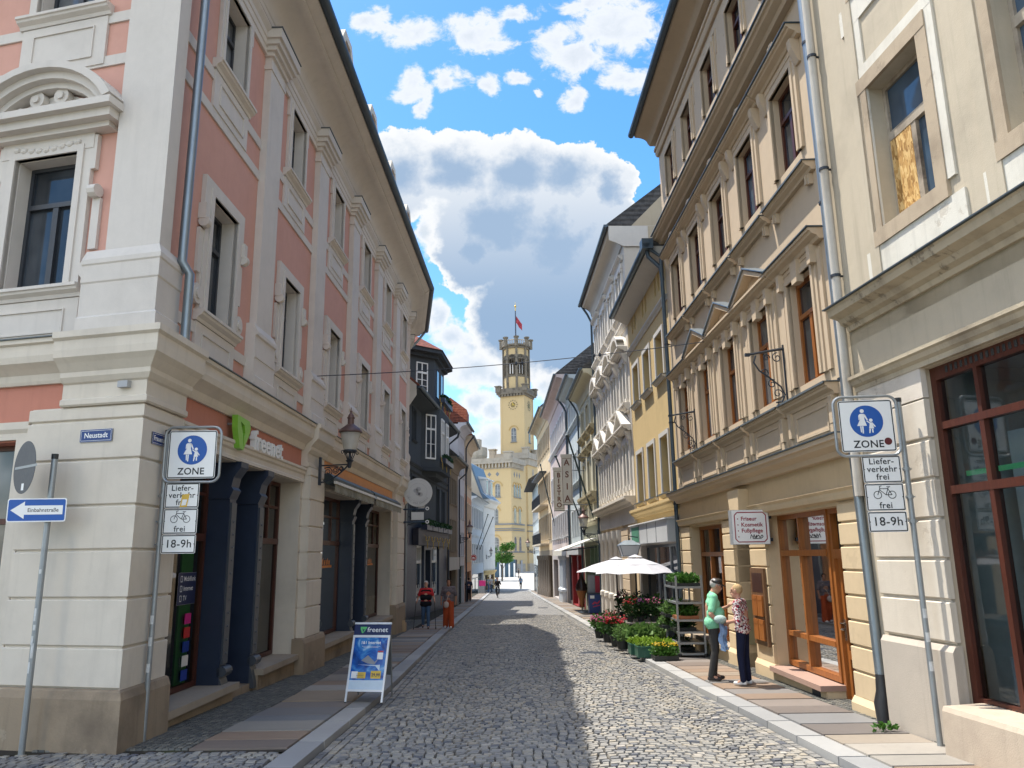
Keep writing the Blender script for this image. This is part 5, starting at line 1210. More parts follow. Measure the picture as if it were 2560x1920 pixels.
# ------------------------------------------------------------------ town hall and tower
M_hall = plaster('town_hall_ochre', (.56, .43, .24), .05, (.5, .36, .16), .04); M_hst = plaster('town_hall_stone', (.40, .36, .30), .2, (.2, .18, .15), .15)
M_dst = plaster('blackened_sandstone', (.20, .175, .14), .4, (.06, .055, .05), .3); M_slin = flat('string_stone', (.20, .21, .22), .8)
C0 = (-.53, 182.); HL = Fr(C0, -69, 'R'); HR = Fr(C0, 21.5, 'L')
B = empty('town_hall', (C0[0], C0[1], -1.75), 'ochre town hall with arched windows and stone parapet at the end of the street', 'town hall')
def archpts(c, hw, z0, z1, n=8): return [(c-hw, z0), (c+hw, z0)]+[(c+hw*cos(pi*k/n), z1-hw+hw*sin(pi*k/n)) for k in range(n+1)]
def archwin(par, fr, c, hw, z0, z1, hood=True, cross=True):
    s = MB(fr); s.ext(archpts(c, hw, z0, z1), .002, .05); o = part('arched_window', s, M_hst, par)
    s = MB(fr); s.ext(archpts(c, hw-.12, z0+.1, z1-.12), .05, .07); part('pane', s, M_pane2, o)
    if cross:
        s = MB(fr); s.box(c-.06, c+.06, .07, .1, z0+.1, z1-.2).box(c-hw+.12, c+hw-.12, .07, .095, z0+(z1-z0)*.42, z0+(z1-z0)*.42+.12)
        for k in range(1, 5): s.box(c-hw+.12, c+hw-.12, .07, .085, z0+(z1-z0)*.42*k/5 if k < 3 else z0+(z1-z0)*(.42+.12*(k-2)), (z0+(z1-z0)*.42*k/5 if k < 3 else z0+(z1-z0)*(.42+.12*(k-2)))+.05)
        part('glazing_bars', s, M_grame, o)
    if hood:
        s = MB(fr); n = 10; R2, R1 = hw+.55, hw+.40; zc = z1-hw
        for k in range(n):
            a, b_ = pi*k/n, pi*(k+1)/n
            s.ext([(c+R2*cos(a), zc+R2*sin(a)), (c+R2*cos(b_), zc+R2*sin(b_)), (c+R1*cos(b_), zc+R1*sin(b_)), (c+R1*cos(a), zc+R1*sin(a))], .002, .14)
        part('arch_moulding', s, plaster('arch_band', (.48, .33, .13), .1), o)
    s = MB(fr); s.box(c-hw-.15, c+hw+.15, .002, .25, z0-.18, z0); part('sill', s, M_slin, o)
s = MB(HL); s.box(0, 26, -14, 0, -2.2, 23.6); part('main_block', s, M_hall, B)
s = MB(HR); s.box(.0, 9.9, -6, -.01, -2.2, 23.6); part('side_block', s, M_hall, B)
def band(fr, a, b_, z0, z1, w_, mat, name): s = MB(fr); s.box(a, b_, .002, w_, z0, z1); return part(name, s, mat, B)
for fr, a, b_ in ((HL, -.2, 26), (HR, -.2, 8.0)):
    for z0, z1, w_ in ((9.05, 9.35, .25), (8.12, 8.3, .16), (7.7, 7.9, .2), (2.75, 3.0, .18), (5.0, 5.1, .03), (6.2, 6.3, .03), (4.0, 4.1, .03)): band(fr, a, b_, z0, z1, w_, M_slin if w_ > .1 else M_hall, 'string_course')
    band(fr, a, b_, -2.2, .2, .2, M_hst, 'base_course')
    band(fr, a-.4, b_, 23.3, 23.65, .75, M_hst, 'parapet_cornice'); s = MB(fr); s.box(a-.3, b_, .1, .6, 23.65, 24.6); part('parapet', s, M_hst, B)
    s = MB(fr)
    for k in range(int((b_-a)/.85)): s.box(a+.2+.85*k, a+.6+.85*k, .002, .55, 22.3, 23.3)
    s.box(a, b_, .002, .2, 22.05, 22.25); part('corbel_table', s, M_hst, B)
for c in (3.4, 5.45, 9, 12, 15, 18): s = MB(HL); s.ext([(c, 20.25), (c+.5, 20.8), (c, 21.35), (c-.5, 20.8)], .002, .04); part('diamond_window', s, M_slin, B)
for c in (2.1, 3.75, 5.35): s = MB(HR); s.ext([(c, 20.0), (c+.45, 20.7), (c, 21.4), (c-.45, 20.7)], .002, .04); part('diamond_window', s, M_slin, B)
for c in (3.37, 5.45, 9, 11, 15, 17): archwin(B, HL, c, .68, 15.5, 18.6); archwin(B, HL, c+.55 if c < 6 else c, .68, 9.4, 12.9)
for c in (3.9, 6.9): archwin(B, HL, c, .8, 3.2, 6.3)
for c in (2.1, 3.75, 5.4): archwin(B, HR, c, .62, 15.5, 18.4, cross=False)
for c in (2.2, 5.3): archwin(B, HR, c, .75, 9.4, 12.9, cross=False); archwin(B, HR, c, .72, 3.1, 6.4, False, False)
s = MB(HR); s.box(1.7, 2.5, .2, .25, -1.6, 1.2); part('ground_window', s, M_pane, B); s = MB(HR); s.box(4.9, 6.0, .2, .25, -2, 1.0); part('side_door', s, M_grame, B)
for fr, c in ((HL, .6), (HL, 13.0)):
    s = MB(fr); s.box(c-.9, c+.9, -.9, .75, 24.0, 25.7); s.box(c-1.1, c+1.1, -1.1, .95, 25.7, 26.0); part('parapet_turret', s, M_hst, B)
s = MB(HL); s.lathe((10.2, -2.4), [(2.6, 20), (2.6, 24.5), (3.0, 25.6), (3.0, 27.6)], 12); s.box(8.0, 9.8, -1.4, .2, 27.6, 29.4); part('corner_turret', s, M_hst, B)
C1 = (3.53, 191.3); QL = Fr(C1, -69, 'R'); QR = Fr(C1, 21.5, 'L')
s = MB(QL); s.box(0, 10, -8, 0, -2.2, 26.2); part('tower_block', s, M_hall, B); s = MB(QR); s.box(0, 6.4, -8, -.01, -2.2, 26.2); part('tower_block', s, M_hall, B)
for fr, a, b_ in ((QL, -.2, 10), (QR, -.2, 6.4)):
    for z0, z1, w_ in ((9.05, 9.35, .25), (7.7, 7.9, .2), (2.75, 3.0, .18)): band(fr, a, b_, z0, z1, w_, M_slin, 'string_course')
    band(fr, a, b_, -2.2, .2, .2, M_hst, 'base_course'); band(fr, a-.4, b_, 25.4, 25.8, .6, M_hst, 'parapet_cornice'); s = MB(fr); s.box(a-.2, b_, .05, .45, 25.8, 26.9); part('parapet', s, M_hst, B); s = MB(fr); s.box(a, b_, .002, .3, 23.8, 25.4); part('corbel_band', s, M_hst, B)
archwin(B, QR, 3.9, .5, 10.0, 13.0, cross=False); s = MB(QR); s.box(3.2, 4.4, .002, .05, 20.6, 23.0); part('blind_window', s, M_hst, B); archwin(B, QR, 4.1, .5, 15.2, 18.2, False, False)
for c, fr in ((.4, QL), (9.2, QL), (6.0, QR)): s = MB(fr); s.box(c-.75, c+.75, -.7, .6, 25.8, 27.9); s.box(c-.95, c+.95, -.9, .8, 27.9, 28.2); part('parapet_turret', s, M_hst, B)
# the tower itself
T0 = (2.95, 192.6); TL = Fr(T0, -69, 'R'); TR = Fr(T0, 21.5, 'L'); TS = 6.4
TB = empty('clock_tower', (1.17, 196.9, 26.), 'ochre clock tower with a blackened octagonal stone lantern rising behind the town hall', 'tower')
s = MB(TL); s.box(0, TS, -6.6, 0, 25, 41.8); part('tower_shaft', s, M_hall, TB)
s = MB(TL); s.box(-.02, .5, .0, .06, 26, 41.6).box(TS-.5, TS+.02, .0, .06, 26, 41.6); part('corner_strip', s, M_hall, TB); s = MB(TR); s.box(-.05, .55, .0, .06, 26, 41.6).box(6.1, 6.62, .0, .06, 26, 41.6); part('corner_strip', s, M_hall, TB)
archwin(TB, TL, 2.85, .72, 29.9, 33.5); archwin(TB, TR, 3.45, .6, 29.9, 33.4, True, False)
M_blk = flat('clock_black', (.012, .012, .014), .5); M_gld = flat('clock_gilding', (.55, .38, .08), .35, .7)
for fr, c in ((TL, 2.97), (TR, 3.5)):
    s = MB(fr); O = fr(c, .03, 39.3); pl_ = Plane2(O, Vector((-fr.d[0], -fr.d[1], 0)) if fr is TL else Vector((fr.d[0], fr.d[1], 0)), (0, 0, 1))
    s = MB(pl_); flat_ring(s, 0, 0, .62, .14, .012, 24)
    for k in range(12):
        a = pi/2-k*pi/6; cs, sn = cos(a), sin(a)
        for off in (-.10, .0, .10): flat_line(s, [(.98*cs-off*sn, .98*sn+off*cs), (1.26*cs-off*sn*1.1, 1.26*sn+off*cs*1.1)], .065, .012)
    flat_disc(s, 0, 0, .5, .011, 24)
    o = part('clock_face', s, M_blk, TB); s = MB(pl_); flat_line(s, [(0, -.2), (-.25, .85)], .09, .03); flat_line(s, [(-.1, .1), (.62, -.18)], .12, .034); flat_ring(s, 0, 0, .45, .06, .02, 20)
    for k in range(8): flat_line(s, [(.1*cos(k*pi/4), .1*sin(k*pi/4)), (.4*cos(k*pi/4), .4*sin(k*pi/4))], .04, .018)
    for k in range(12): flat_disc(s, 1.42*cos(k*pi/6), 1.42*sin(k*pi/6), .05, .02, 8)
    part('clock_hands', s, M_gld, o)
def gallery(zb, zt, hw, nm):
    s = MB(TL); c = TS/2; cw = -3.3
    s.box(c-hw+.45, c+hw-.45, cw-hw+.45, cw+hw-.45, zb-.5, zb).box(c-hw, c+hw, cw-hw, cw+hw, zb, zb+.5); g = part(nm, s, M_dst, TB)
    s = MB(TL)
    for q in (-1, 1): s.box(c-hw+.1, c+hw-.1, cw+q*(hw-.25)-.15, cw+q*(hw-.25)+.15, zb+.5, zt-.4); s.box(c+q*(hw-.25)-.15, c+q*(hw-.25)+.15, cw-hw+.4, cw+hw-.4, zb+.5, zt-.4)
    part('parapet', s, M_dst, g)
    for a in (-1, 1):
        for b_ in (-1, 1): s = MB(TL); x, y_ = c+a*(hw-.4), cw+b_*(hw-.4); s.box(x-.6, x+.6, y_-.6, y_+.6, zb+.5, zt+.1).box(x-.8, x+.8, y_-.8, y_+.8, zt+.1, zt+.35); part('corner_block', s, M_dst, g)
    s = MB(TL)
    for k in range(9): s.box(c-hw+.5+k*(2*hw-1.5)/8, c-hw+1.0+k*(2*hw-1.5)/8, cw+hw-.5, cw+hw-.1, zb-.55, zb)
    part('corbel_table', s, M_dst, g)
gallery(42.1, 44.0, 4.0, 'lower_gallery')
cx, cw = TS/2, -3.3; oct_ = lambda r, z: [(cx+r*cos(pi/8+k*pi/4+.0), cw+r*sin(pi/8+k*pi/4)) for k in range(8)]
s = MB(TL); s.exth(oct_(3.25, 0), 42, 46.9); s.exth(oct_(3.25, 0), 52.6, 54.6); part('octagon', s, M_hall, TB)
s = MB(TL); s.exth(oct_(2.4, 0), 46.9, 52.6); part('lantern_core', s, flat('lantern_dark', (.05, .05, .055), .9), TB) if False else None
V = oct_(3.3, 0)
for k in range(8):
    a, b_ = V[k], V[(k+1) % 8]; s = MB(TL); s.tube([(a[0], a[1], 42.2), (a[0], a[1], 54.6)], .34, 6); part('corner_shaft', s, M_dst, TB)
    A = Vector(TL(a[0], a[1], 0)); Bv = Vector(TL(b_[0], b_[1], 0)); d = Bv-A; f2 = Fr((A.x, A.y), math.degrees(atan2(d.x, d.y)), 'R'); L = d.length
    s = MB(f2); s.wall(0, L, 46.9, 52.6, [(L/2-.62, L/2-.12, 47.4, 51.4, .4), (L/2+.12, L/2+.62, 47.4, 51.4, .4)], 0)
    s.box(L/2-.9, L/2-.68, .0, .18, 47.2, 51.9).box(L/2+.68, L/2+.9, 0, .18, 47.2, 51.9); s.ext([(L/2-.9, 51.9), (L/2+.9, 51.9), (L/2+.6, 52.4), (L/2, 52.75), (L/2-.6, 52.4)], 0, .16); s.box(0, L, 0, .2, 46.7, 46.95)
    part('belfry_side', s, M_dst, TB)
s = MB(TL); s.exth(oct_(3.6, 0), 54.3, 54.9); s.exth(oct_(4.0, 0), 54.9, 55.3); g = part('upper_gallery', s, M_dst, TB)
V = oct_(3.85, 0)
for k in range(8):
    a, b_ = V[k], V[(k+1) % 8]; s = MB(TL); s.lathe(a, [(.5, 54.6), (.5, 56.7), (.75, 56.9), (.75, 57.15)], 8); part('merlon', s, M_dst, g)
    s = MB(TL)
    for j in range(1, 6): s.box(a[0]+(b_[0]-a[0])*j/6-.07, a[0]+(b_[0]-a[0])*j/6+.07, a[1]+(b_[1]-a[1])*j/6-.07, a[1]+(b_[1]-a[1])*j/6+.07, 55.3, 56.3)
    s.tube([(a[0], a[1], 56.35), (b_[0], b_[1], 56.35)], .12, 6); part('baluster_rail', s, M_hst, g)
s = MB(); s.tube([(1.15, 196.9, 54), (1.15, 196.9, 65.2)], [.2, .13], 10); fpo = single('flagpole', s, flat('dark_flagpole', (.02, .03, .06), .4), 'tall dark flagpole with a gilded finial standing on the tower top', 'flagpole', (1.15, 196.9, 55.2))
s = MB(); s.tube([(1.15, 196.9, 65.2), (1.15, 196.9, 66.4), (1.15, 196.9, 67.6)], [.12, .1, .03], 8).ball((1.15, 196.9, 66.4), .3, seg=10); part('finial', s, M_gld, fpo, 40)
s = MB(); n = 8
fl = [[(1.3+1.5*k/n+.06*sin(k), 196.9+.25*sin(k*1.1+j*.7), 63.8-.28*k-.4*j*(1-.25*k/n)-.05*k*j*.2) for k in range(n+1)] for j in range(6)]
for j in range(5):
    for k in range(n): s.face([fl[j][k], fl[j][k+1], fl[j+1][k+1], fl[j+1][k]])
single('flag', s, flat('red_flag_cloth', (.34, .035, .05), .8, 0, .25), 'red flag hanging limp on the tower flagpole', 'flag', (1.3, 196.9, 63.8), smooth=60)
# city behind the hall: low mass to close the view
s = MB(); s.box(8, 60, 205, 225, -2, 9); single('background_house', s, M_pk, 'plain low house behind the town hall on the far side of the square', 'house', (34, 215, -2))
s = MB(); s.box(-60, -16, 200, 222, -2, 15); single('background_house', s, M_iv, 'plain ivory house far left behind the mansard house', 'house', (-38, 211, -2))
# ------------------------------------------------------------------ signs
M_galv = flat('galvanised_steel', (.30, .32, .33), .45, .6, .2, bump=.1, scale=8)
M_sw = flat('sign_white', (.80, .80, .78), .4, 0, .04); M_sb = flat('sign_blue', (.008, .085, .36), .4, 0, .05); M_sk = flat('sign_black', (.012, .012, .014), .45, 0, .05)
M_back = flat('sign_back_grey', (.085, .09, .095), .55, .2, .12); M_capb = flat('black_plastic', (.015, .015, .017), .4)
SIGN = [M_sw, M_sk, M_sb]
def plate(w_, h, r, cx, cy, mb, border=.012, t=.004, lift0=0):
    mb.m = 0; n0 = len(mb.f)
    A = rrect(w_, h, r, 5, cx, cy); flat_poly(mb, A, lift0+t); mb.m = 3; flat_poly(mb, A[::-1], lift0-.0)
    for k in range(len(A)): a, b = A[k], A[(k+1) % len(A)]; mb.face([(a[0], a[1], lift0), (b[0], b[1], lift0), (b[0], b[1], lift0+t), (a[0], a[1], lift0+t)])
    if border: mb.m = 1; frame_rr(mb, w_-.012, h-.012, max(r-.006, .004), border, lift0+t+.001, cx, cy)
    mb.m = 1; return mb
def pict(mb, cx, cy, sc, L):
    q = lambda P_: [(cx+(a-475)*sc, cy-(b-355)*sc) for a, b in P_]
    mb.m = 2; flat_disc(mb, cx, cy, 200*sc, L+.001, 48); mb.m = 0; L += .002
    flat_disc(mb, *q([(432, 226)])[0], 25*sc, L, 20); flat_disc(mb, *q([(528, 345)])[0], 22*sc, L, 18)
    for P_ in ([(412, 262), (450, 262), (466, 280), (454, 300), (454, 335), (475, 414), (358, 414), (398, 335), (396, 285)], [(412, 262), (396, 285), (396, 335), (384, 340), (384, 285), (396, 266)],
               [(450, 262), (466, 272), (494, 340), (482, 348), (454, 300)], [(392, 418), (409, 418), (409, 496), (396, 496)], [(415, 418), (433, 418), (430, 512), (414, 510)],
               [(512, 372), (545, 374), (550, 400), (558, 450), (498, 450), (508, 400)], [(545, 374), (580, 424), (570, 434), (546, 400)], [(512, 372), (510, 386), (474, 358), (480, 346)],
               [(500, 454), (520, 454), (507, 508), (495, 508)], [(530, 454), (547, 454), (547, 502), (532, 502)]): flat_poly(mb, q(P_), L)
def bike_icon(mb, cx, cy, s, L):
    mb.m = 1; q = lambda P_: [(cx+a*s, cy+b*s) for a, b in P_]
    flat_ring(mb, cx-.62*s, cy-.2*s, .36*s, .06*s, L, 28); flat_ring(mb, cx+.62*s, cy-.2*s, .36*s, .06*s, L, 28)
    for P_ in ([(-.62, -.2), (-.38, .42)], [(-.44, .28), (.1, -.2), (.62, -.2)], [(-.40, .36), (.30, .36)], [(.1, -.2), (.36, .5)], [(.30, .34), (.62, -.2)], [(.2, .52), (.52, .52)], [(-.38, .42), (-.42, .56), (-.22, .62)]): flat_line(mb, q(P_), .06*s, L)
def zone_post(base, ztop, plx, label, sticker, side, yaw=0):
    b = empty('traffic_sign', base, label, 'traffic sign', 'pedestrian zone signs')
    x, y, z = base; s = MB(); s.tube([(x, y, z-.05), (x, y, ztop)], .0315, 14); o = part('pole', s, M_galv, b, 40)
    s = MB(); s.lathe((x, y), [(.036, ztop-.03), (.036, ztop+.02)], 12); part('pole_cap', s, M_capb, o)
    for zz, rr in ((1.05, .033), (1.3, .033), (.75, .033)):     # worn stickers round the pole
        s = MB(); s.lathe((x, y), [(rr, z+zz), (rr, z+zz+.10)], 14, -2.4, -.9); part('sticker', s, flat('worn_sticker', (.55, .56, .55), .6, 0, .5), o)
    R_v = Vector((cos(yaw), sin(yaw), 0)); cz = (plx[2]+plx[3])/2; cx = (plx[0]+plx[1])/2
    pl_ = Plane2((x+(cx-x)*cos(yaw), y-.06+(cx-x)*sin(yaw), cz), R_v, (0, 0, 1))
    s = MB(pl_); plate(.6, .6, .03, 0, 0, s); pict(s, 0, .055, .00092, .005); s.m = 1; add_text(s, 'ZONE', 0, -.215, .118, .006, offset=.002, space=1.05)
    if sticker == 'red': s.m = 4; flat_disc(s, .215, -.185, .042, .0065, 20)
    o = part('zone_plate', s, SIGN+[M_back, flat('dark_red_sticker', (.11, .012, .012), .5)], b)
    s = MB(pl_); n = rrect(.70, .69, .10, 6); s.tube([(a, c, -.008) for a, c in n]+[(n[0][0], n[0][1], -.008)], .017, 8); part('tube_frame', s, M_galv, b, 40)
    ax = plx[4]; zt = plx[2]-.05
    for i, (h, rows) in enumerate(((.315, ('Liefer-', 'verkehr', 'frei')), (.315, None), (.235, ('18-9h',)))):
        zc_ = zt-h/2; p3 = Plane2((x+(ax-x)*cos(yaw), y-.05+(ax-x)*sin(yaw), zc_), R_v, (0, 0, 1)); s = MB(p3); plate(.42, h-.008, .02, 0, 0, s)
        if rows and len(rows) == 3:
            for k, t_ in enumerate(rows): add_text(s, t_, 0, .088-.088*k, .098, .006, offset=.0012, space=1.06)
            if sticker == 'yellow':
                s.m = 4; flat_poly(s, [(-.02, -.145), (.07, -.14), (.095, .02), (.005, .01)], .0075); s.m = 0; flat_poly(s, [(.0, -.125), (.055, -.12), (.07, -.05), (.012, -.05)], .0085)
        elif rows: add_text(s, '18-9h', 0, 0, .135, .006, offset=.0012, space=1.05)
        else: bike_icon(s, 0, .05, .125, .006); s.m = 1; add_text(s, 'frei', 0, -.095, .098, .006, offset=.0012, space=1.06)
        s.m = 1
        for q in (-.19, .19): flat_disc(s, q, 0, .006, .0062, 8)
        o = part('supplementary_plate', s, SIGN+[M_back, flat('yellow_sticker', (.66, .42, .06), .5)], b)
        c = MB(); c.lathe((x, y), [(.04, zc_-.02), (.04, zc_+.02)], 12); c.tube([(x-.055, y-.01, zc_), (x+.055, y-.01, zc_)], .008, 6); part('clamp', c, M_galv, o)
        zt -= h
zone_post((-4.36, 9.76, -.134), 3.50, (-4.31, -3.71, 2.90, 3.50, -4.10), 'left zone sign post with a yellow sticker on its delivery plate by the corner house', 'yellow', 'L', .0)
zone_post((4.49, 8.92, -.12), 3.62, (3.79, 4.38, 3.02, 3.61, 4.20), 'right zone sign post with a round red sticker beside the shop window', 'red', 'R', -.12)
b = empty('traffic_sign', (-5.43, 9.2, -.12), 'grey sign post with a blue one-way arrow plate and the back of a round sign', 'traffic sign', 'one way signs')
s = MB(); s.tube([(-5.43, 9.2, -.17), (-5.43, 9.2, 3.13)], .034, 14); o = part('pole', s, M_galv, b, 40)
s = MB(); s.lathe((-5.43, 9.2), [(.038, 3.10), (.038, 3.16)], 12); part('pole_cap', s, M_capb, o)
for zz, hh, aa in ((1.0, .1, -2.2), (1.16, .06, -1.9), (1.26, .14, -2.1), (1.78, .05, -2.0), (.86, .16, -1.8), (.7, .12, -2.3)): s = MB(); s.lathe((-5.43, 9.2), [(.0352, zz), (.0352, zz+hh)], 14, aa, aa+.8); part('sticker', s, MATS['worn_sticker'], o)
yw = radians(38); pl_ = Plane2((-5.74, 9.14, 3.0), (cos(yw), -sin(yw), 0), (0, 0, 1)); s = MB(pl_)
n = 48; A = [(.31*cos(2*pi*k/n), .31*sin(2*pi*k/n)) for k in range(n)]; s.ext([(a, c) for a, c in A], 0, 0) if False else None
s.m = 0; flat_poly(s, A, .0); flat_poly(s, A[::-1], -.004)
for k in range(n): a, c = A[k], A[(k+1) % n]; s.face([(a[0], a[1], -.004), (c[0], c[1], -.004), (c[0], c[1], 0), (a[0], a[1], 0)])
s.m = 1; s.box(-.27, .36, -.016, .016, .002, .012) if False else flat_poly(s, [(-.27, -.012), (.36, -.012), (.36, .018), (-.27, .018)], .004)
s.m = 2; flat_poly(s, [(-.02, -.27), (.05, -.27), (.05, -.19), (-.02, -.19)], .003)
part('round_plate_back', s, [M_back, M_galv, M_sw], b)
pl_ = Plane2((-5.53, 9.13, 2.50), (cos(.02), sin(.02), 0), (-.02, 0, 1)); s = MB(pl_); plate(.68, .27, .025, 0, 0, s, 0); s.m = 2; flat_poly(s, rrect(.655, .245, .02, 5), .005); s.m = 0
flat_poly(s, [(-.30, 0), (-.14, .10), (-.14, .052), (.30, .052), (.30, -.052), (-.14, -.052), (-.14, -.10)], .006); s.m = 1; add_text(s, 'Einbahnstraße', .075, -.002, .062, .007, offset=.0006, space=1.02)
part('one_way_plate', s, SIGN+[M_back], b)
# street name plates
def nameplate(fr, u0, u1, z0, z1, w_, t, label, left):
    O = fr((u0+u1)/2, w_, (z0+z1)/2); r_ = Vector((fr.d[0], fr.d[1], 0))*(-1 if left else 1); pl_ = Plane2(O, r_, (0, 0, 1)); W_, H_ = u1-u0, z1-z0
    s = MB(pl_); plate(W_, H_, .008, 0, 0, s, 0, .012); s.m = 2; flat_poly(s, rrect(W_-.004, H_-.004, .008), .0125); s.m = 0; frame_rr(s, W_-.03, H_-.03, .006, .004, .0135); add_text(s, t, 0, 0, H_*.58, .014, offset=.0012, shear=.0)
    s.m = 1; flat_disc(s, -W_/2+.012, 0, .004, .014, 8); flat_disc(s, W_/2-.012, 0, .004, .014, 8)
    O = Vector(O); b_ = O; s.v = [tuple(Vector(q)-b_) for q in s.v]; o = part('street_name_plate', s, [M_sw, M_sk, flat('enamel_blue', (.012, .035, .16), .25, 0, .1), M_back]); o.location = b_
    tag(o, label, 'street sign', 'blue enamel street names')
nameplate(F0, .26, .72, 3.325, 3.48, .122, 'Neustadt', 'blue enamel plate reading Neustadt on the side face of the corner pier', True)
nameplate(F1, .08, .62, 3.31, 3.46, .122, 'Frauenstraße', 'blue enamel plate partly hidden behind the left zone sign', False)
s = MB(F0); s.box(.06, .2, .12, .2, 3.97, 4.05); single('junction_box', s, M_grame, 'small grey junction box high on the corner pier', 'box', F0(.13, .12, 4.0))
# raised shop lettering
b = empty('shop_lettering', F1(4.0, .05, 3.7), 'white raised shop name with a green folded emblem on the red fascia', 'shop sign')
pl_ = Plane2(F1(4.0, .10, 3.87), (F1.d[0], F1.d[1], 0), (0, 0, 1)); s = MB(pl_); add_text(s, 'freenet', .36, -.01, .46, 0, .045, .008, sx=1.14); part('letters', s, flat('white_acrylic', (.78, .78, .76), .35, 0, .04), b)
s = MB(pl_); M_lg = flat('lime_acrylic', (.22, .50, .05), .35, 0, .1)
for P_ in ([(-1.34, .26), (-.82, .24), (-.74, .14), (-.98, .02), (-1.02, .14), (-1.2, .18)], [(-1.34, .26), (-1.2, .18), (-1.08, .0), (-1.02, -.26), (-1.18, -.24), (-1.32, .06)], [(-.74, .14), (-.80, .0), (-.98, -.2), (-1.02, -.26), (-1.02, -.04), (-.98, .02)]):
    N = len(P_); A = [s.p(a, c, .0) for a, c in P_]; C_ = [s.p(a, c, .09) for a, c in P_]
    for k in range(N): s.idx((A[k], A[(k+1) % N], C_[(k+1) % N], C_[k]))
    s.idx(A[::-1]); s.idx(C_)
part('emblem', s, M_lg, b)
s = MB(F1); s.tube([(2.7, .06, 3.72), (5.4, .06, 3.72)], .015, 6).tube([(2.75, .0, 4.0), (2.75, .09, 4.0)], .02, 6).tube([(2.75, .0, 3.72), (2.75, .09, 3.72)], .02, 6).tube([(5.3, .0, 3.72), (5.3, .09, 3.72)], .02, 6); part('mounting_rail', s, M_galv, b)
# shop window contents of the corner house
s = MB(F1); s.box(2.55, 2.95, -.50, -.47, .1, 2.2); o = part('green_window_strip', s, flat('green_foil', (.05, .32, .04), .5), bpy.data.objects['corner_house'])
pl_ = Plane2(F1(2.62, -.405, 1.5), (F1.d[0], F1.d[1], 0), (0, 0, 1)); s = MB(pl_); plate(.62, .46, .01, 0, 0, s, 0, .004); s.m = 2; flat_poly(s, rrect(.616, .456, .01), .005); s.m = 0
for k, t_ in enumerate(('Mobilfunk', 'Internet', 'TV')): add_text(s, t_, -.12, .14-.14*k, .10, .007, align='LEFT', offset=.001); frame_rr(s, .07, .09, .012, .012, .007, -.2, .14-.14*k)
part('window_sticker', s, [M_sw, M_sk, flat('navy_foil', (.012, .02, .07), .4), M_sk], bpy.data.objects['corner_house'])
for k, c in enumerate(((.55, .02, .2), (.5, .03, .03), (.01, .04, .25), (.75, .72, .66), (.02, .05, .3), (.01, .07, .2))):
    s = MB(F1); z = 1.06-.20*k; s.box(2.64, 2.84, -.41, -.40, z-.075, z+.075); part('provider_sticker', s, flat('sticker_tone_%s' % 'abcdef'[k], c, .4), bpy.data.objects['corner_house'])
BC = [flat('red_balloon', (.62, .03, .10), .25), flat('blue_balloon', (.14, .38, .62), .25), flat('lime_balloon', (.32, .58, .06), .25)]
for k in range(15):
    z = .28+.118*k; u = 5.35+.24*(k % 2)+.1*sin(k*2.1); c = (0, 1, 2, 0, 1)[k % 5]
    s = MB(F1); s.ball((u, -.72-.08*(k % 3), z), .17, .15, .19, 14, 10)
    single('balloon', s, BC[c], ('red', 'blue', 'lime green')[c]+' balloon in the tall balloon column behind the right pane of the first shop', 'balloon', F1(u, -.75, z-.19), 'balloons in the shop window', 60)
def foil():
    m, t_ = newmat('photo_foil'); p = pos(t_); c_ = t_.ramp(t_.noise(t_.vm('MULTIPLY', p, (3, 3, 1.2)), 4, 6, .7), [(.3, (.10, .07, .045, 1)), (.5, (.42, .33, .22, 1)), (.7, (.62, .58, .48, 1))]); finish(t_, princ(t_, c_, .5)); return m
MF = foil()
for a, b_ in ((8.6, 11.7), (14.0, 17.2)): s = MB(F1); s.box(a, b_, -.435, -.428, .16, .72); part('photo_foil_strip', s, MF, bpy.data.objects['corner_house'])
for a, t_ in ((10.1, 'City Travel'), (15.4, 'City Travel')): pl_ = Plane2(F1(a, -.40, 1.78), (F1.d[0], F1.d[1], 0), (0, 0, 1)); s = MB(pl_); flat_poly(s, [(-1.1, -.05), (1.1, -.03), (1.1, -.09), (-1.1, -.11)], .003); [flat_poly(s, [(-1.0+.22*k, -.02), (-.86+.22*k, -.02), (-.84+.22*k, .10+.05*(k % 2)), (-.98+.22*k, .08)], .003) for k in range(9)]; part('orange_decal', s, flat('orange_foil', (.62, .20, .03), .5), bpy.data.objects['corner_house'])
s = MB(F1); s.box(9.2, 11.2, -1.6, -1.5, -.1, 1.6); part('purple_display', s, flat('purple_display', (.10, .015, .09), .6), bpy.data.objects['corner_house'])
s = MB(F1); s.box(8.9, 11.4, -2.2, -2.1, -.1, 2.6); part('teal_display', s, flat('teal_display', (.03, .11, .15), .6), bpy.data.objects['corner_house'])
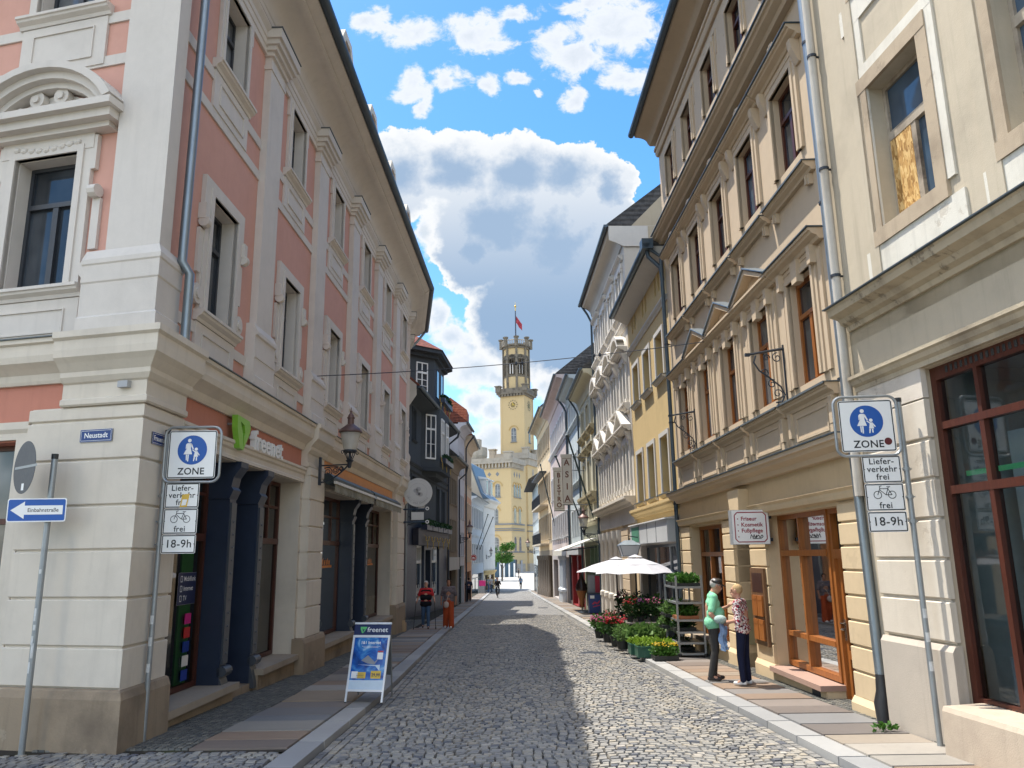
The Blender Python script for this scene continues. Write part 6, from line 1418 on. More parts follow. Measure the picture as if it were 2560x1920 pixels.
# folded awnings over the second shop
M_awn = plaster('faded_awning_cloth', (.26, .25, .20), .3, (.10, .10, .08), .3, .2); M_awg = flat('dark_green_awning_top', (.018, .03, .03), .5)
for i, (a, b_) in enumerate(((7.9, 12.35), (12.55, 16.9))):
    b = empty('awning', F1((a+b_)/2, 0, 3.7), ('folded shop awning nearer the wall lamp', 'folded shop awning nearer the round hanging sign')[i], 'awning', 'awnings on the corner house')
    s = MB(F1); s.prof([(.14, 3.58), (.30, 3.50), (.42, 3.56), (.42, 3.66), (.30, 3.76), (.14, 3.74)], a, b_); part('cassette', s, M_awg, b)
    s = MB(F1); s.box(a, b_, .42, .47, 3.52, 3.58); part('front_bar', s, flat('white_bar', (.62, .62, .60), .4), b)
    s = MB(F1); n = 40
    for k in range(n):
        u0, u1 = a+(b_-a)*k/n, a+(b_-a)*(k+1)/n; d0, d1 = .45+.02*sin(k*.9), .45+.02*sin((k+1)*.9); z0 = 3.33+.025*(k % 2); z1 = 3.33+.025*((k+1) % 2)
        s.face([(u0, .445, 3.52), (u1, .445, 3.52), (u1, d1, z1), (u0, d0, z0)])
    part('valance', s, M_awn, b)
# ------------------------------------------------------------------ wall lamps
M_copper = flat('oxidised_copper', (.14, .085, .075), .5, .4, .25, scale=9); M_lglass = None
def lampglass():
    m, t_ = newmat('ribbed_lamp_glass'); tr = t_.n('ShaderNodeBsdfTransparent'); tr.inputs[0].default_value = (.93, .93, .9, 1)
    b1 = princ(t_, (.62, .61, .57), .25, 0, .6); mx = t_.n('ShaderNodeMixShader'); mx.inputs[0].default_value = .52; t_.l(tr.outputs[0], mx.inputs[1]); t_.l(b1, mx.inputs[2]); finish(t_, mx.outputs[0]); return m
M_lglass = lampglass()
def make_lamp():
    """wall at x=0, lantern hangs over x=.66; z=0 is the lantern foot"""
    b = empty('street_lamp', (0, 0, 0), '', 'street lamp', 'wall lamps on scrolled brackets')
    s = MB(); s.box(0, .05, -.045, .045, -.72, -.12).ext([(0, -.8), (.05, -.72), (.05, -.72)], 0, 0) if False else s.box(0, .05, -.045, .045, -.72, -.12); part('wall_plate', s, M_iron, b)
    s = MB(); s.tube([(.05, 0, -.30), (.66, 0, -.28)], .016, 6); s.tube([(.05, 0, -.66)]+[(.05+.58*k/8, 0, -.66+.36*(k/8)**1.8) for k in range(1, 9)], .018, 6)
    for c, r in (((.20, -.44), .10), ((.36, -.41), .075), ((.48, -.375), .055)): s.tube([(a, 0, z) for a, z in spiral(c, r, .02, pi*.6, pi*.6-3.6*pi, 22)], .010, 5)
    s.tube([(.12, 0, -.36), (.2, 0, -.33), (.3, 0, -.33), (.42, 0, -.33)], .012, 5); s.lathe((.66, 0), [(.03, -.36), (.045, -.30), (.05, -.24), (.09, -.20), (.04, -.17), (.02, 0.)], 10); part('bracket', s, M_iron, b, 45)
    s = MB()
    for k in range(4): a = pi/4+k*pi/2; s.tube([(.66+.05*cos(a), .05*sin(a), -.2), (.66+.13*cos(a), .13*sin(a), -.03), (.66+.14*cos(a), .14*sin(a), .02)], .010, 5); s.tube([(.66+.14*cos(a)+q*cos(a), .14*sin(a)+q*sin(a), z-.03) for q, z in spiral((.04, .0), .05, .015, pi, -1.2*pi, 10)], .008, 5)
    s.lathe((.66, 0), [(.14, -.02), (.15, .0), (.15, .02), (.14, .03)], 16); part('lantern_cage', s, M_iron, b, 45)
    s = MB(); s.lathe((.66, 0), [(.135, .02), (.225, .42)], 20, caps=False); part('lamp_glass', s, M_lglass, b, 60)
    s = MB(); s.lathe((.66, 0), [(.03, .04), (.035, .2), (.03, .24)], 8); part('lamp_bulb', s, M_sw, b, 40)
    s = MB(); s.lathe((.66, 0), [(.235, .40), (.255, .42), (.25, .445), (.20, .50), (.12, .56), (.07, .60), (.068, .72), (.085, .725), (.085, .745), (.07, .75), (.06, .80), (.03, .83), (.022, .87), (.03, .885), (.012, .90), (.006, .97)], 20); part('lamp_roof', s, M_copper, b, 40)
    return b
lamp = make_lamp(); LP = []
def lamp_at(o, fr, u, z, sc, label):
    x, y, _ = fr(u, .2 if fr is F1 else .06, 0); o.location = (x, y, z); o.rotation_euler = (0, 0, atan2(fr.n[1], fr.n[0])); o.scale = (sc, sc, sc); o['label'] = label
p0 = copy_tree; protos = [(F1, 7.45, 4.17, 1.0, 'wall lamp on the pier between the two shops of the pink corner house'), (FD, .9, 4.05, 1.0, 'wall lamp with a dark bracket on the slate house, close beside the round sign'),
    (FG, 1.0, 3.55, 1., 'wall lamp on the pale grey house'), (FI, 1.6, 2.3, 1.0, 'small far wall lamp on the ivory mansard house'), (FO, .3, 3.2, 1.05, 'wall lamp on the right between the cream house and the olive house'), (FX, 12., 3.0, 1.2, 'far wall lamp on the pale end house at the right')]
for i, a in enumerate(protos): lamp_at(lamp if i == 0 else copy_tree(lamp), *a)
# square lantern on the yellow house
b = empty('street_lamp', FY(5.0, .0, 2.0), 'wide square lantern with frosted panes in front of the yellow house', 'street lamp')
X0, Y0 = 3.72, 25.9; s = MB(); s.tube([(4.33, Y0, 2.4), (X0, Y0, 2.5), (X0, Y0, 2.36)], .018, 6); part('bracket', s, M_iron, b)
s = MB(); 
for k in range(4):
    a, c = ((-1, -1), (1, -1), (1, 1), (-1, 1))[k], ((1, -1), (1, 1), (-1, 1), (-1, -1))[k]
    s.face([(X0+a[0]*.32, Y0+a[1]*.32, 2.2), (X0+c[0]*.32, Y0+c[1]*.32, 2.2), (X0+c[0]*.22, Y0+c[1]*.22, 1.86), (X0+a[0]*.22, Y0+a[1]*.22, 1.86)])
part('lamp_panes', s, flat('frosted_pane', (.60, .59, .57), .4, 0, .05), b)
s = MB()
for k in range(4):
    a, c = ((-1, -1), (1, -1), (1, 1), (-1, 1))[k], ((1, -1), (1, 1), (-1, 1), (-1, -1))[k]
    s.tube([(X0+a[0]*.325, Y0+a[1]*.325, 2.2), (X0+a[0]*.225, Y0+a[1]*.225, 1.86)], .014, 5).tube([(X0+a[0]*.325, Y0+a[1]*.325, 2.2), (X0+c[0]*.325, Y0+c[1]*.325, 2.2)], .014, 5).tube([(X0+a[0]*.225, Y0+a[1]*.225, 1.86), (X0+c[0]*.225, Y0+c[1]*.225, 1.86)], .014, 5)
    s.face([(X0+a[0]*.34, Y0+a[1]*.34, 2.21), (X0+c[0]*.34, Y0+c[1]*.34, 2.21), (X0+c[0]*.12, Y0+c[1]*.12, 2.36), (X0+a[0]*.12, Y0+a[1]*.12, 2.36)])
part('lamp_roof', s, M_zinc, b)
# ------------------------------------------------------------------ hanging signs
b = empty('hanging_sign', (-4.12, 28.3, 2.8), 'round white hanging sign with a fruit emblem over a small white plate', 'hanging sign')
s = MB(); s.tube([(-4.04, 28.3, 2.7), (-4.04, 28.3, 4.2)], .022, 8); s.tube([(-4.15, 28.3, 3.6), (-3.1, 28.3, 3.6)], .03, 8).tube([(-4.15, 28.3, 3.15), (-3.1, 28.3, 3.15)], .03, 8); part('wrought_bracket', s, flat('teal_iron', (.02, .045, .075), .45), b)
for z in (3.62, 3.15): s = MB(); s.tube([(-3.1+.05*cos(2*pi*k/12), 28.27, z+.05*sin(2*pi*k/12)) for k in range(13)], .018, 6); part('ring_end', s, M_sw, b)
pl_ = Plane2((-3.44, 28.26, 4.2), (1, 0, 0), (0, 0, 1)); n = 48; s = MB(pl_); s.m = 0; D_ = [(.51*cos(2*pi*k/n), .51*sin(2*pi*k/n)) for k in range(n)]
flat_poly(s, D_, .0); flat_poly(s, D_[::-1], -.09)
for k in range(n): a, c = D_[k], D_[(k+1) % n]; s.face([(*a, -.09), (*c, -.09), (*c, 0), (*a, 0)])
s.m = 1; flat_ring(s, 0, 0, .33, .012, .002, 48); flat_ring(s, 0, 0, .44, .006, .002, 48); s.m = 2
for k, (x, y_) in enumerate(((-.08, .06), (.0, -.04), (.09, -.08), (.02, .12))): flat_disc(s, x, y_, .085, .003, 20, .075)
s.m = 3
for k, ch in enumerate('Obst und Gemüse'):
    a = pi*1.13+k*.155; 
    if ch != ' ':
        V, F_ = text_geo(ch, .10); q0 = len(s.v); t0 = a+pi/2
        for q in V: s.v.append(pl_(.385*cos(a)+q[0]*cos(t0)-q[1]*sin(t0), .385*sin(a)+q[0]*sin(t0)+q[1]*cos(t0), .004))
        for f_ in F_: s.idx([q0+j for j in f_])
part('round_panel', s, [flat('pale_sign_plastic', (.56, .56, .55), .5, 0, .04), flat('pale_line', (.46, .46, .46), .6), flat('grey_emblem', (.40, .40, .41), .6), flat('grey_letters', (.25, .25, .26), .6)], b)
s = MB(); s.box(-3.67, -3.23, 28.27, 28.32, 3.22, 3.5); part('small_plate', s, MATS['pale_sign_plastic'], b)
b = empty('hanging_sign', (4.6, 14.29, 2.3), 'white light box sign listing hairdresser services in red with black graffiti', 'hanging sign')
s = MB(); s.box(3.90, 4.57, 14.20, 14.38, 2.05, 2.66); part('sign_box', s, flat('aluminium_case', (.45, .47, .49), .4, .5), b)
pl_ = Plane2((4.235, 14.196, 2.355), (1, 0, 0), (0, 0, 1)); s = MB(pl_); s.m = 0; flat_poly(s, rrect(.655, .595, .004), .001); s.m = 1
w2, h2, k_ = .28, .26, .05; O1 = [(-w2+k_, h2), (w2-k_, h2), (w2, h2-k_), (w2, -h2+k_), (w2-k_, -h2), (-w2+k_, -h2), (-w2, -h2+k_), (-w2, h2-k_), (-w2+k_, h2)]; flat_line(s, O1, .018, .003)
for k, t_ in enumerate(('Friseur', 'Kosmetik', 'Fußpflege')): add_text(s, t_, -.17, .145-.105*k, .098, .004, offset=.0022, align='LEFT', space=1.02)
for k in range(4): flat_disc(s, -.225, .145-.105*k, .011, .004, 12)
s.m = 2; flat_line(s, [(-.02, -.20), (.0, -.13), (.03, -.19), (.05, -.13), (.06, -.19), (.10, -.14), (.08, -.19), (.13, -.14), (.15, -.19), (.19, -.14), (.21, -.17), (.17, -.2), (.12, -.2), (.02, -.205)], .012, .005)
part('lettered_panel', s, [M_sw, flat('sign_red', (.28, .012, .03), .5), M_sk], b); s = MB(); s.box(4.57, 4.64, 14.26, 14.32, 2.1, 2.16).box(4.57, 4.64, 14.26, 14.32, 2.5, 2.56); part('wall_fixing', s, M_iron, b)
def iron_bracket(y0, zb, label):
    wx = FR(y0-10.37, 0, 0)[0]; b = empty('iron_bracket', (wx, y0, zb), label, 'iron bracket', 'wrought iron sign brackets')
    s = MB(); s.tube([(wx, y0, zb+.66), (wx-.6, y0, zb+.56)], .022, 6); s.box(wx-.66, wx-.58, y0-.03, y0+.03, zb+.53, zb+.58).tube([(wx-.02, y0, zb+.64), (wx-.42, y0, zb+.59)], .014, 6); part('arm', s, M_iron, b)
    s = MB(); q = lambda P_: [(wx+a, y0, zb+c) for a, c in P_]
    s.tube(q([(-.48, .54), (-.52, .42), (-.44, .28), (-.26, .14), (-.10, .0), (-.04, -.14), (-.10, -.26), (-.20, -.27)]), .014, 6)
    for c, r0, a0, a1 in (((-.12, .50), .09, 1.5, 9.5), ((-.30, .50), .06, 0, 7.5), ((-.24, .05), .08, 1, 9), ((-.16, -.12), .09, -1, 7), ((-.12, -.32), .06, 2, 9), ((-.34, .24), .07, 3, -4)): s.tube(q(spiral(c, r0, .018, a0, a1, 20)), .010, 5)
    part('scrollwork', s, M_iron, b, 50)
    s = MB(); s.box(wx-.02, wx+.0, y0-.02, y0+.02, zb-.42, zb+.72); part('wall_rod', s, M_iron, b)
iron_bracket(12.8, 4.62, 'wrought iron sign bracket with scrolls, nearer one, by the second window of the beige house')
iron_bracket(18.87, 4.66, 'wrought iron sign bracket with scrolls, farther one, by the last window of the beige house')
def banner(x0, x1, y0, z0, z1, t, label):
    b = empty('banner_sign', (4.0, y0, z0), label, 'banner', 'vertical banner signs')
    pl_ = Plane2(((x0+x1)/2, y0, (z0+z1)/2), (1, 0, 0), (0, 0, 1)); W_, H_ = x1-x0, z1-z0; s = MB(pl_); s.m = 0; s.box(-W_/2, W_/2, -H_/2, H_/2, -.10, .0); s.box(-W_/2-.03, W_/2+.03, H_/2-.12, H_/2+.02, -.12, .015)
    s.m = 1; flat_line(s, [(-W_/2+.05, H_/2-.2), (W_/2-.05, H_/2-.2), (W_/2-.05, -H_/2+.1), (-W_/2+.05, -H_/2+.1), (-W_/2+.05, H_/2-.2)], .018, .004)
    n = len(t); s.m = 1
    for k, ch in enumerate(t): add_text(s, ch, 0, H_/2-.42-(H_-.7)*k/(n-1), .36 if n > 4 else .44, .005, offset=.012, sx=.95); yk = H_/2-.42-(H_-.7)*k/(n-1)
    part('banner_panel', s, [plaster('ivory_banner', (.56, .52, .45), .1, None, .1, .1), flat('brown_letters', (.14, .055, .035), .6)], b)
    s = MB(); s.tube([(x0, y0+.05, z0-.02), (4.15, y0+.05, z0-.02)], .02, 5).tube([(x1-.1, y0+.05, z1-.1), (4.15, y0+.05, z1-.2)], .02, 5); part('support_arm', s, M_iron, b)
banner(2.47, 3.02, 40.0, 4.44, 6.98, 'ASIA', 'ivory vertical banner reading ASIA in brown letters'); banner(2.20, 2.78, 43.0, 4.31, 6.64, 'BISTRO', 'ivory vertical banner reading BISTRO in brown letters')
def flagpole_wall(p, q, label, curl=False):
    b = empty('wall_flagpole', p, label, 'flagpole', 'bare flagpoles on the house fronts'); s = MB(); s.tube([p, q], .05, 6).ball(q, .09, seg=8, rows=5); part('pole', s, flat('dark_green_pole', (.03, .05, .05), .5), b, 40)
    s = MB(); s.tube([(p[0], p[1]-.15, p[2]), (p[0], p[1]+.15, p[2])], .08, 6); part('socket', s, M_iron, b)
flagpole_wall((4.1, 40, 3.56), (2.8, 39.6, 7.9), 'long bare flagpole slanting up in front of the pale blue house, right of the banners')
flagpole_wall((4.0, 46, 3.6), (2.5, 45.6, 7.6), 'long bare flagpole slanting up behind the banners'); flagpole_wall((3.4, 66, 4.4), (2.3, 65.6, 9.4), 'bare flagpole slanting up before the balcony house')
flagpole_wall(FH(5.0, .1, 2.87), (-3.2, 97.6, 7.0), 'bare flagpole on the blue white house, left one'); flagpole_wall(FH(8.4, .1, 2.86), (-2.65, 100.6, 6.8), 'bare flagpole on the blue white house, right one')
# overhead cable
A = Vector(F1(7.07, .18, 5.77)); C_ = Vector(FR(6.55, .1, 6.56)); s = MB(); n = 24
s.tube([tuple(A.lerp(C_, k/n)-Vector((0, 0, .32*4*(k/n)*(1-k/n)*.35))) for k in range(n+1)], .010, 5)
cable = single('overhead_cable', s, M_iron, 'thin dark cable with small clips strung across the street between the houses', 'cable', A)
for t_ in (.50, .515, .70, .715): P_ = A.lerp(C_, t_)-Vector((0, 0, .32*4*t_*(1-t_)*.35)); s = MB(); s.ball(tuple(P_), .028, .02, .05, 6, 5); part('cable_clip', s, M_iron, cable)
# advertising board
def aboard():
    b = empty('pavement_sign', (-2.3, 12.6, -.2), 'blue folding advertising board in a white frame standing on the kerb', 'pavement sign')
    O = Vector((-2.29, 12.40, -.22)); up = Vector((.10, .36, 1.14)).normalized(); r_ = Vector((1, -.18, .0)).normalized(); up = (up-r_*up.dot(r_)).normalized(); pl_ = Plane2(O, r_, up); W_ = .60
    M_fw = flat('white_aluminium', (.74, .75, .76), .35, .2, .05); s = MB(pl_)
    s.box(-W_/2, -W_/2+.03, .17, 1.0, -.012, .012).box(W_/2-.03, W_/2, .17, 1.0, -.012, .012).box(-W_/2+.03, W_/2-.03, .17, .20, -.012, .012).box(-W_/2+.03, W_/2-.03, .965, 1.0, -.012, .012).box(-W_/2, W_/2, 1.165, 1.195, -.014, .014); part('frame', s, M_fw, b)
    for x in (-W_/2+.015, W_/2-.015): s = MB(pl_); s.box(x-.014, x+.014, .02, .17, -.01, .01); o = part('leg', s, M_fw, b); s = MB(pl_); s.box(x-.015, x+.015, -.0, .022, -.012, .012); part('foot', s, M_capb, o)
    m, t_ = newmat('poster_print'); p = pos(t_); q = t_.noise(p, 3.4, 4, .5, 1.6); c_ = t_.ramp(q, [(.30, (.004, .03, .16, 1)), (.48, (.012, .10, .42, 1)), (.60, (.06, .26, .58, 1)), (.72, (.45, .62, .78, 1))]); finish(t_, princ(t_, c_, .25, 0, .5))
    s = MB(pl_); q = lambda x0, x1, y0, y1, L: flat_poly(s, [(x0, y0), (x1, y0), (x1, y1), (x0, y1)], L)
    s.m = 0; q(-W_/2+.03, W_/2-.03, .20, .965, .004); s.m = 4; q(-W_/2+.03, W_/2-.03, .20, .335, .005)
    s.m = 1; add_text(s, '1&1 Internet', 0, .885, .062, .006, offset=.0012); q(-.14, .16, .83, .834, .006); q(-.11, .13, .812, .816, .006)
    s.m = 2; q(.06, .22, .36, .47, .006); q(-.19, -.02, .36, .45, .006); s.m = 3; add_text(s, '29,99', .14, .41, .062, .007, offset=.0016)
    for k in range(3): q(-.17, -.05, .375+.022*k, .381+.022*k, .007)
    s.m = 1; q(.13, .22, .64, .74, .006); q(-.25, -.15, .36, .46, .0065); s.m = 5; q(.13, .22, .745, .765, .006); s.m = 6; flat_poly(s, [(-.12, .62), (-.02, .70), (.1, .60), (.16, .66), (.1, .56), (-.02, .58)], .0065); s.m = 4; flat_poly(s, [(-.17, .56), (.12, .54), (.19, .47), (.19, .56), (.1, .555)], .0062); q(.13, .19, .275, .315, .0065)
    part('poster', s, [m, M_sw, flat('poster_yellow', (.70, .48, .06), .4), flat('poster_navy', (.01, .02, .09), .4), flat('poster_pale', (.55, .66, .76), .3), flat('poster_red', (.5, .06, .07), .4), flat('poster_grey', (.25, .26, .28), .4)], b)
    s = MB(pl_); s.m = 0; s.box(-W_/2+.002, W_/2-.002, 1.0, 1.165, -.008, .008); s.m = 1; add_text(s, 'freenet', .085, 1.08, .105, .010, offset=.001, sx=1.1); s.m = 2
    for P_ in ([(-.20, 1.125), (-.09, 1.125), (-.10, 1.10), (-.15, 1.085), (-.17, 1.105)], [(-.20, 1.125), (-.17, 1.105), (-.145, 1.03), (-.165, 1.03), (-.195, 1.09)], [(-.10, 1.10), (-.145, 1.03), (-.145, 1.06), (-.13, 1.085)]): flat_poly(s, P_, .010)
    part('header', s, [flat('header_navy', (.012, .022, .085), .4), M_sw, flat('header_green', (.12, .5, .16), .4)], b)
    s = MB(); T_ = O+up*1.16; 
    for x in (-.28, .28): a = T_+r_*x; s.tube([tuple(a), (a.x-.04+.02, a.y+.42, -.24)], .014, 6)
    c = [T_+r_*x for x in (-.27, .27)]; s.face([tuple(c[0]), tuple(c[1]), (c[1].x-.02, c[1].y+.30, .1), (c[0].x-.02, c[0].y+.30, .1)]); part('rear_frame', s, flat('grey_rear_panel', (.20, .21, .21), .6), b)
aboard()
# ------------------------------------------------------------------ small street things
b = empty('pole_sign', (3.88, 52.2, -1.15), 'red square sign on a dark green pole before the red shop front', 'sign'); s = MB(); s.tube([(3.88, 52.2, -1.2), (3.88, 52.2, 2.4)], .07, 8); part('pole', s, flat('green_pole', (.02, .05, .035), .5), b, 40)
pl_ = Plane2((3.94, 52.1, 1.9), (1, 0, 0), (0, 0, 1)); s = MB(pl_); s.m = 0; s.box(-.25, .25, -.45, .45, -.08, 0); s.m = 1; flat_poly(s, rrect(.46, .5, .01, 3, 0, .16), .004); s.m = 0; add_text(s, 'PO', 0, .16, .3, .006, offset=.01); s.m = 1; add_text(s, 'offen', 0, -.28, .13, .006); part('panel', s, [M_sw, flat('post_red', (.42, .02, .02), .5)], b)
b = empty('round_sign', (-3.6, 66, 1.6), 'small round red sign projecting from the apricot house', 'sign'); pl_ = Plane2((-3.37, 66, 1.85), (1, 0, 0), (0, 0, 1)); s = MB(pl_); n = 24; D_ = [(.25*cos(2*pi*k/n), .25*sin(2*pi*k/n)) for k in range(n)]; s.m = 0; flat_poly(s, D_, 0); flat_poly(s, D_[::-1], -.1)
for k in range(n): s.face([(*D_[k], -.1), (*D_[(k+1) % n], -.1), (*D_[(k+1) % n], 0), (*D_[k], 0)])
s.m = 1; flat_ring(s, 0, 0, .21, .025, .004, 24); flat_poly(s, [(-.12, -.08), (.12, -.08), (.12, .0), (.03, .0), (.03, .08), (-.06, .02), (-.12, .02)], .004); part('disc', s, [MATS['post_red'], M_sw], b); s = MB(); s.tube([(-3.62, 66.05, 1.85), (-3.9, 66.05, 1.85)], .03, 6); part('arm', s, M_iron, b)
b = empty('traffic_sign', (3.25, 107, -2.4), 'white sign stack with a red and a blue square on a far slim pole', 'traffic sign'); s = MB(); s.tube([(3.25, 107, -2.45), (3.25, 107, 2.9)], .07, 6); part('pole', s, M_iron, b)
pl_ = Plane2((2.96, 106.9, 1.7), (1, 0, 0), (0, 0, 1)); s = MB(pl_); s.m = 0; flat_poly(s, rrect(.5, 1.7, .03), 0); flat_poly(s, rrect(.5, 1.7, .03)[::-1], -.03); s.m = 1; flat_poly(s, rrect(.4, .4, .02, 3, 0, .55), .004); s.m = 2; flat_poly(s, rrect(.4, .36, .02, 3, 0, .08), .004); s.m = 3; flat_poly(s, rrect(.4, .1, .02, 3, 0, -.4), .004); flat_poly(s, rrect(.4, .1, .02, 3, 0, -.6), .004); part('sign_stack', s, [M_sw, MATS['post_red'], M_sb, M_sk], b)
b = empty('awning', FO(3.5, 0, 2.4), 'cream extended shop awning on the olive house', 'awning'); s = MB(FO); s.prof([(.05, 2.75), (.05, 2.70), (1.75, 2.12), (1.75, 2.16)], 1.2, 7.2); part('awning_cloth', s, plaster('cream_awning', (.62, .61, .56), .1), b); s = MB(FO)
for k in range(24): u = 1.2+.25*k; s.face([(u, 1.76, 2.14), (u+.25, 1.76, 2.14), (u+.25, 1.77, 1.93), (u+.125, 1.77, 1.87), (u, 1.77, 1.93)])
part('valance', s, MATS['cream_awning'], b); s = MB(FO); s.tube([(1.3, .05, 2.3), (1.3, 1.7, 2.13)], .03, 5).tube([(7.1, .05, 2.3), (7.1, 1.7, 2.13)], .03, 5); part('arm', s, M_iron, b)
b = empty('ice_cream_figure', (3.36, 40.6, -.87), 'giant chocolate ice cream cone figure on a round foot on the pavement', 'advertising figure'); zb = S(40.6)
s = MB(); s.lathe((3.36, 40.6), [(.03, zb+.2), (.27, zb+1.05), (.26, zb+1.07)], 16); part('wafer_cone', s, plaster('wafer_brown', (.33, .13, .05), .2, None, .1, .6, grain=26), b, 40)
s = MB(); s.lathe((3.36, 40.6), [(.27, zb+1.05), (.31, zb+1.15), (.27, zb+1.25), (.28, zb+1.32), (.2, zb+1.45), (.19, zb+1.52), (.1, zb+1.68), (.05, zb+1.8), (.0, zb+1.95)], 16); part('ice_cream', s, flat('chocolate_glaze', (.05, .025, .02), .3), b, 60)
s = MB(); s.lathe((3.36, 40.6), [(.25, zb), (.22, zb+.05), (.04, zb+.07), (.035, zb+.22)], 14); part('foot', s, M_galv, b, 40)
b = empty('ice_freezer', (3.95, 39.2, -.85), 'blue ice cream freezer under red and white menu boards', 'freezer'); zb = S(39)
s = MB(); s.box(3.55, 4.2, 38.8, 39.6, zb+.04, zb+.9); part('cabinet', s, flat('freezer_blue', (.012, .04, .17), .35, 0, .15), b); s = MB(); s.box(3.53, 4.22, 38.78, 39.62, zb+.9, zb+.97); part('lid', s, M_navy, b)
pl_ = Plane2((3.87, 38.795, zb+.5), (1, 0, 0), (0, 0, 1)); s = MB(pl_); s.m = 1; flat_poly(s, rrect(.2, .14, .01, 3, -.16, .28), .003); s.m = 0; flat_line(s, [(-.16, -.06), (-.04, .04), (.06, -.04), (.2, .1)], .07, .003); flat_line(s, [(-.14, -.18), (.2, -.1)], .04, .003); part('freezer_print', s, [flat('pinkish_red', (.5, .03, .08), .4), M_sw], b)
s = MB(); s.box(3.92, 4.2, 39.3, 39.36, zb+.97, zb+1.75); part('red_menu_board', s, flat('menu_red', (.5, .03, .06), .4), b); s = MB(); s.box(3.56, 3.9, 39.3, 39.36, zb+.97, zb+1.8); part('grey_menu_board', s, flat('menu_grey', (.3, .3, .31), .5), b)
M_card = flat('cardboard', (.42, .30, .18), .85, 0, .12)
for i, (x, y_, w_, h, kind) in enumerate(((-4.10, 28.6, .3, 1.05, 0), (-4.2, 29.3, .36, .80, 0), (-4.05, 28.2, .5, .28, 1), (-4.3, 27.9, .35, .55, 1))):
    s = MB(); zb = S(y_)
    if kind == 0: s.lathe((x, y_), [(w_*.44, zb), (w_*.42, zb+h), (w_*.36, zb+h), (w_*.36, zb+h-.06)], 18)
    else: s.box(x-w_/2, x+w_/2, y_-.2, y_+.2, zb, zb+h); s.box(x-w_/2, x+w_/2, y_-.2, y_-.19, zb+h, zb+h+.1)
    single('cardboard_roll' if kind == 0 else 'cardboard_box', s, M_card, ('tall upright cardboard roll behind the last pink pier', 'shorter cardboard roll against the wall behind the last pink pier', 'low open cardboard box in front of the rolls', 'small upright cardboard box beside the pier base')[i], 'cardboard', (x, y_, zb), None, 40)
for i, (x, y_) in enumerate(((1.9, 20.4), (1.7, 49))): s = MB(); s.lathe((x, y_), [(.0, G(y_)+.022), (.3, G(y_)+.022), (.31, G(y_)+.0)], 20); single('drain_cover', s, M_iron, ('round iron drain cover in the right gutter near the flower stall', 'round iron drain cover far down the right gutter')[i], 'drain cover', (x, y_, G(y_)), None, 40)
# clothes rail with pink banner and bikes far left
b = empty('clothes_rail', (-3.6, 88, -2), 'sale rail with a pink top standing before the blue white house', 'clothes rail'); s = MB(); zb = S(88); s.tube([(-3.98, 88, zb), (-3.98, 88, zb+1.4), (-3.2, 88, zb+1.4), (-3.2, 88, zb)], .03, 5); part('rail', s, M_galv, b); s = MB(); s.box(-3.9, -3.2, 87.9, 88.1, zb+.8, zb+1.38); part('pink_cloth', s, flat('pink_cloth', (.5, .02, .16), .7), b); s = MB(); s.box(-3.95, -3.3, 87.7, 88.2, zb+.1, zb+.75); part('goods', s, flat('grey_goods', (.2, .21, .22), .8, 0, .4, scale=5), b)
# kiosk under the trees at the square
b = empty('kiosk', (-5, 158, -2), 'dark blue market kiosk with white posts under the tree at the square', 'kiosk'); s = MB(); s.box(-6.5, .2, 157, 160, -2.1, 1.3); part('body', s, flat('kiosk_blue', (.04, .085, .13), .6, 0, .3), b)
for x in (-6, -4.5, -3, -2.2, -1.2, -.2): s = MB(); s.box(x, x+.3, 156.8, 157, -2.1, .6); part('post', s, M_sw, b)
s = MB(); s.box(-2.9, -1.9, 154, 154.1, .4, 1.4); part('white_sign', s, [M_sw], b); s = MB(); s.tube([(-2.4, 154.1, -2.1), (-2.4, 154.1, .5)], .06, 5); part('sign_post', s, M_iron, b)
# ------------------------------------------------------------------ people
def fabric(name, col, var=.12, scale=14, rough=.85):
    m, t = newmat(name); p = pos(t); v = t.m('ADD', 1-var, t.m('MULTIPLY', t.noise(p, scale, 4, .6), 2*var)); c = t.vm('SCALE', col); t.l(v, c.node.inputs['Scale'])
    finish(t, princ(t, c, rough, 0, .2, t.noise(t.vm('MULTIPLY', p, (1, 1, .5)), 17, 3, .6), .55, .02)); return m
def floral():
    m, t = newmat('floral_blouse'); p = pos(t); n = t.noise(p, 30, 2, .5); n2 = t.noise(t.vm('ADD', p, (3.1, 1.7, 5.2)), 34, 2, .5)
    c = t.mix(t.sstep(n, .50, .53), c4((.66, .62, .60)), c4((.30, .02, .05))); c = t.mix(t.sstep(n2, .56, .59), c, c4((.02, .018, .022))); finish(t, princ(t, c, .85, 0, .2)); return m
M_skin = flat('skin', (.48, .26, .18), .55, 0, .08, .35); M_skin2 = flat('tanned_skin', (.33, .16, .10), .55, 0, .08, .35)
def capsule(mb, p, q, r0, r1, seg=12, rings=4):
    p, q = Vector(p), Vector(q); d = (q-p); L = d.length
    d = d.normalized() if L > 1e-6 else Vector((0, 0, 1)); x = d.orthogonal().normalized(); y_ = d.cross(x); R = []
    prof_ = [(r0*cos(pi/2*(1-k/rings)), -r0*sin(pi/2*(1-k/rings))) for k in range(rings+1)]+[(r1*cos(pi/2*k/rings), L+r1*sin(pi/2*k/rings)) for k in range(rings+1)]
    for r, h in prof_:
        r = max(r, 1e-4); R.append([mb.p(*(p+d*h+x*(r*cos(2*pi*k/seg))+y_*(r*sin(2*pi*k/seg)))) for k in range(seg)])
    for A, B_ in zip(R, R[1:]):
        for k in range(seg): mb.idx((A[k], A[(k+1) % seg], B_[(k+1) % seg], B_[k]))
    mb.idx(R[0][::-1]); mb.idx(R[-1])
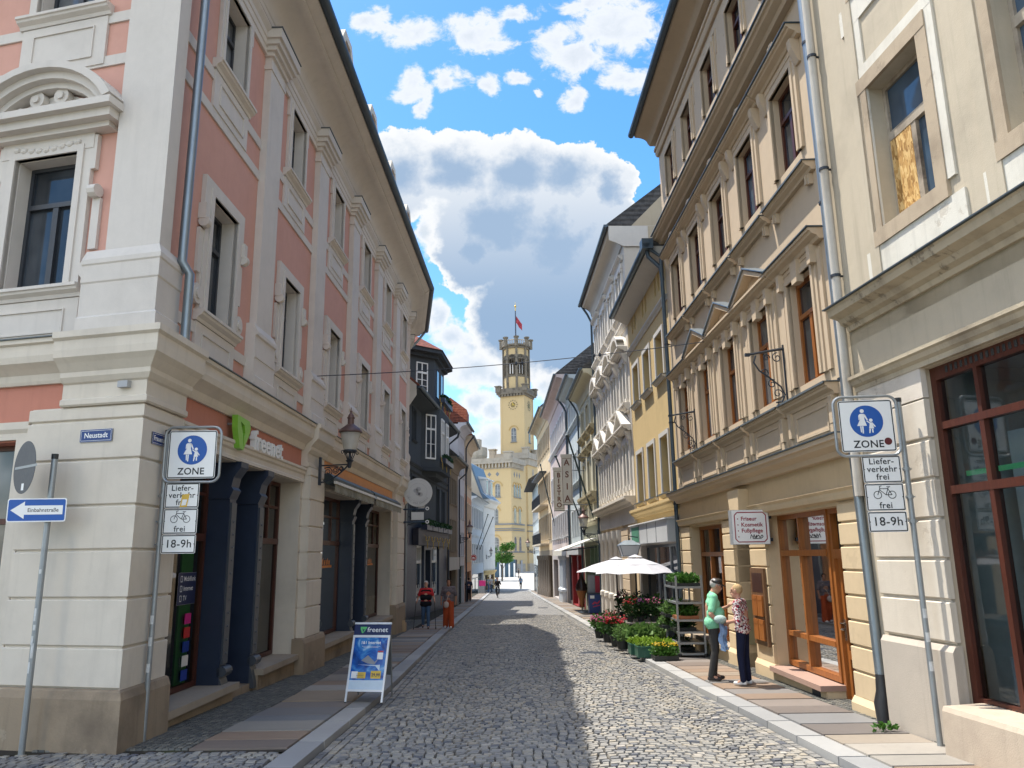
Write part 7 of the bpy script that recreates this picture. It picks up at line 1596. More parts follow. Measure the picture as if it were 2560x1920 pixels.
def blob(name, shapes, mat, parent, vox, smooth=4, rel=True):
    mb = MB()
    for s_ in shapes:
        if s_[0] == 'c': capsule(mb, s_[1], s_[2], s_[3], s_[4])
        else: mb.ball(s_[1], *s_[2], seg=16, rows=12)
    me = bpy.data.meshes.new(name); me.from_pydata(mb.v, [], mb.f); bm = bmesh.new(); bm.from_mesh(me); bmesh.ops.remove_doubles(bm, verts=bm.verts, dist=1e-5); bmesh.ops.recalc_face_normals(bm, faces=bm.faces); bm.to_mesh(me); bm.free()
    o = bpy.data.objects.new(name, me); COL.objects.link(o)
    r = o.modifiers.new('r', 'REMESH'); r.mode = 'VOXEL'; r.voxel_size = vox; r.use_smooth_shade = True
    if smooth: k = o.modifiers.new('s', 'SMOOTH'); k.factor = .5; k.iterations = smooth
    dg = bpy.context.evaluated_depsgraph_get(); m2 = bpy.data.meshes.new_from_object(o.evaluated_get(dg)); bpy.data.objects.remove(o); bpy.data.meshes.remove(me)
    m2.name = name; m2.materials.clear(); m2.polygons.foreach_set('use_smooth', [True]*len(m2.polygons))
    return link(name, m2, mat, parent)
def hand(S_, wrist, tip, side, curl=.5):
    """palm, four fingers of different lengths and a thumb, as capsules joined into the body"""
    w_, t_ = Vector(wrist), Vector(tip); d = (t_-w_).normalized(); x = d.cross(Vector((0, 1, .05))).normalized() if abs(d.y) < .95 else Vector((1, 0, 0)); n = x.cross(d).normalized()
    pc = w_+d*.05; S_.append(('c', w_, pc, .024, .030))
    for k, (off, L) in enumerate(((-.026, .068), (-.009, .078), (.009, .072), (.025, .056))):
        b_ = w_+d*.085+x*off; S_.append(('c', w_+d*.03+x*off*.7, b_, .013, .012)); m_ = b_+d*(L*.5*(1-.3*curl))+n*(L*.35*curl); S_.append(('c', b_, m_, .0105, .0095)); S_.append(('c', m_, m_+d*(L*.45*(1-.8*curl))+n*(L*.45*curl), .0095, .008))
    tb = w_+d*.03+x*(.026*side); S_.append(('c', tb, tb+d*.035+x*(.026*side)+n*.012, .013, .011)); S_.append(('c', tb+d*.035+x*(.026*side)+n*.012, tb+d*.062+x*(.024*side)+n*.026, .011, .009))
def person(x, y, yaw, h, label, top, legs, hair, shoes, pose=None, vox=.024, z=None, skin=None, sleeve=.5, hairlen=0, skirt=False, wide=0, detail=False, belly=0, group=None, hat=None, vest=None, lean=0.):
    z = S(y) if z is None else z; b = empty('person', (x, y, z), label, 'person', group); b.rotation_euler = (0, 0, -radians(yaw)); k = h/1.75; b.scale = (k, k, k); skin = skin or M_skin
    P_ = dict(kL=(-.10, .03, .50), kR=(.10, .03, .50), aL=(-.10, -.01, .09), aR=(.10, -.01, .09), eL=(-.27, -.03, 1.14), eR=(.27, -.03, 1.14), hL=(-.27, .08, .90), hR=(.27, .08, .90), tL=(-.26, .11, .82), tR=(.26, .11, .82), head=(0, .03+lean*1.3, 1.62), look=(0, 1, 0), hz=.93); P_.update(pose or {})
    hz = P_['hz']; sL, sR = (-.18, lean, 1.41), (.18, lean, 1.41); nk = Vector((0, .0+lean, 1.46)); hd = Vector(P_['head']); lk = Vector(P_['look']).normalized(); rt = lk.cross(Vector((0, 0, 1))).normalized(); up = rt.cross(lk)
    Bs = [('c', (-.06, 0, hz+.05), (.06, 0, hz+.05), .11, .11), ('c', (0, 0, hz+.1), (0, lean*.6, 1.25), .12, .13), ('c', (-.10, lean, 1.32), (.10, lean, 1.32), .10, .10), ('c', sL, sR, .065, .065), ('c', nk, hd-up*.05, .058, .055),
          ('e', tuple(hd+up*.02-lk*.008), (.076, .092, .105)), ('c', hd-up*.06+lk*.025, hd-up*.085+lk*.045, .056, .042)]
    for s_, e, w_, t_, sd in ((sL, 'eL', 'hL', 'tL', 1), (sR, 'eR', 'hR', 'tR', -1)):
        Bs += [('c', s_, P_[e], .052, .041), ('c', P_[e], P_[w_], .040, .027)]
        if detail: hand(Bs, P_[w_], P_[t_], sd)
        else: Bs += [('c', P_[w_], P_[t_], .032, .026)]
    for sx_, kn, an in ((-.09, 'kL', 'aL'), (.09, 'kR', 'aR')): Bs += [('c', (sx_, 0, hz), P_[kn], .08, .055), ('c', P_[kn], P_[an], .052, .036), ('c', P_[an], (P_[an][0], P_[an][1]+.1, P_[an][2]-.05), .035, .035)]
    if detail:
        Bs += [('c', hd+up*.02+lk*.085, hd-up*.02+lk*.105, .012, .016), ('c', hd-up*.055+lk*.085, hd-up*.055+lk*.088, .02, .02), ('c', hd+up*.035+lk*.078-rt*.03, hd+up*.035+lk*.078+rt*.03, .016, .016)]
        for q in (-1, 1): Bs += [('c', hd+rt*q*.078+up*.02, hd+rt*q*.08-up*.03, .018, .013)]
    body = blob('body', Bs, skin, b, min(vox, .011) if detail else vox, 3)
    if detail:
        for q in (-1, 1): s = MB(); s.ball(tuple(hd+rt*q*.03+up*.018+lk*.087), .009, seg=8, rows=6); part2(s, 'eye', M_capb, b)
        s = MB(); s.tube([tuple(hd-up*.05+lk*.102-rt*.02), tuple(hd-up*.052+lk*.108), tuple(hd-up*.05+lk*.102+rt*.02)], .004, 6); part2(s, 'mouth', flat('lips', (.34, .12, .10), .5), b)
    T = [('c', (-.075, -.01, hz+.04), (.075, -.01, hz+.04), .125+.2*belly, .125+.2*belly), ('c', (-.06, lean*.5+belly*.6, 1.12), (.06, lean*.5+belly*.6, 1.12), .128+belly*.5, .128+belly*.5), ('c', (-.11, lean, 1.30), (.11, lean, 1.30), .118, .118), ('c', sL, sR, .078, .078), ('c', nk-Vector((0, 0, .03)), nk, .075, .066)]
    for s_, e, w_ in ((sL, 'eL', 'hL'), (sR, 'eR', 'hR')):
        s_, e_, w2 = Vector(s_), Vector(P_[e]), Vector(P_[w_])
        if sleeve <= 1: T.append(('c', s_, s_.lerp(e_, sleeve*1.2), .070, .066))
        else: T += [('c', s_, e_, .066, .055), ('c', e_, e_.lerp(w2, sleeve-1), .055, .045)]
    blob('shirt', T, top, b, vox*.8 if not detail else .014, 3)
    if vest: blob('vest', [('c', (-.08, 0, hz-.02), (.08, 0, hz-.02), .145, .145), ('c', (-.08, 0, 1.15), (.08, 0, 1.15), .15, .15), ('c', (-.13, 0, 1.36), (.13, 0, 1.36), .10, .10)], vest, b, vox*.8, 2)
    L_ = [('c', (-.06, 0, hz+.03), (.06, 0, hz+.03), .118+belly*.1, .118+belly*.1)]
    if skirt: L_ += [('c', (-.05, 0, hz), (-.05, 0, .55), .12, .15), ('c', (.05, 0, hz), (.05, 0, .55), .12, .15)]
    else:
        for sx_, kn, an in ((-.09, 'kL', 'aL'), (.09, 'kR', 'aR')):
            a = Vector(P_[an]); L_ += [('c', (sx_, 0, hz-.02), P_[kn], .095+wide*.3, .070+wide*.7), ('c', P_[kn], a+Vector((0, 0, .0)), .068+wide*.7, .055+wide)]
    blob('trousers' if not skirt else 'skirt', L_, legs, b, vox*.8 if not detail else .014, 3)
    for an in ('aL', 'aR'):
        a = Vector(P_[an]); z0 = a.z-.09; S2 = [('c', a+Vector((0, -.03, -.045)), a+Vector((0, .15, -.055)), .040, .036), ('c', a, a+Vector((0, .03, -.03)), .042, .04)]; o = blob('shoe', S2, shoes, b, .016, 2)
    H_ = [('e', tuple(hd+up*.035-lk*.02), (.086, .098, .100))] if hairlen < 1 else [('e', tuple(hd+up*.035-lk*.02), (.09, .102, .105)), ('c', hd-lk*.06, hd-lk*.075-up*.2*hairlen, .085, .07)]
    o = blob('hair', H_, hair, b, .016, 2)
    me = o.data; bm = bmesh.new(); bm.from_mesh(me); kill = [v for v in bm.verts if (v.co-hd).dot(lk) > .052 and (v.co-hd).dot(up) < .075]; bmesh.ops.delete(bm, geom=kill, context='VERTS'); bm.to_mesh(me); bm.free()
    if hat:
        blob('cap', [('e', tuple(hd+up*.075-lk*.01), (.097, .110, .065)), ('c', hd+up*.06+lk*.08-rt*.035, hd+up*.045+lk*.155-rt*.02, .018, .012), ('c', hd+up*.06+lk*.08+rt*.035, hd+up*.045+lk*.155+rt*.02, .018, .012), ('c', hd+up*.06+lk*.08, hd+up*.045+lk*.165, .018, .012)], hat, b, .012, 3)
    return b
def part2(mb, name, mat, parent):
    """part given in the parent's own coordinates"""
    me = bpy.data.meshes.new(name); me.from_pydata(mb.v, [], mb.f); me.polygons.foreach_set('use_smooth', [True]*len(me.polygons)); me.update(); return link(name, me, mat, parent)
grey_hair = fabric('grey_hair', (.42, .40, .38), .2, 40); blond = fabric('short_blond_hair', (.42, .29, .15), .25, 50); dark_hair = fabric('dark_hair', (.02, .014, .011), .2, 30)
navy = fabric('navy_trousers', (.010, .013, .035)); charcoal = fabric('charcoal_trousers', (.045, .043, .042)); black_c = fabric('black_cloth', (.012, .012, .014)); jeans = fabric('blue_jeans', (.055, .10, .18))
wshoe = flat('white_trainers', (.66, .66, .65), .6, 0, .06); bshoe = flat('dark_shoes', (.025, .017, .016), .5)
man = person(3.47, 14.3, 97, 1.73, 'older man in a mint green shirt and black leather cap talking to the woman', fabric('mint_shirt', (.22, .56, .35), .08), charcoal, grey_hair, bshoe,
    dict(kL=(-.11, .02, .50), kR=(.10, .0, .50), aL=(-.12, -.02, .09), aR=(.11, -.10, .09), eR=(.285, -.06, 1.13), hR=(.235, .13, .95), tR=(.20, .20, .90), eL=(-.27, .10, 1.14), hL=(-.13, .30, 1.24), tL=(-.07, .36, 1.30), head=(0, .095, 1.60), look=(.0, 1, -.38)), .018, detail=True, belly=.07, sleeve=.62, hat=flat('leather_cap', (.022, .018, .016), .35, 0, .3), lean=.02)
s = MB()
for q in (-.036, .036): s.tube([(q+.026*cos(a_*pi/6), .188, 1.607+.02*sin(a_*pi/6)) for a_ in range(13)], .003, 5)
s.tube([(-.012, .19, 1.61), (.012, .19, 1.61)], .003, 5).tube([(.062, .185, 1.61), (.08, .08, 1.63)], .003, 5).tube([(-.062, .185, 1.61), (-.08, .08, 1.63)], .003, 5); part2(s, 'glasses', M_capb, man)
woman = person(3.80, 13.66, -58, 1.62, 'older woman with short blond hair in a red and white floral blouse and navy trousers', floral(), navy, blond, wshoe,
    dict(kL=(-.08, .04, .50), kR=(.09, .0, .50), aL=(-.09, .02, .09), aR=(.10, -.02, .09), eL=(-.26, -.02, 1.13), hL=(-.14, .22, 1.08), tL=(-.02, .28, 1.06), eR=(.26, .02, 1.14), hR=(.10, .25, 1.06), tR=(.0, .31, 1.02), head=(0, .06, 1.62), look=(-.05, 1, .05)), .018, detail=True, sleeve=.95, lean=.015)
# jacket, bag and cap held by the woman
wx = lambda a, c, d: tuple(woman.matrix_basis @ Vector((a, c, d)))
bpy.context.view_layer.update()
def cloth_drape(name, u0, u1, z0, z1, off, mat, label, cat):
    s = MB(); nu, nz = 9, 10; g = []
    for j in range(nz+1):
        row = []
        for i in range(nu+1):
            u = u0+(u1-u0)*i/nu*(1-.25*j/nz); zz = z1+(z0-z1)*j/nz-.05*sin(i*1.3)*j/nz; row.append(wx(u, off+.05*sin(i*1.9+j*.35)*(.3+j/nz)+.02*cos(j*.9), zz))
        g.append(row)
    for side in (0, 1):
        for j in range(nz):
            for i in range(nu):
                q = [g[j][i], g[j][i+1], g[j+1][i+1], g[j+1][i]]; s.face([(a, c+.012*side, d) for a, c, d in q])
    return single(name, s, mat, label, cat, wx((u0+u1)/2, off, z1), None, 60)
cloth_drape('jacket', -.22, .10, .62, 1.07, .33, fabric('light_denim', (.22, .33, .52), .12), 'light blue denim jacket hanging over the arm of the blond woman', 'jacket')
cloth_drape('bag', -.04, .16, .72, 1.02, .38, fabric('blue_print_bag', (.03, .13, .32), .5, 30), 'blue patterned cloth bag held between the talking couple', 'bag')
s = MB(); c_ = wx(-.10, .36, 1.12); s.ball(c_, .11, .10, .075, 14, 8); single('sun_hat', s, fabric('checked_hat', (.30, .40, .38), .5, 40), 'pale checked cap held in the hands of the blond woman', 'cap', c_, None, 60)
old = person(-3.24, 29.4, 176, 1.68, 'grey haired walker in a black vest, red T-shirt and jeans with two sticks', fabric('red_t_shirt', (.48, .03, .035)), jeans, grey_hair, bshoe, dict(kL=(-.10, .10, .50), aL=(-.10, .12, .09), aR=(.11, -.14, .12), kR=(.10, .0, .5), eL=(-.30, -.02, 1.12), eR=(.30, -.02, 1.12), hL=(-.34, .16, .98), hR=(.34, .16, .98), tL=(-.34, .2, .95), tR=(.34, .2, .95)), .022, vest=fabric('black_vest', (.010, .010, .014)), z=S(29.4))
for q, nm in ((-1, 'walking stick in the right hand of the grey haired walker'), (1, 'walking stick in the left hand of the grey haired walker')):
    s = MB(); s.tube([(-3.24+q*.33, 29.2, S(29)+.95), (-3.24+q*.40, 29.05, S(29))], .012, 6).tube([(-3.24+q*.40, 29.05, S(29)+.08), (-3.24+q*.40, 29.05, S(29))], .02, 6); single('walking_stick', s, M_capb, nm, 'walking stick', (-3.24+q*.4, 29.05, S(29)), 'walking sticks', 40)
ow = person(-2.43, 29.6, 182, 1.74, 'woman in wide orange trousers and a grey patterned blouse walking towards the viewer', fabric('grey_patterned_blouse', (.13, .11, .12), .6, 22), fabric('rust_orange_trousers', (.36, .065, .022)), dark_hair, wshoe, dict(kL=(-.10, .05, .5), aL=(-.11, .06, .09), aR=(.12, -.10, .10)), .022, skin=M_skin2, wide=.05, sleeve=.7, z=S(29.6))
s = MB(); s.ball((-2.5, 29.38, .22), .10, .06, .12, 12, 8).tube([(-2.5, 29.4, .32), (-2.43, 29.48, .55), (-2.33, 29.52, .78)], .010, 5); single('shoulder_bag', s, fabric('pale_bag', (.42, .34, .30)), 'small pale shoulder bag worn by the woman in orange trousers', 'bag', (-2.5, 29.4, .1), None, 50)
person(-3.40, 59.4, -4, 1.74, 'person in dark clothes with bare arms walking away on the left pavement', fabric('dark_blue_top', (.022, .026, .05)), black_c, dark_hair, bshoe, dict(kL=(-.09, .12, .5), aL=(-.09, .05, .1), aR=(.1, -.16, .14)), .03)
person(.82, 110.3, 4, 1.70, 'woman in a pale blue shirt and black trousers with long dark hair in the roadway', fabric('pale_blue_shirt', (.16, .25, .36)), black_c, dark_hair, bshoe, dict(aL=(-.06, .05, .09), aR=(.08, -.12, .12)), .03, z=G(110), hairlen=1)
person(3.25, 117, 170, 1.35, 'child in a pale top on the right at the square', fabric('pale_top', (.35, .38, .40)), fabric('light_trousers', (.3, .32, .36)), dark_hair, wshoe, None, .03, z=G(117))
person(3.85, 143, 20, 1.75, 'person in dark clothes standing at the far right of the square', black_c, black_c, dark_hair, bshoe, None, .03, z=G(143), sleeve=1.8)
person(.75, 150, 90, 1.8, 'dark clothed person in the middle of the square', black_c, black_c, dark_hair, bshoe, dict(aL=(-.2, .1, .09), aR=(.2, -.1, .09)), .03, z=G(150), sleeve=1.8)
for i, (x, y_, yw, tp, lb) in enumerate(((-3.05, 93.5, 60, (.14, .18, .20), 'person in a grey shirt in the group at the left kerb, first from the left'), (-2.72, 94.2, -60, (.42, .44, .46), 'person in a pale shirt in the group at the left kerb, second from the left'), (-2.25, 96.5, 120, (.20, .30, .42), 'person in a light blue shirt, third in the group at the left kerb'))):
    person(x, y_, yw, 1.74, lb, fabric('group_shirt_%s' % 'abc'[i], tp), (jeans, jeans, charcoal)[i], dark_hair, bshoe, None, .03)
def bicycle(x, y, yaw, z, label):
    b = empty('bicycle', (x, y, z), label, 'bicycle'); b.rotation_euler = (0, 0, -radians(yaw))
    for yy in (-.52, .52):
        s = MB(); s.tube([(0, yy+.33*cos(2*pi*k/24), .35+.33*sin(2*pi*k/24)) for k in range(25)], .02, 6, False); o = part2(s, 'wheel', M_capb, b)
        s = MB()
        for k in range(10): s.tube([(0, yy, .35), (0, yy+.32*cos(2*pi*k/10), .35+.32*sin(2*pi*k/10))], .003, 4)
        part2(s, 'spokes', M_galv, o)
    s = MB(); s.tube([(0, .52, .35), (0, .40, .85), (0, .38, 1.0)], .018, 6).tube([(0, .42, .78), (0, -.05, .35), (0, -.52, .35), (0, -.22, .82), (0, .41, .82)], .018, 6).tube([(0, -.05, .35), (0, -.24, .92)], .018, 6); part2(s, 'frame', flat('bike_frame', (.02, .025, .03), .35), b)
    s = MB(); s.tube([(-.28, .28, 1.02), (-.18, .38, 1.04), (.18, .38, 1.04), (.28, .28, 1.02)], .014, 6); part2(s, 'handlebar', M_galv, b)
    s = MB(); s.ball((0, -.24, .95), .07, .13, .035, 10, 6); part2(s, 'saddle', M_capb, b)
    s = MB(); s.ball((0, .46, .88), .04, seg=8, rows=6); part2(s, 'headlight', M_sw, b); return b
bicycle(-1.57, 73, 176, G(73), 'black bicycle ridden towards the viewer down the roadway')
person(-1.57, 73.25, 176, 1.75, 'cyclist in black riding towards the viewer', black_c, black_c, dark_hair, bshoe, dict(kL=(-.12, .30, .74), aL=(-.10, .22, .36), kR=(.12, .32, .66), aR=(.10, .30, .26), eL=(-.28, .16, 1.22), eR=(.28, .16, 1.22), hL=(-.27, .40, 1.12), hR=(.27, .40, 1.12), tL=(-.27, .47, 1.1), tR=(.27, .47, 1.1), hz=1.02, head=(0, .16, 1.66)), .03, z=G(73)+.02, sleeve=1.9, lean=.1)
bicycle(-2.95, 92.6, 90, S(92), 'parked bicycle beside the group at the left kerb')
# ------------------------------------------------------------------ plants
M_lf1 = leafmat('mid_green_leaves', (.045, .13, .02), (.09, .22, .035)); M_lf2 = leafmat('dark_green_leaves', (.018, .055, .014), (.035, .10, .02)); M_lf3 = leafmat('lettuce_leaves', (.20, .34, .03), (.32, .46, .06)); M_lf4 = leafmat('pale_herb_leaves', (.10, .20, .05), (.19, .30, .09)); M_lf5 = leafmat('tree_leaves', (.04, .13, .018), (.10, .24, .03))
M_fp = leafmat('pink_petals', (.50, .07, .22), (.66, .18, .36)); M_fr = leafmat('red_petals', (.50, .015, .03), (.66, .04, .08)); M_fy = leafmat('yellow_petals', (.62, .40, .01), (.78, .58, .04)); M_fv = leafmat('violet_petals', (.12, .03, .16), (.3, .05, .22)); M_terr = flat('terracotta', (.34, .12, .05), .7); M_pot = flat('black_pot', (.02, .022, .02), .6); M_crate = flat('green_crate', (.02, .09, .055), .45, 0, .12)
RP = random.Random(11)
def leaves(c, rad, n, size, up=.5, shape=1.6, bend=.25):
    """n bent leaf blades spread through an ellipsoid"""
    s = MB(); 
    for _ in range(n):
        a, t_ = RP.uniform(0, 2*pi), math.acos(RP.uniform(-1, 1)); r = RP.random()**.42
        p = Vector((c[0]+rad[0]*r*sin(t_)*cos(a), c[1]+rad[1]*r*sin(t_)*sin(a), c[2]+rad[2]*r*cos(t_)))
        d = Vector((cos(a)*sin(t_)+RP.gauss(0, .5), sin(a)*sin(t_)+RP.gauss(0, .5), up+RP.gauss(0, .5))).normalized(); x = d.orthogonal().normalized(); x = Matrix.Rotation(RP.uniform(0, 2*pi), 3, d) @ x; nn = x.cross(d); L = size*RP.uniform(.6, 1.3); w_ = L/shape/2
        m_ = p+d*L*.5+nn*bend*L*.3; e = p+d*L-nn*bend*L*.15
        s.face([tuple(p), tuple(m_-x*w_), tuple(e), tuple(m_+x*w_)])
    return s
def flowers(c, rad, n, size, top=True):
    s = MB()
    for _ in range(n):
        a = RP.uniform(0, 2*pi); r = RP.random()**.5; p = Vector((c[0]+rad[0]*r*cos(a), c[1]+rad[1]*r*sin(a), c[2]+rad[2]*(sum(RP.uniform(.3, 1) for _ in range(2))/2 if top else RP.uniform(-1, 1))))
        for k in range(5):
            b_ = 2*pi*k/5+a; d = Vector((cos(b_), sin(b_)-.3, .55+RP.gauss(0, .25))).normalized(); x = d.cross(Vector((0, 0, 1))).normalized(); L = size*RP.uniform(.8, 1.2)
            s.face([tuple(p), tuple(p+d*L*.6-x*L*.35), tuple(p+d*L), tuple(p+d*L*.6+x*L*.35)])
    return s
def potted(x, y, zb, r, hp, rad, lm, n, size, label, fl=None, pm=None, up=.5, cat='potted plant', name='potted_plant', group='plants of the flower stall', shape=1.6):
    b = empty(name, (x, y, zb), label, cat, group); s = MB(); s.lathe((x, y), [(r*.75, zb), (r, zb+hp), (r*.9, zb+hp), (r*.85, zb+hp-.03), (.001, zb+hp-.03)], 16); part('pot', s, pm or M_pot, b, 40)
    part('foliage', leaves((x, y, zb+hp+rad[2]*.7), rad, n, size, up, shape), lm, b, None, False, False)
    for m_, k, sz in (fl or []): part('flowers', flowers((x, y-.03, zb+hp+rad[2]*.6), (rad[0]*1.05, rad[1]*1.05, rad[2]*1.05), k, sz), m_, b, None, False, False)
    return b
g = 'plants of the flower stall'
potted(2.50, 24.0, S(24), .18, .24, (.30, .30, .26), M_lf1, 420, .09, 'pink geranium in a dark pot at the far left end of the flower stall', [(M_fp, 70, .05)])
potted(2.78, 23.6, S(23.6), .18, .24, (.30, .28, .34), M_lf2, 420, .09, 'tall dark green plant with red blooms behind the pink geranium', [(M_fr, 40, .05)])
potted(2.55, 22.4, S(22), .17, .24, (.27, .27, .28), M_lf1, 420, .085, 'pink geranium nearer the kerb, second from the far end', [(M_fp, 60, .05), (M_fr, 20, .04)])
potted(2.62, 21.2, S(21), .17, .26, (.25, .25, .30), M_lf2, 420, .085, 'red flowering plant in front of the stall table', [(M_fr, 55, .055)])
potted(2.66, 20.3, S(20), .16, .2, (.24, .22, .24), M_lf4, 420, .07, 'pale green bushy pot plant at the kerb corner of the stall')
# stall table with plants under the parasols
b = empty('stall_table', (3.45, 22., S(22)), 'low plank table draped in dark cloth under the parasols', 'table'); zt = .16
s = MB(); s.box(2.9, 4.05, 21.3, 24.2, zt-.035, zt); part('tabletop', s, wood('grey_planks', (.30, .28, .25)), b); s = MB(); s.box(2.98, 3.98, 21.4, 24.1, S(22), zt-.035); part('dark_skirt', s, black_c, b)
TP = [(3.05, 21.6, M_lf2, M_fr, 'red'), (3.35, 21.7, M_lf2, M_fv, 'violet'), (3.68, 21.6, M_lf2, M_fp, 'pink'), (3.2, 22.5, M_lf2, M_fr, 'red'), (3.6, 22.6, M_lf2, M_fv, 'violet'), (3.9, 22.2, M_lf1, None, 'plain'), (3.1, 23.4, M_lf2, M_fp, 'pink'), (3.55, 23.5, M_lf2, None, 'tall plain')]
for i, (x, y_, lm, fm_, nm) in enumerate(TP): potted(x, y_, zt, .10, .14, (.19, .19, .30 if i < 6 else .36), lm, 300, .085, ('%s flowering' % nm if fm_ else '%s green' % nm)+' pot plant on the stall table, '+('front row left', 'front row middle', 'front row right', 'middle row left', 'middle row centre', 'middle row right', 'back row left', 'back row right')[i], [(fm_, 26, .045)] if fm_ else None)
# big leaved young vegetable plants in a low tub, crates, trays
potted(3.18, 19.9, S(20)+.12, .36, .16, (.46, .36, .17), M_lf4, 330, .17, 'wide black tub of big leaved young vegetable plants', None, None, .6, shape=1.15)
s = MB(); s.box(2.86, 3.5, 19.6, 20.3, S(20), S(20)+.13); single('crate_base', s, M_pot, 'flat black crate under the tub of vegetable plants', 'crate', (3.18, 19.9, S(20)))
def crate(x0, x1, y0, y1, h, label, lm, n, size, hh=.1, mat=None, yaw=0, fl=None, name='plant_crate', rows=True):
    zb = S((y0+y1)/2)+.004; b = empty(name, ((x0+x1)/2, y0, zb), label, 'plant crate', 'crates and trays of the flower stall'); s = MB(); t_ = .02
    s.box(x0, x1, y0, y0+t_, zb, zb+h).box(x0, x1, y1-t_, y1, zb, zb+h).box(x0, x0+t_, y0+t_, y1-t_, zb, zb+h).box(x1-t_, x1, y0+t_, y1-t_, zb, zb+h).box(x0+t_, x1-t_, y0+t_, y1-t_, zb, zb+.02)
    if h > .15: 
        s.box(x0-.012, x1+.012, y0-.012, y0, zb+h-.03, zb+h).box(x0-.012, x0, y0, y1, zb+h-.03, zb+h)
        for k in range(5): a = x0+.03+(x1-x0-.06)*k/4; s.box(a-.008, a+.008, y0-.008, y0, zb+.03, zb+h-.03)
    part('crate_box', s, mat or M_crate, b); s = MB(); s.box(x0+t_, x1-t_, y0+t_, y1-t_, zb+h*.6, zb+h*.75); part('soil', s, flat('soil', (.03, .02, .014), .9), b)
    part('foliage', leaves(((x0+x1)/2, (y0+y1)/2, zb+h+hh*.4), ((x1-x0)*.56, (y1-y0)*.56, hh), n, size, .8, 1.4), lm, b, None, False, False)
    for m_, k, sz in (fl or []): part('flowers', flowers(((x0+x1)/2, (y0+y1)/2, zb+h+hh*.8), ((x1-x0)*.55, (y1-y0)*.55, hh*.7), k, sz), m_, b, None, False, False)
crate(2.72, 3.05, 18.25, 18.75, .24, 'green plastic crate, empty looking and nearest the kerb', M_lf3, 60, .06, .03)
crate(2.66, 3.3, 18.9, 19.4, .24, 'green crate of bright yellow green lettuce seedlings behind the empty crate', M_lf3, 520, .07, .08)
crate(2.98, 3.50, 17.6, 18.1, .09, 'black tray of yellow marigolds on the pavement', M_lf1, 520, .075, .17, M_pot, 0, [(M_fy, 95, .035)], 'flower_tray')
crate(3.1, 3.5, 18.4, 18.8, .09, 'black tray of grassy onion seedlings behind the marigolds', M_lf3, 200, .2, .12, M_pot, 0, None, 'plant_tray')
# rack trolley with trays
b = empty('plant_rack', (3.95, 18.95, S(19)), 'tall metal plant rack trolley standing before the yellow house', 'plant rack'); zb = S(18.6); X0, X1, Y0, Y1 = 3.66, 4.24, 18.3, 19.65
for x in (X0, X1):
    for y_ in (Y0, Y1):
        s = MB(); s.box(x-.02, x+.02, y_-.02, y_+.02, zb+.08, 1.42); o = part('post', s, M_galv, b); s = MB(); s.lathe((x, y_), [(.05, zb), (.05, zb+.07)], 10); part('castor', s, M_capb, o)
SH = (1.18, .84, .46, .20, -.03, -.26)
for z in SH: s = MB(); s.box(X0+.02, X1-.02, Y0+.0, Y1, z-.03, z-.012).box(X0, X1, Y0-.025, Y0, z-.045, z).box(X0-.02, X0, Y0, Y1, z-.045, z); part('shelf', s, M_galv, b)
def tray(x, y_, z, w_, d_, lm, n, size, hh, label, fl=None, pots=False):
    b = empty('plant_tray', (x, y_, z), label, 'plant tray', 'crates and trays of the flower stall'); s = MB(); s.box(x-w_/2, x+w_/2, y_-d_/2, y_+d_/2, z, z+.07); part('tray', s, M_terr if pots else M_pot, b)
    part('foliage', leaves((x, y_, z+.07+hh*.5), (w_*.55, d_*.55, hh), n, size, .6, 1.5), lm, b, None, False, False)
    for m_, k, sz in (fl or []): part('flowers', flowers((x, y_, z+.08+hh*.5), (w_*.5, d_*.5, hh), k, sz), m_, b, None, False, False)
tray(3.95, 18.6, 1.18, .54, .5, M_lf1, 520, .085, .13, 'tray of leafy seedlings on the top shelf of the rack, front'); tray(3.95, 19.25, 1.18, .54, .5, M_lf1, 400, .085, .13, 'tray of leafy seedlings on the top shelf of the rack, back')
tray(3.90, 18.6, .46, .5, .5, M_lf1, 420, .10, .18, 'tray of basil in terracotta pots on the middle shelf, front', None, True); tray(3.80, 19.3, .46, .56, .55, M_lf4, 420, .10, .2, 'pale herbs spilling over the middle shelf, back')
tray(3.85, 18.7, .20, .5, .5, M_lf2, 260, .09, .12, 'dark seedlings with yellow blooms on the fourth shelf, front', [(M_fy, 14, .03)]); tray(3.75, 19.35, .20, .6, .5, M_lf4, 320, .10, .14, 'pale plants hanging over the fourth shelf, back'); tray(3.85, 19.2, -.26, .55, .8, M_lf2, 320, .09, .12, 'dark seedlings on the bottom shelf of the rack')
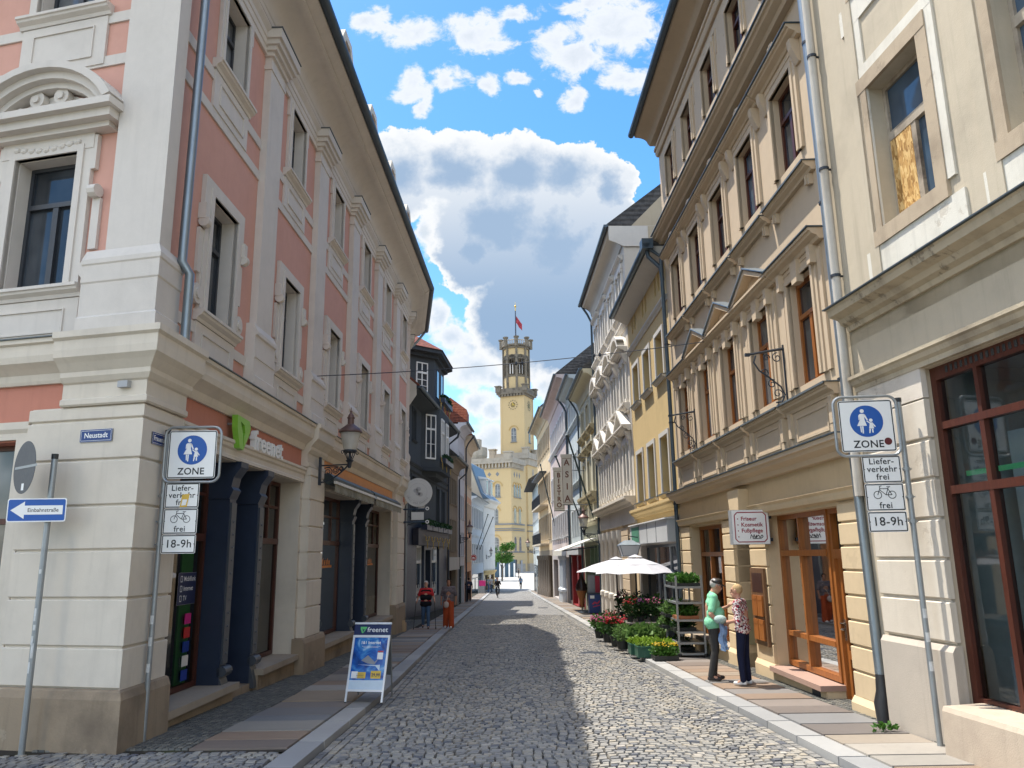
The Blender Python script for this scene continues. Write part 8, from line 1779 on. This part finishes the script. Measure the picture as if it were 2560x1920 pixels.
# parasols
def parasol(x, y, R, za, zr, label):
    b = empty('parasol', (x, y, S(y)), label, 'parasol', 'grey parasols over the flower stall'); n = 8; s = MB(); ring = []; a0 = .25
    for k in range(n):
        a, c = a0+2*pi*k/n, a0+2*pi*(k+1)/n; A = (x+R*cos(a), y+R*sin(a), zr); C_ = (x+R*cos(c), y+R*sin(c), zr); m_ = ((A[0]+C_[0])/2, (A[1]+C_[1])/2, zr+.03)
        t0 = (x+.16*cos(a), y+.16*sin(a), za-.04); t1 = (x+.16*cos(c), y+.16*sin(c), za-.04); mA = tuple(t0[i]*.45+A[i]*.55+(0, 0, .05)[i] for i in range(3)); mC = tuple(t1[i]*.45+C_[i]*.55+(0, 0, .05)[i] for i in range(3)); mm = tuple((mA[i]+mC[i])/2-(0, 0, .015)[i] for i in range(3))
        s.face([t0, t1, mC, mm, mA]).face([mA, mm, m_, A]).face([mm, mC, C_, m_])
    part('canopy', s, M_par, b); s = MB()
    for k in range(n): a, c = a0+2*pi*k/n, a0+2*pi*(k+1)/n; s.face([(x, y, za+.05), (x+.24*cos(a), y+.24*sin(a), za-.03), (x+.24*cos(c), y+.24*sin(c), za-.03)])
    part('vent_cap', s, M_par, b); s = MB(); s.tube([(x, y, S(y)), (x, y, za)], .025, 10); part('pole', s, M_capb, b, 40)
    for k in range(n): a = a0+2*pi*k/n; s = MB(); s.tube([(x, y, za-.06), (x+R*.55*cos(a), y+R*.55*sin(a), (za+zr)/2+.02), (x+R*cos(a), y+R*sin(a), zr-.01)], .008, 4); part('rib', s, M_capb, b)
    s = MB(); s.lathe((x, y), [(.25, S(y)), (.25, S(y)+.06), (.04, S(y)+.09), (.04, S(y)+.3)], 14); part('base', s, M_capb, b, 40)
M_par = fabric('light_grey_canopy', (.46, .46, .49), .05)
parasol(3.47, 23.0, 1.22, 1.86, 1.38, 'nearer light grey parasol over the flower stall'); parasol(3.38, 26.6, 1.40, 1.80, 1.36, 'farther light grey parasol behind the first one')
# flower boxes on the slate house, weeds, trees
def flowerbox(fr, u0, u1, w_, z, label):
    b = empty('flower_box', fr((u0+u1)/2, w_, z-.25), label, 'flower box', 'flower boxes on the slate house'); s = MB(fr); s.box(u0, u1, w_-.14, w_+.14, z-.25, z); part('box', s, M_navy, b)
    c = fr((u0+u1)/2, w_, z+.05); L = (u1-u0)/2; A = leaves((0, 0, 0), (1, 1, 1), int(170*(u1-u0)), .14, .6); s = MB(fr); q = Vector((c[0], c[1], c[2]))
    for f_ in A.f:
        ce_ = sum((Vector(A.v[i]) for i in f_), Vector())/4; sc = Vector((ce_.x*L, ce_.y*.22, ce_.z*.2)); s.v += [tuple(Vector(fr((u0+u1)/2+sc.x, w_+sc.y, z+.1+sc.z))+(Vector(A.v[i])-ce_)) for i in f_]; n0 = len(s.v); s.idx((n0-4, n0-3, n0-2, n0-1))
    part('foliage', s, M_lf2, b, None, False, False)
for i in range(5): flowerbox(FD, 3.5+1.8*i, 5.15+1.8*i, .42, 3.5, 'dark flower box over the shop front of the slate house, '+('first', 'second', 'third', 'fourth', 'fifth')[i]+' from the near end')
flowerbox(FD, 5.6, 8.6, 1.02, 7.02, 'flower box under the oriel window of the slate house'); flowerbox(FD, 5.6, 8.6, .95, 10.3, 'flower box under the turret window of the slate house')
s = leaves((4.28, 9.72, S(9.7)+.03), (.14, .05, .04), 46, .07, .5); single('weed_tuft', s, M_lf1, 'small weed tuft at the foot of the rubber pipe boot', 'weed', (4.28, 9.72, S(9.7)))
def tree(x, y, h, rad, label, n):
    zb = G(y); b = empty('street_tree', (x, y, zb), label, 'tree', 'trees on the square'); s = MB(); s.tube([(x, y, zb), (x+.1, y, zb+h*.3), (x-.05, y, zb+h*.55)], [.16, .12, .07], 8)
    for k in range(7): a = k*2.4; s.tube([(x, y, zb+h*(.28+.04*k)), (x+rad*.4*cos(a), y+rad*.4*sin(a), zb+h*(.5+.05*k)), (x+rad*.7*cos(a), y+rad*.7*sin(a), zb+h*(.6+.05*k))], [.06, .04, .02], 5)
    part('trunk', s, wood('bark', (.10, .075, .05)), b); s = MB()
    for k in range(16):
        a, r, zz = RP.uniform(0, 2*pi), rad*RP.uniform(.2, .85), h*RP.uniform(.42, .92); A = leaves((x+r*cos(a), y+r*sin(a), zb+zz), (rad*.34, rad*.34, rad*.26), n//16, .34, .2, 1.4); o0 = len(s.v); s.v += A.v; s.f += [[i+o0 for i in f_] for f_ in A.f]; s.mi += [0]*len(A.f)
    part('crown', s, M_lf5, b, None, False, False)
tree(-2.2, 140, 6.6, 2.3, 'leafy young tree before the town hall, nearer one', 2600); tree(-5.2, 146, 6.0, 2.2, 'leafy young tree half hidden behind the mansard house', 1800)
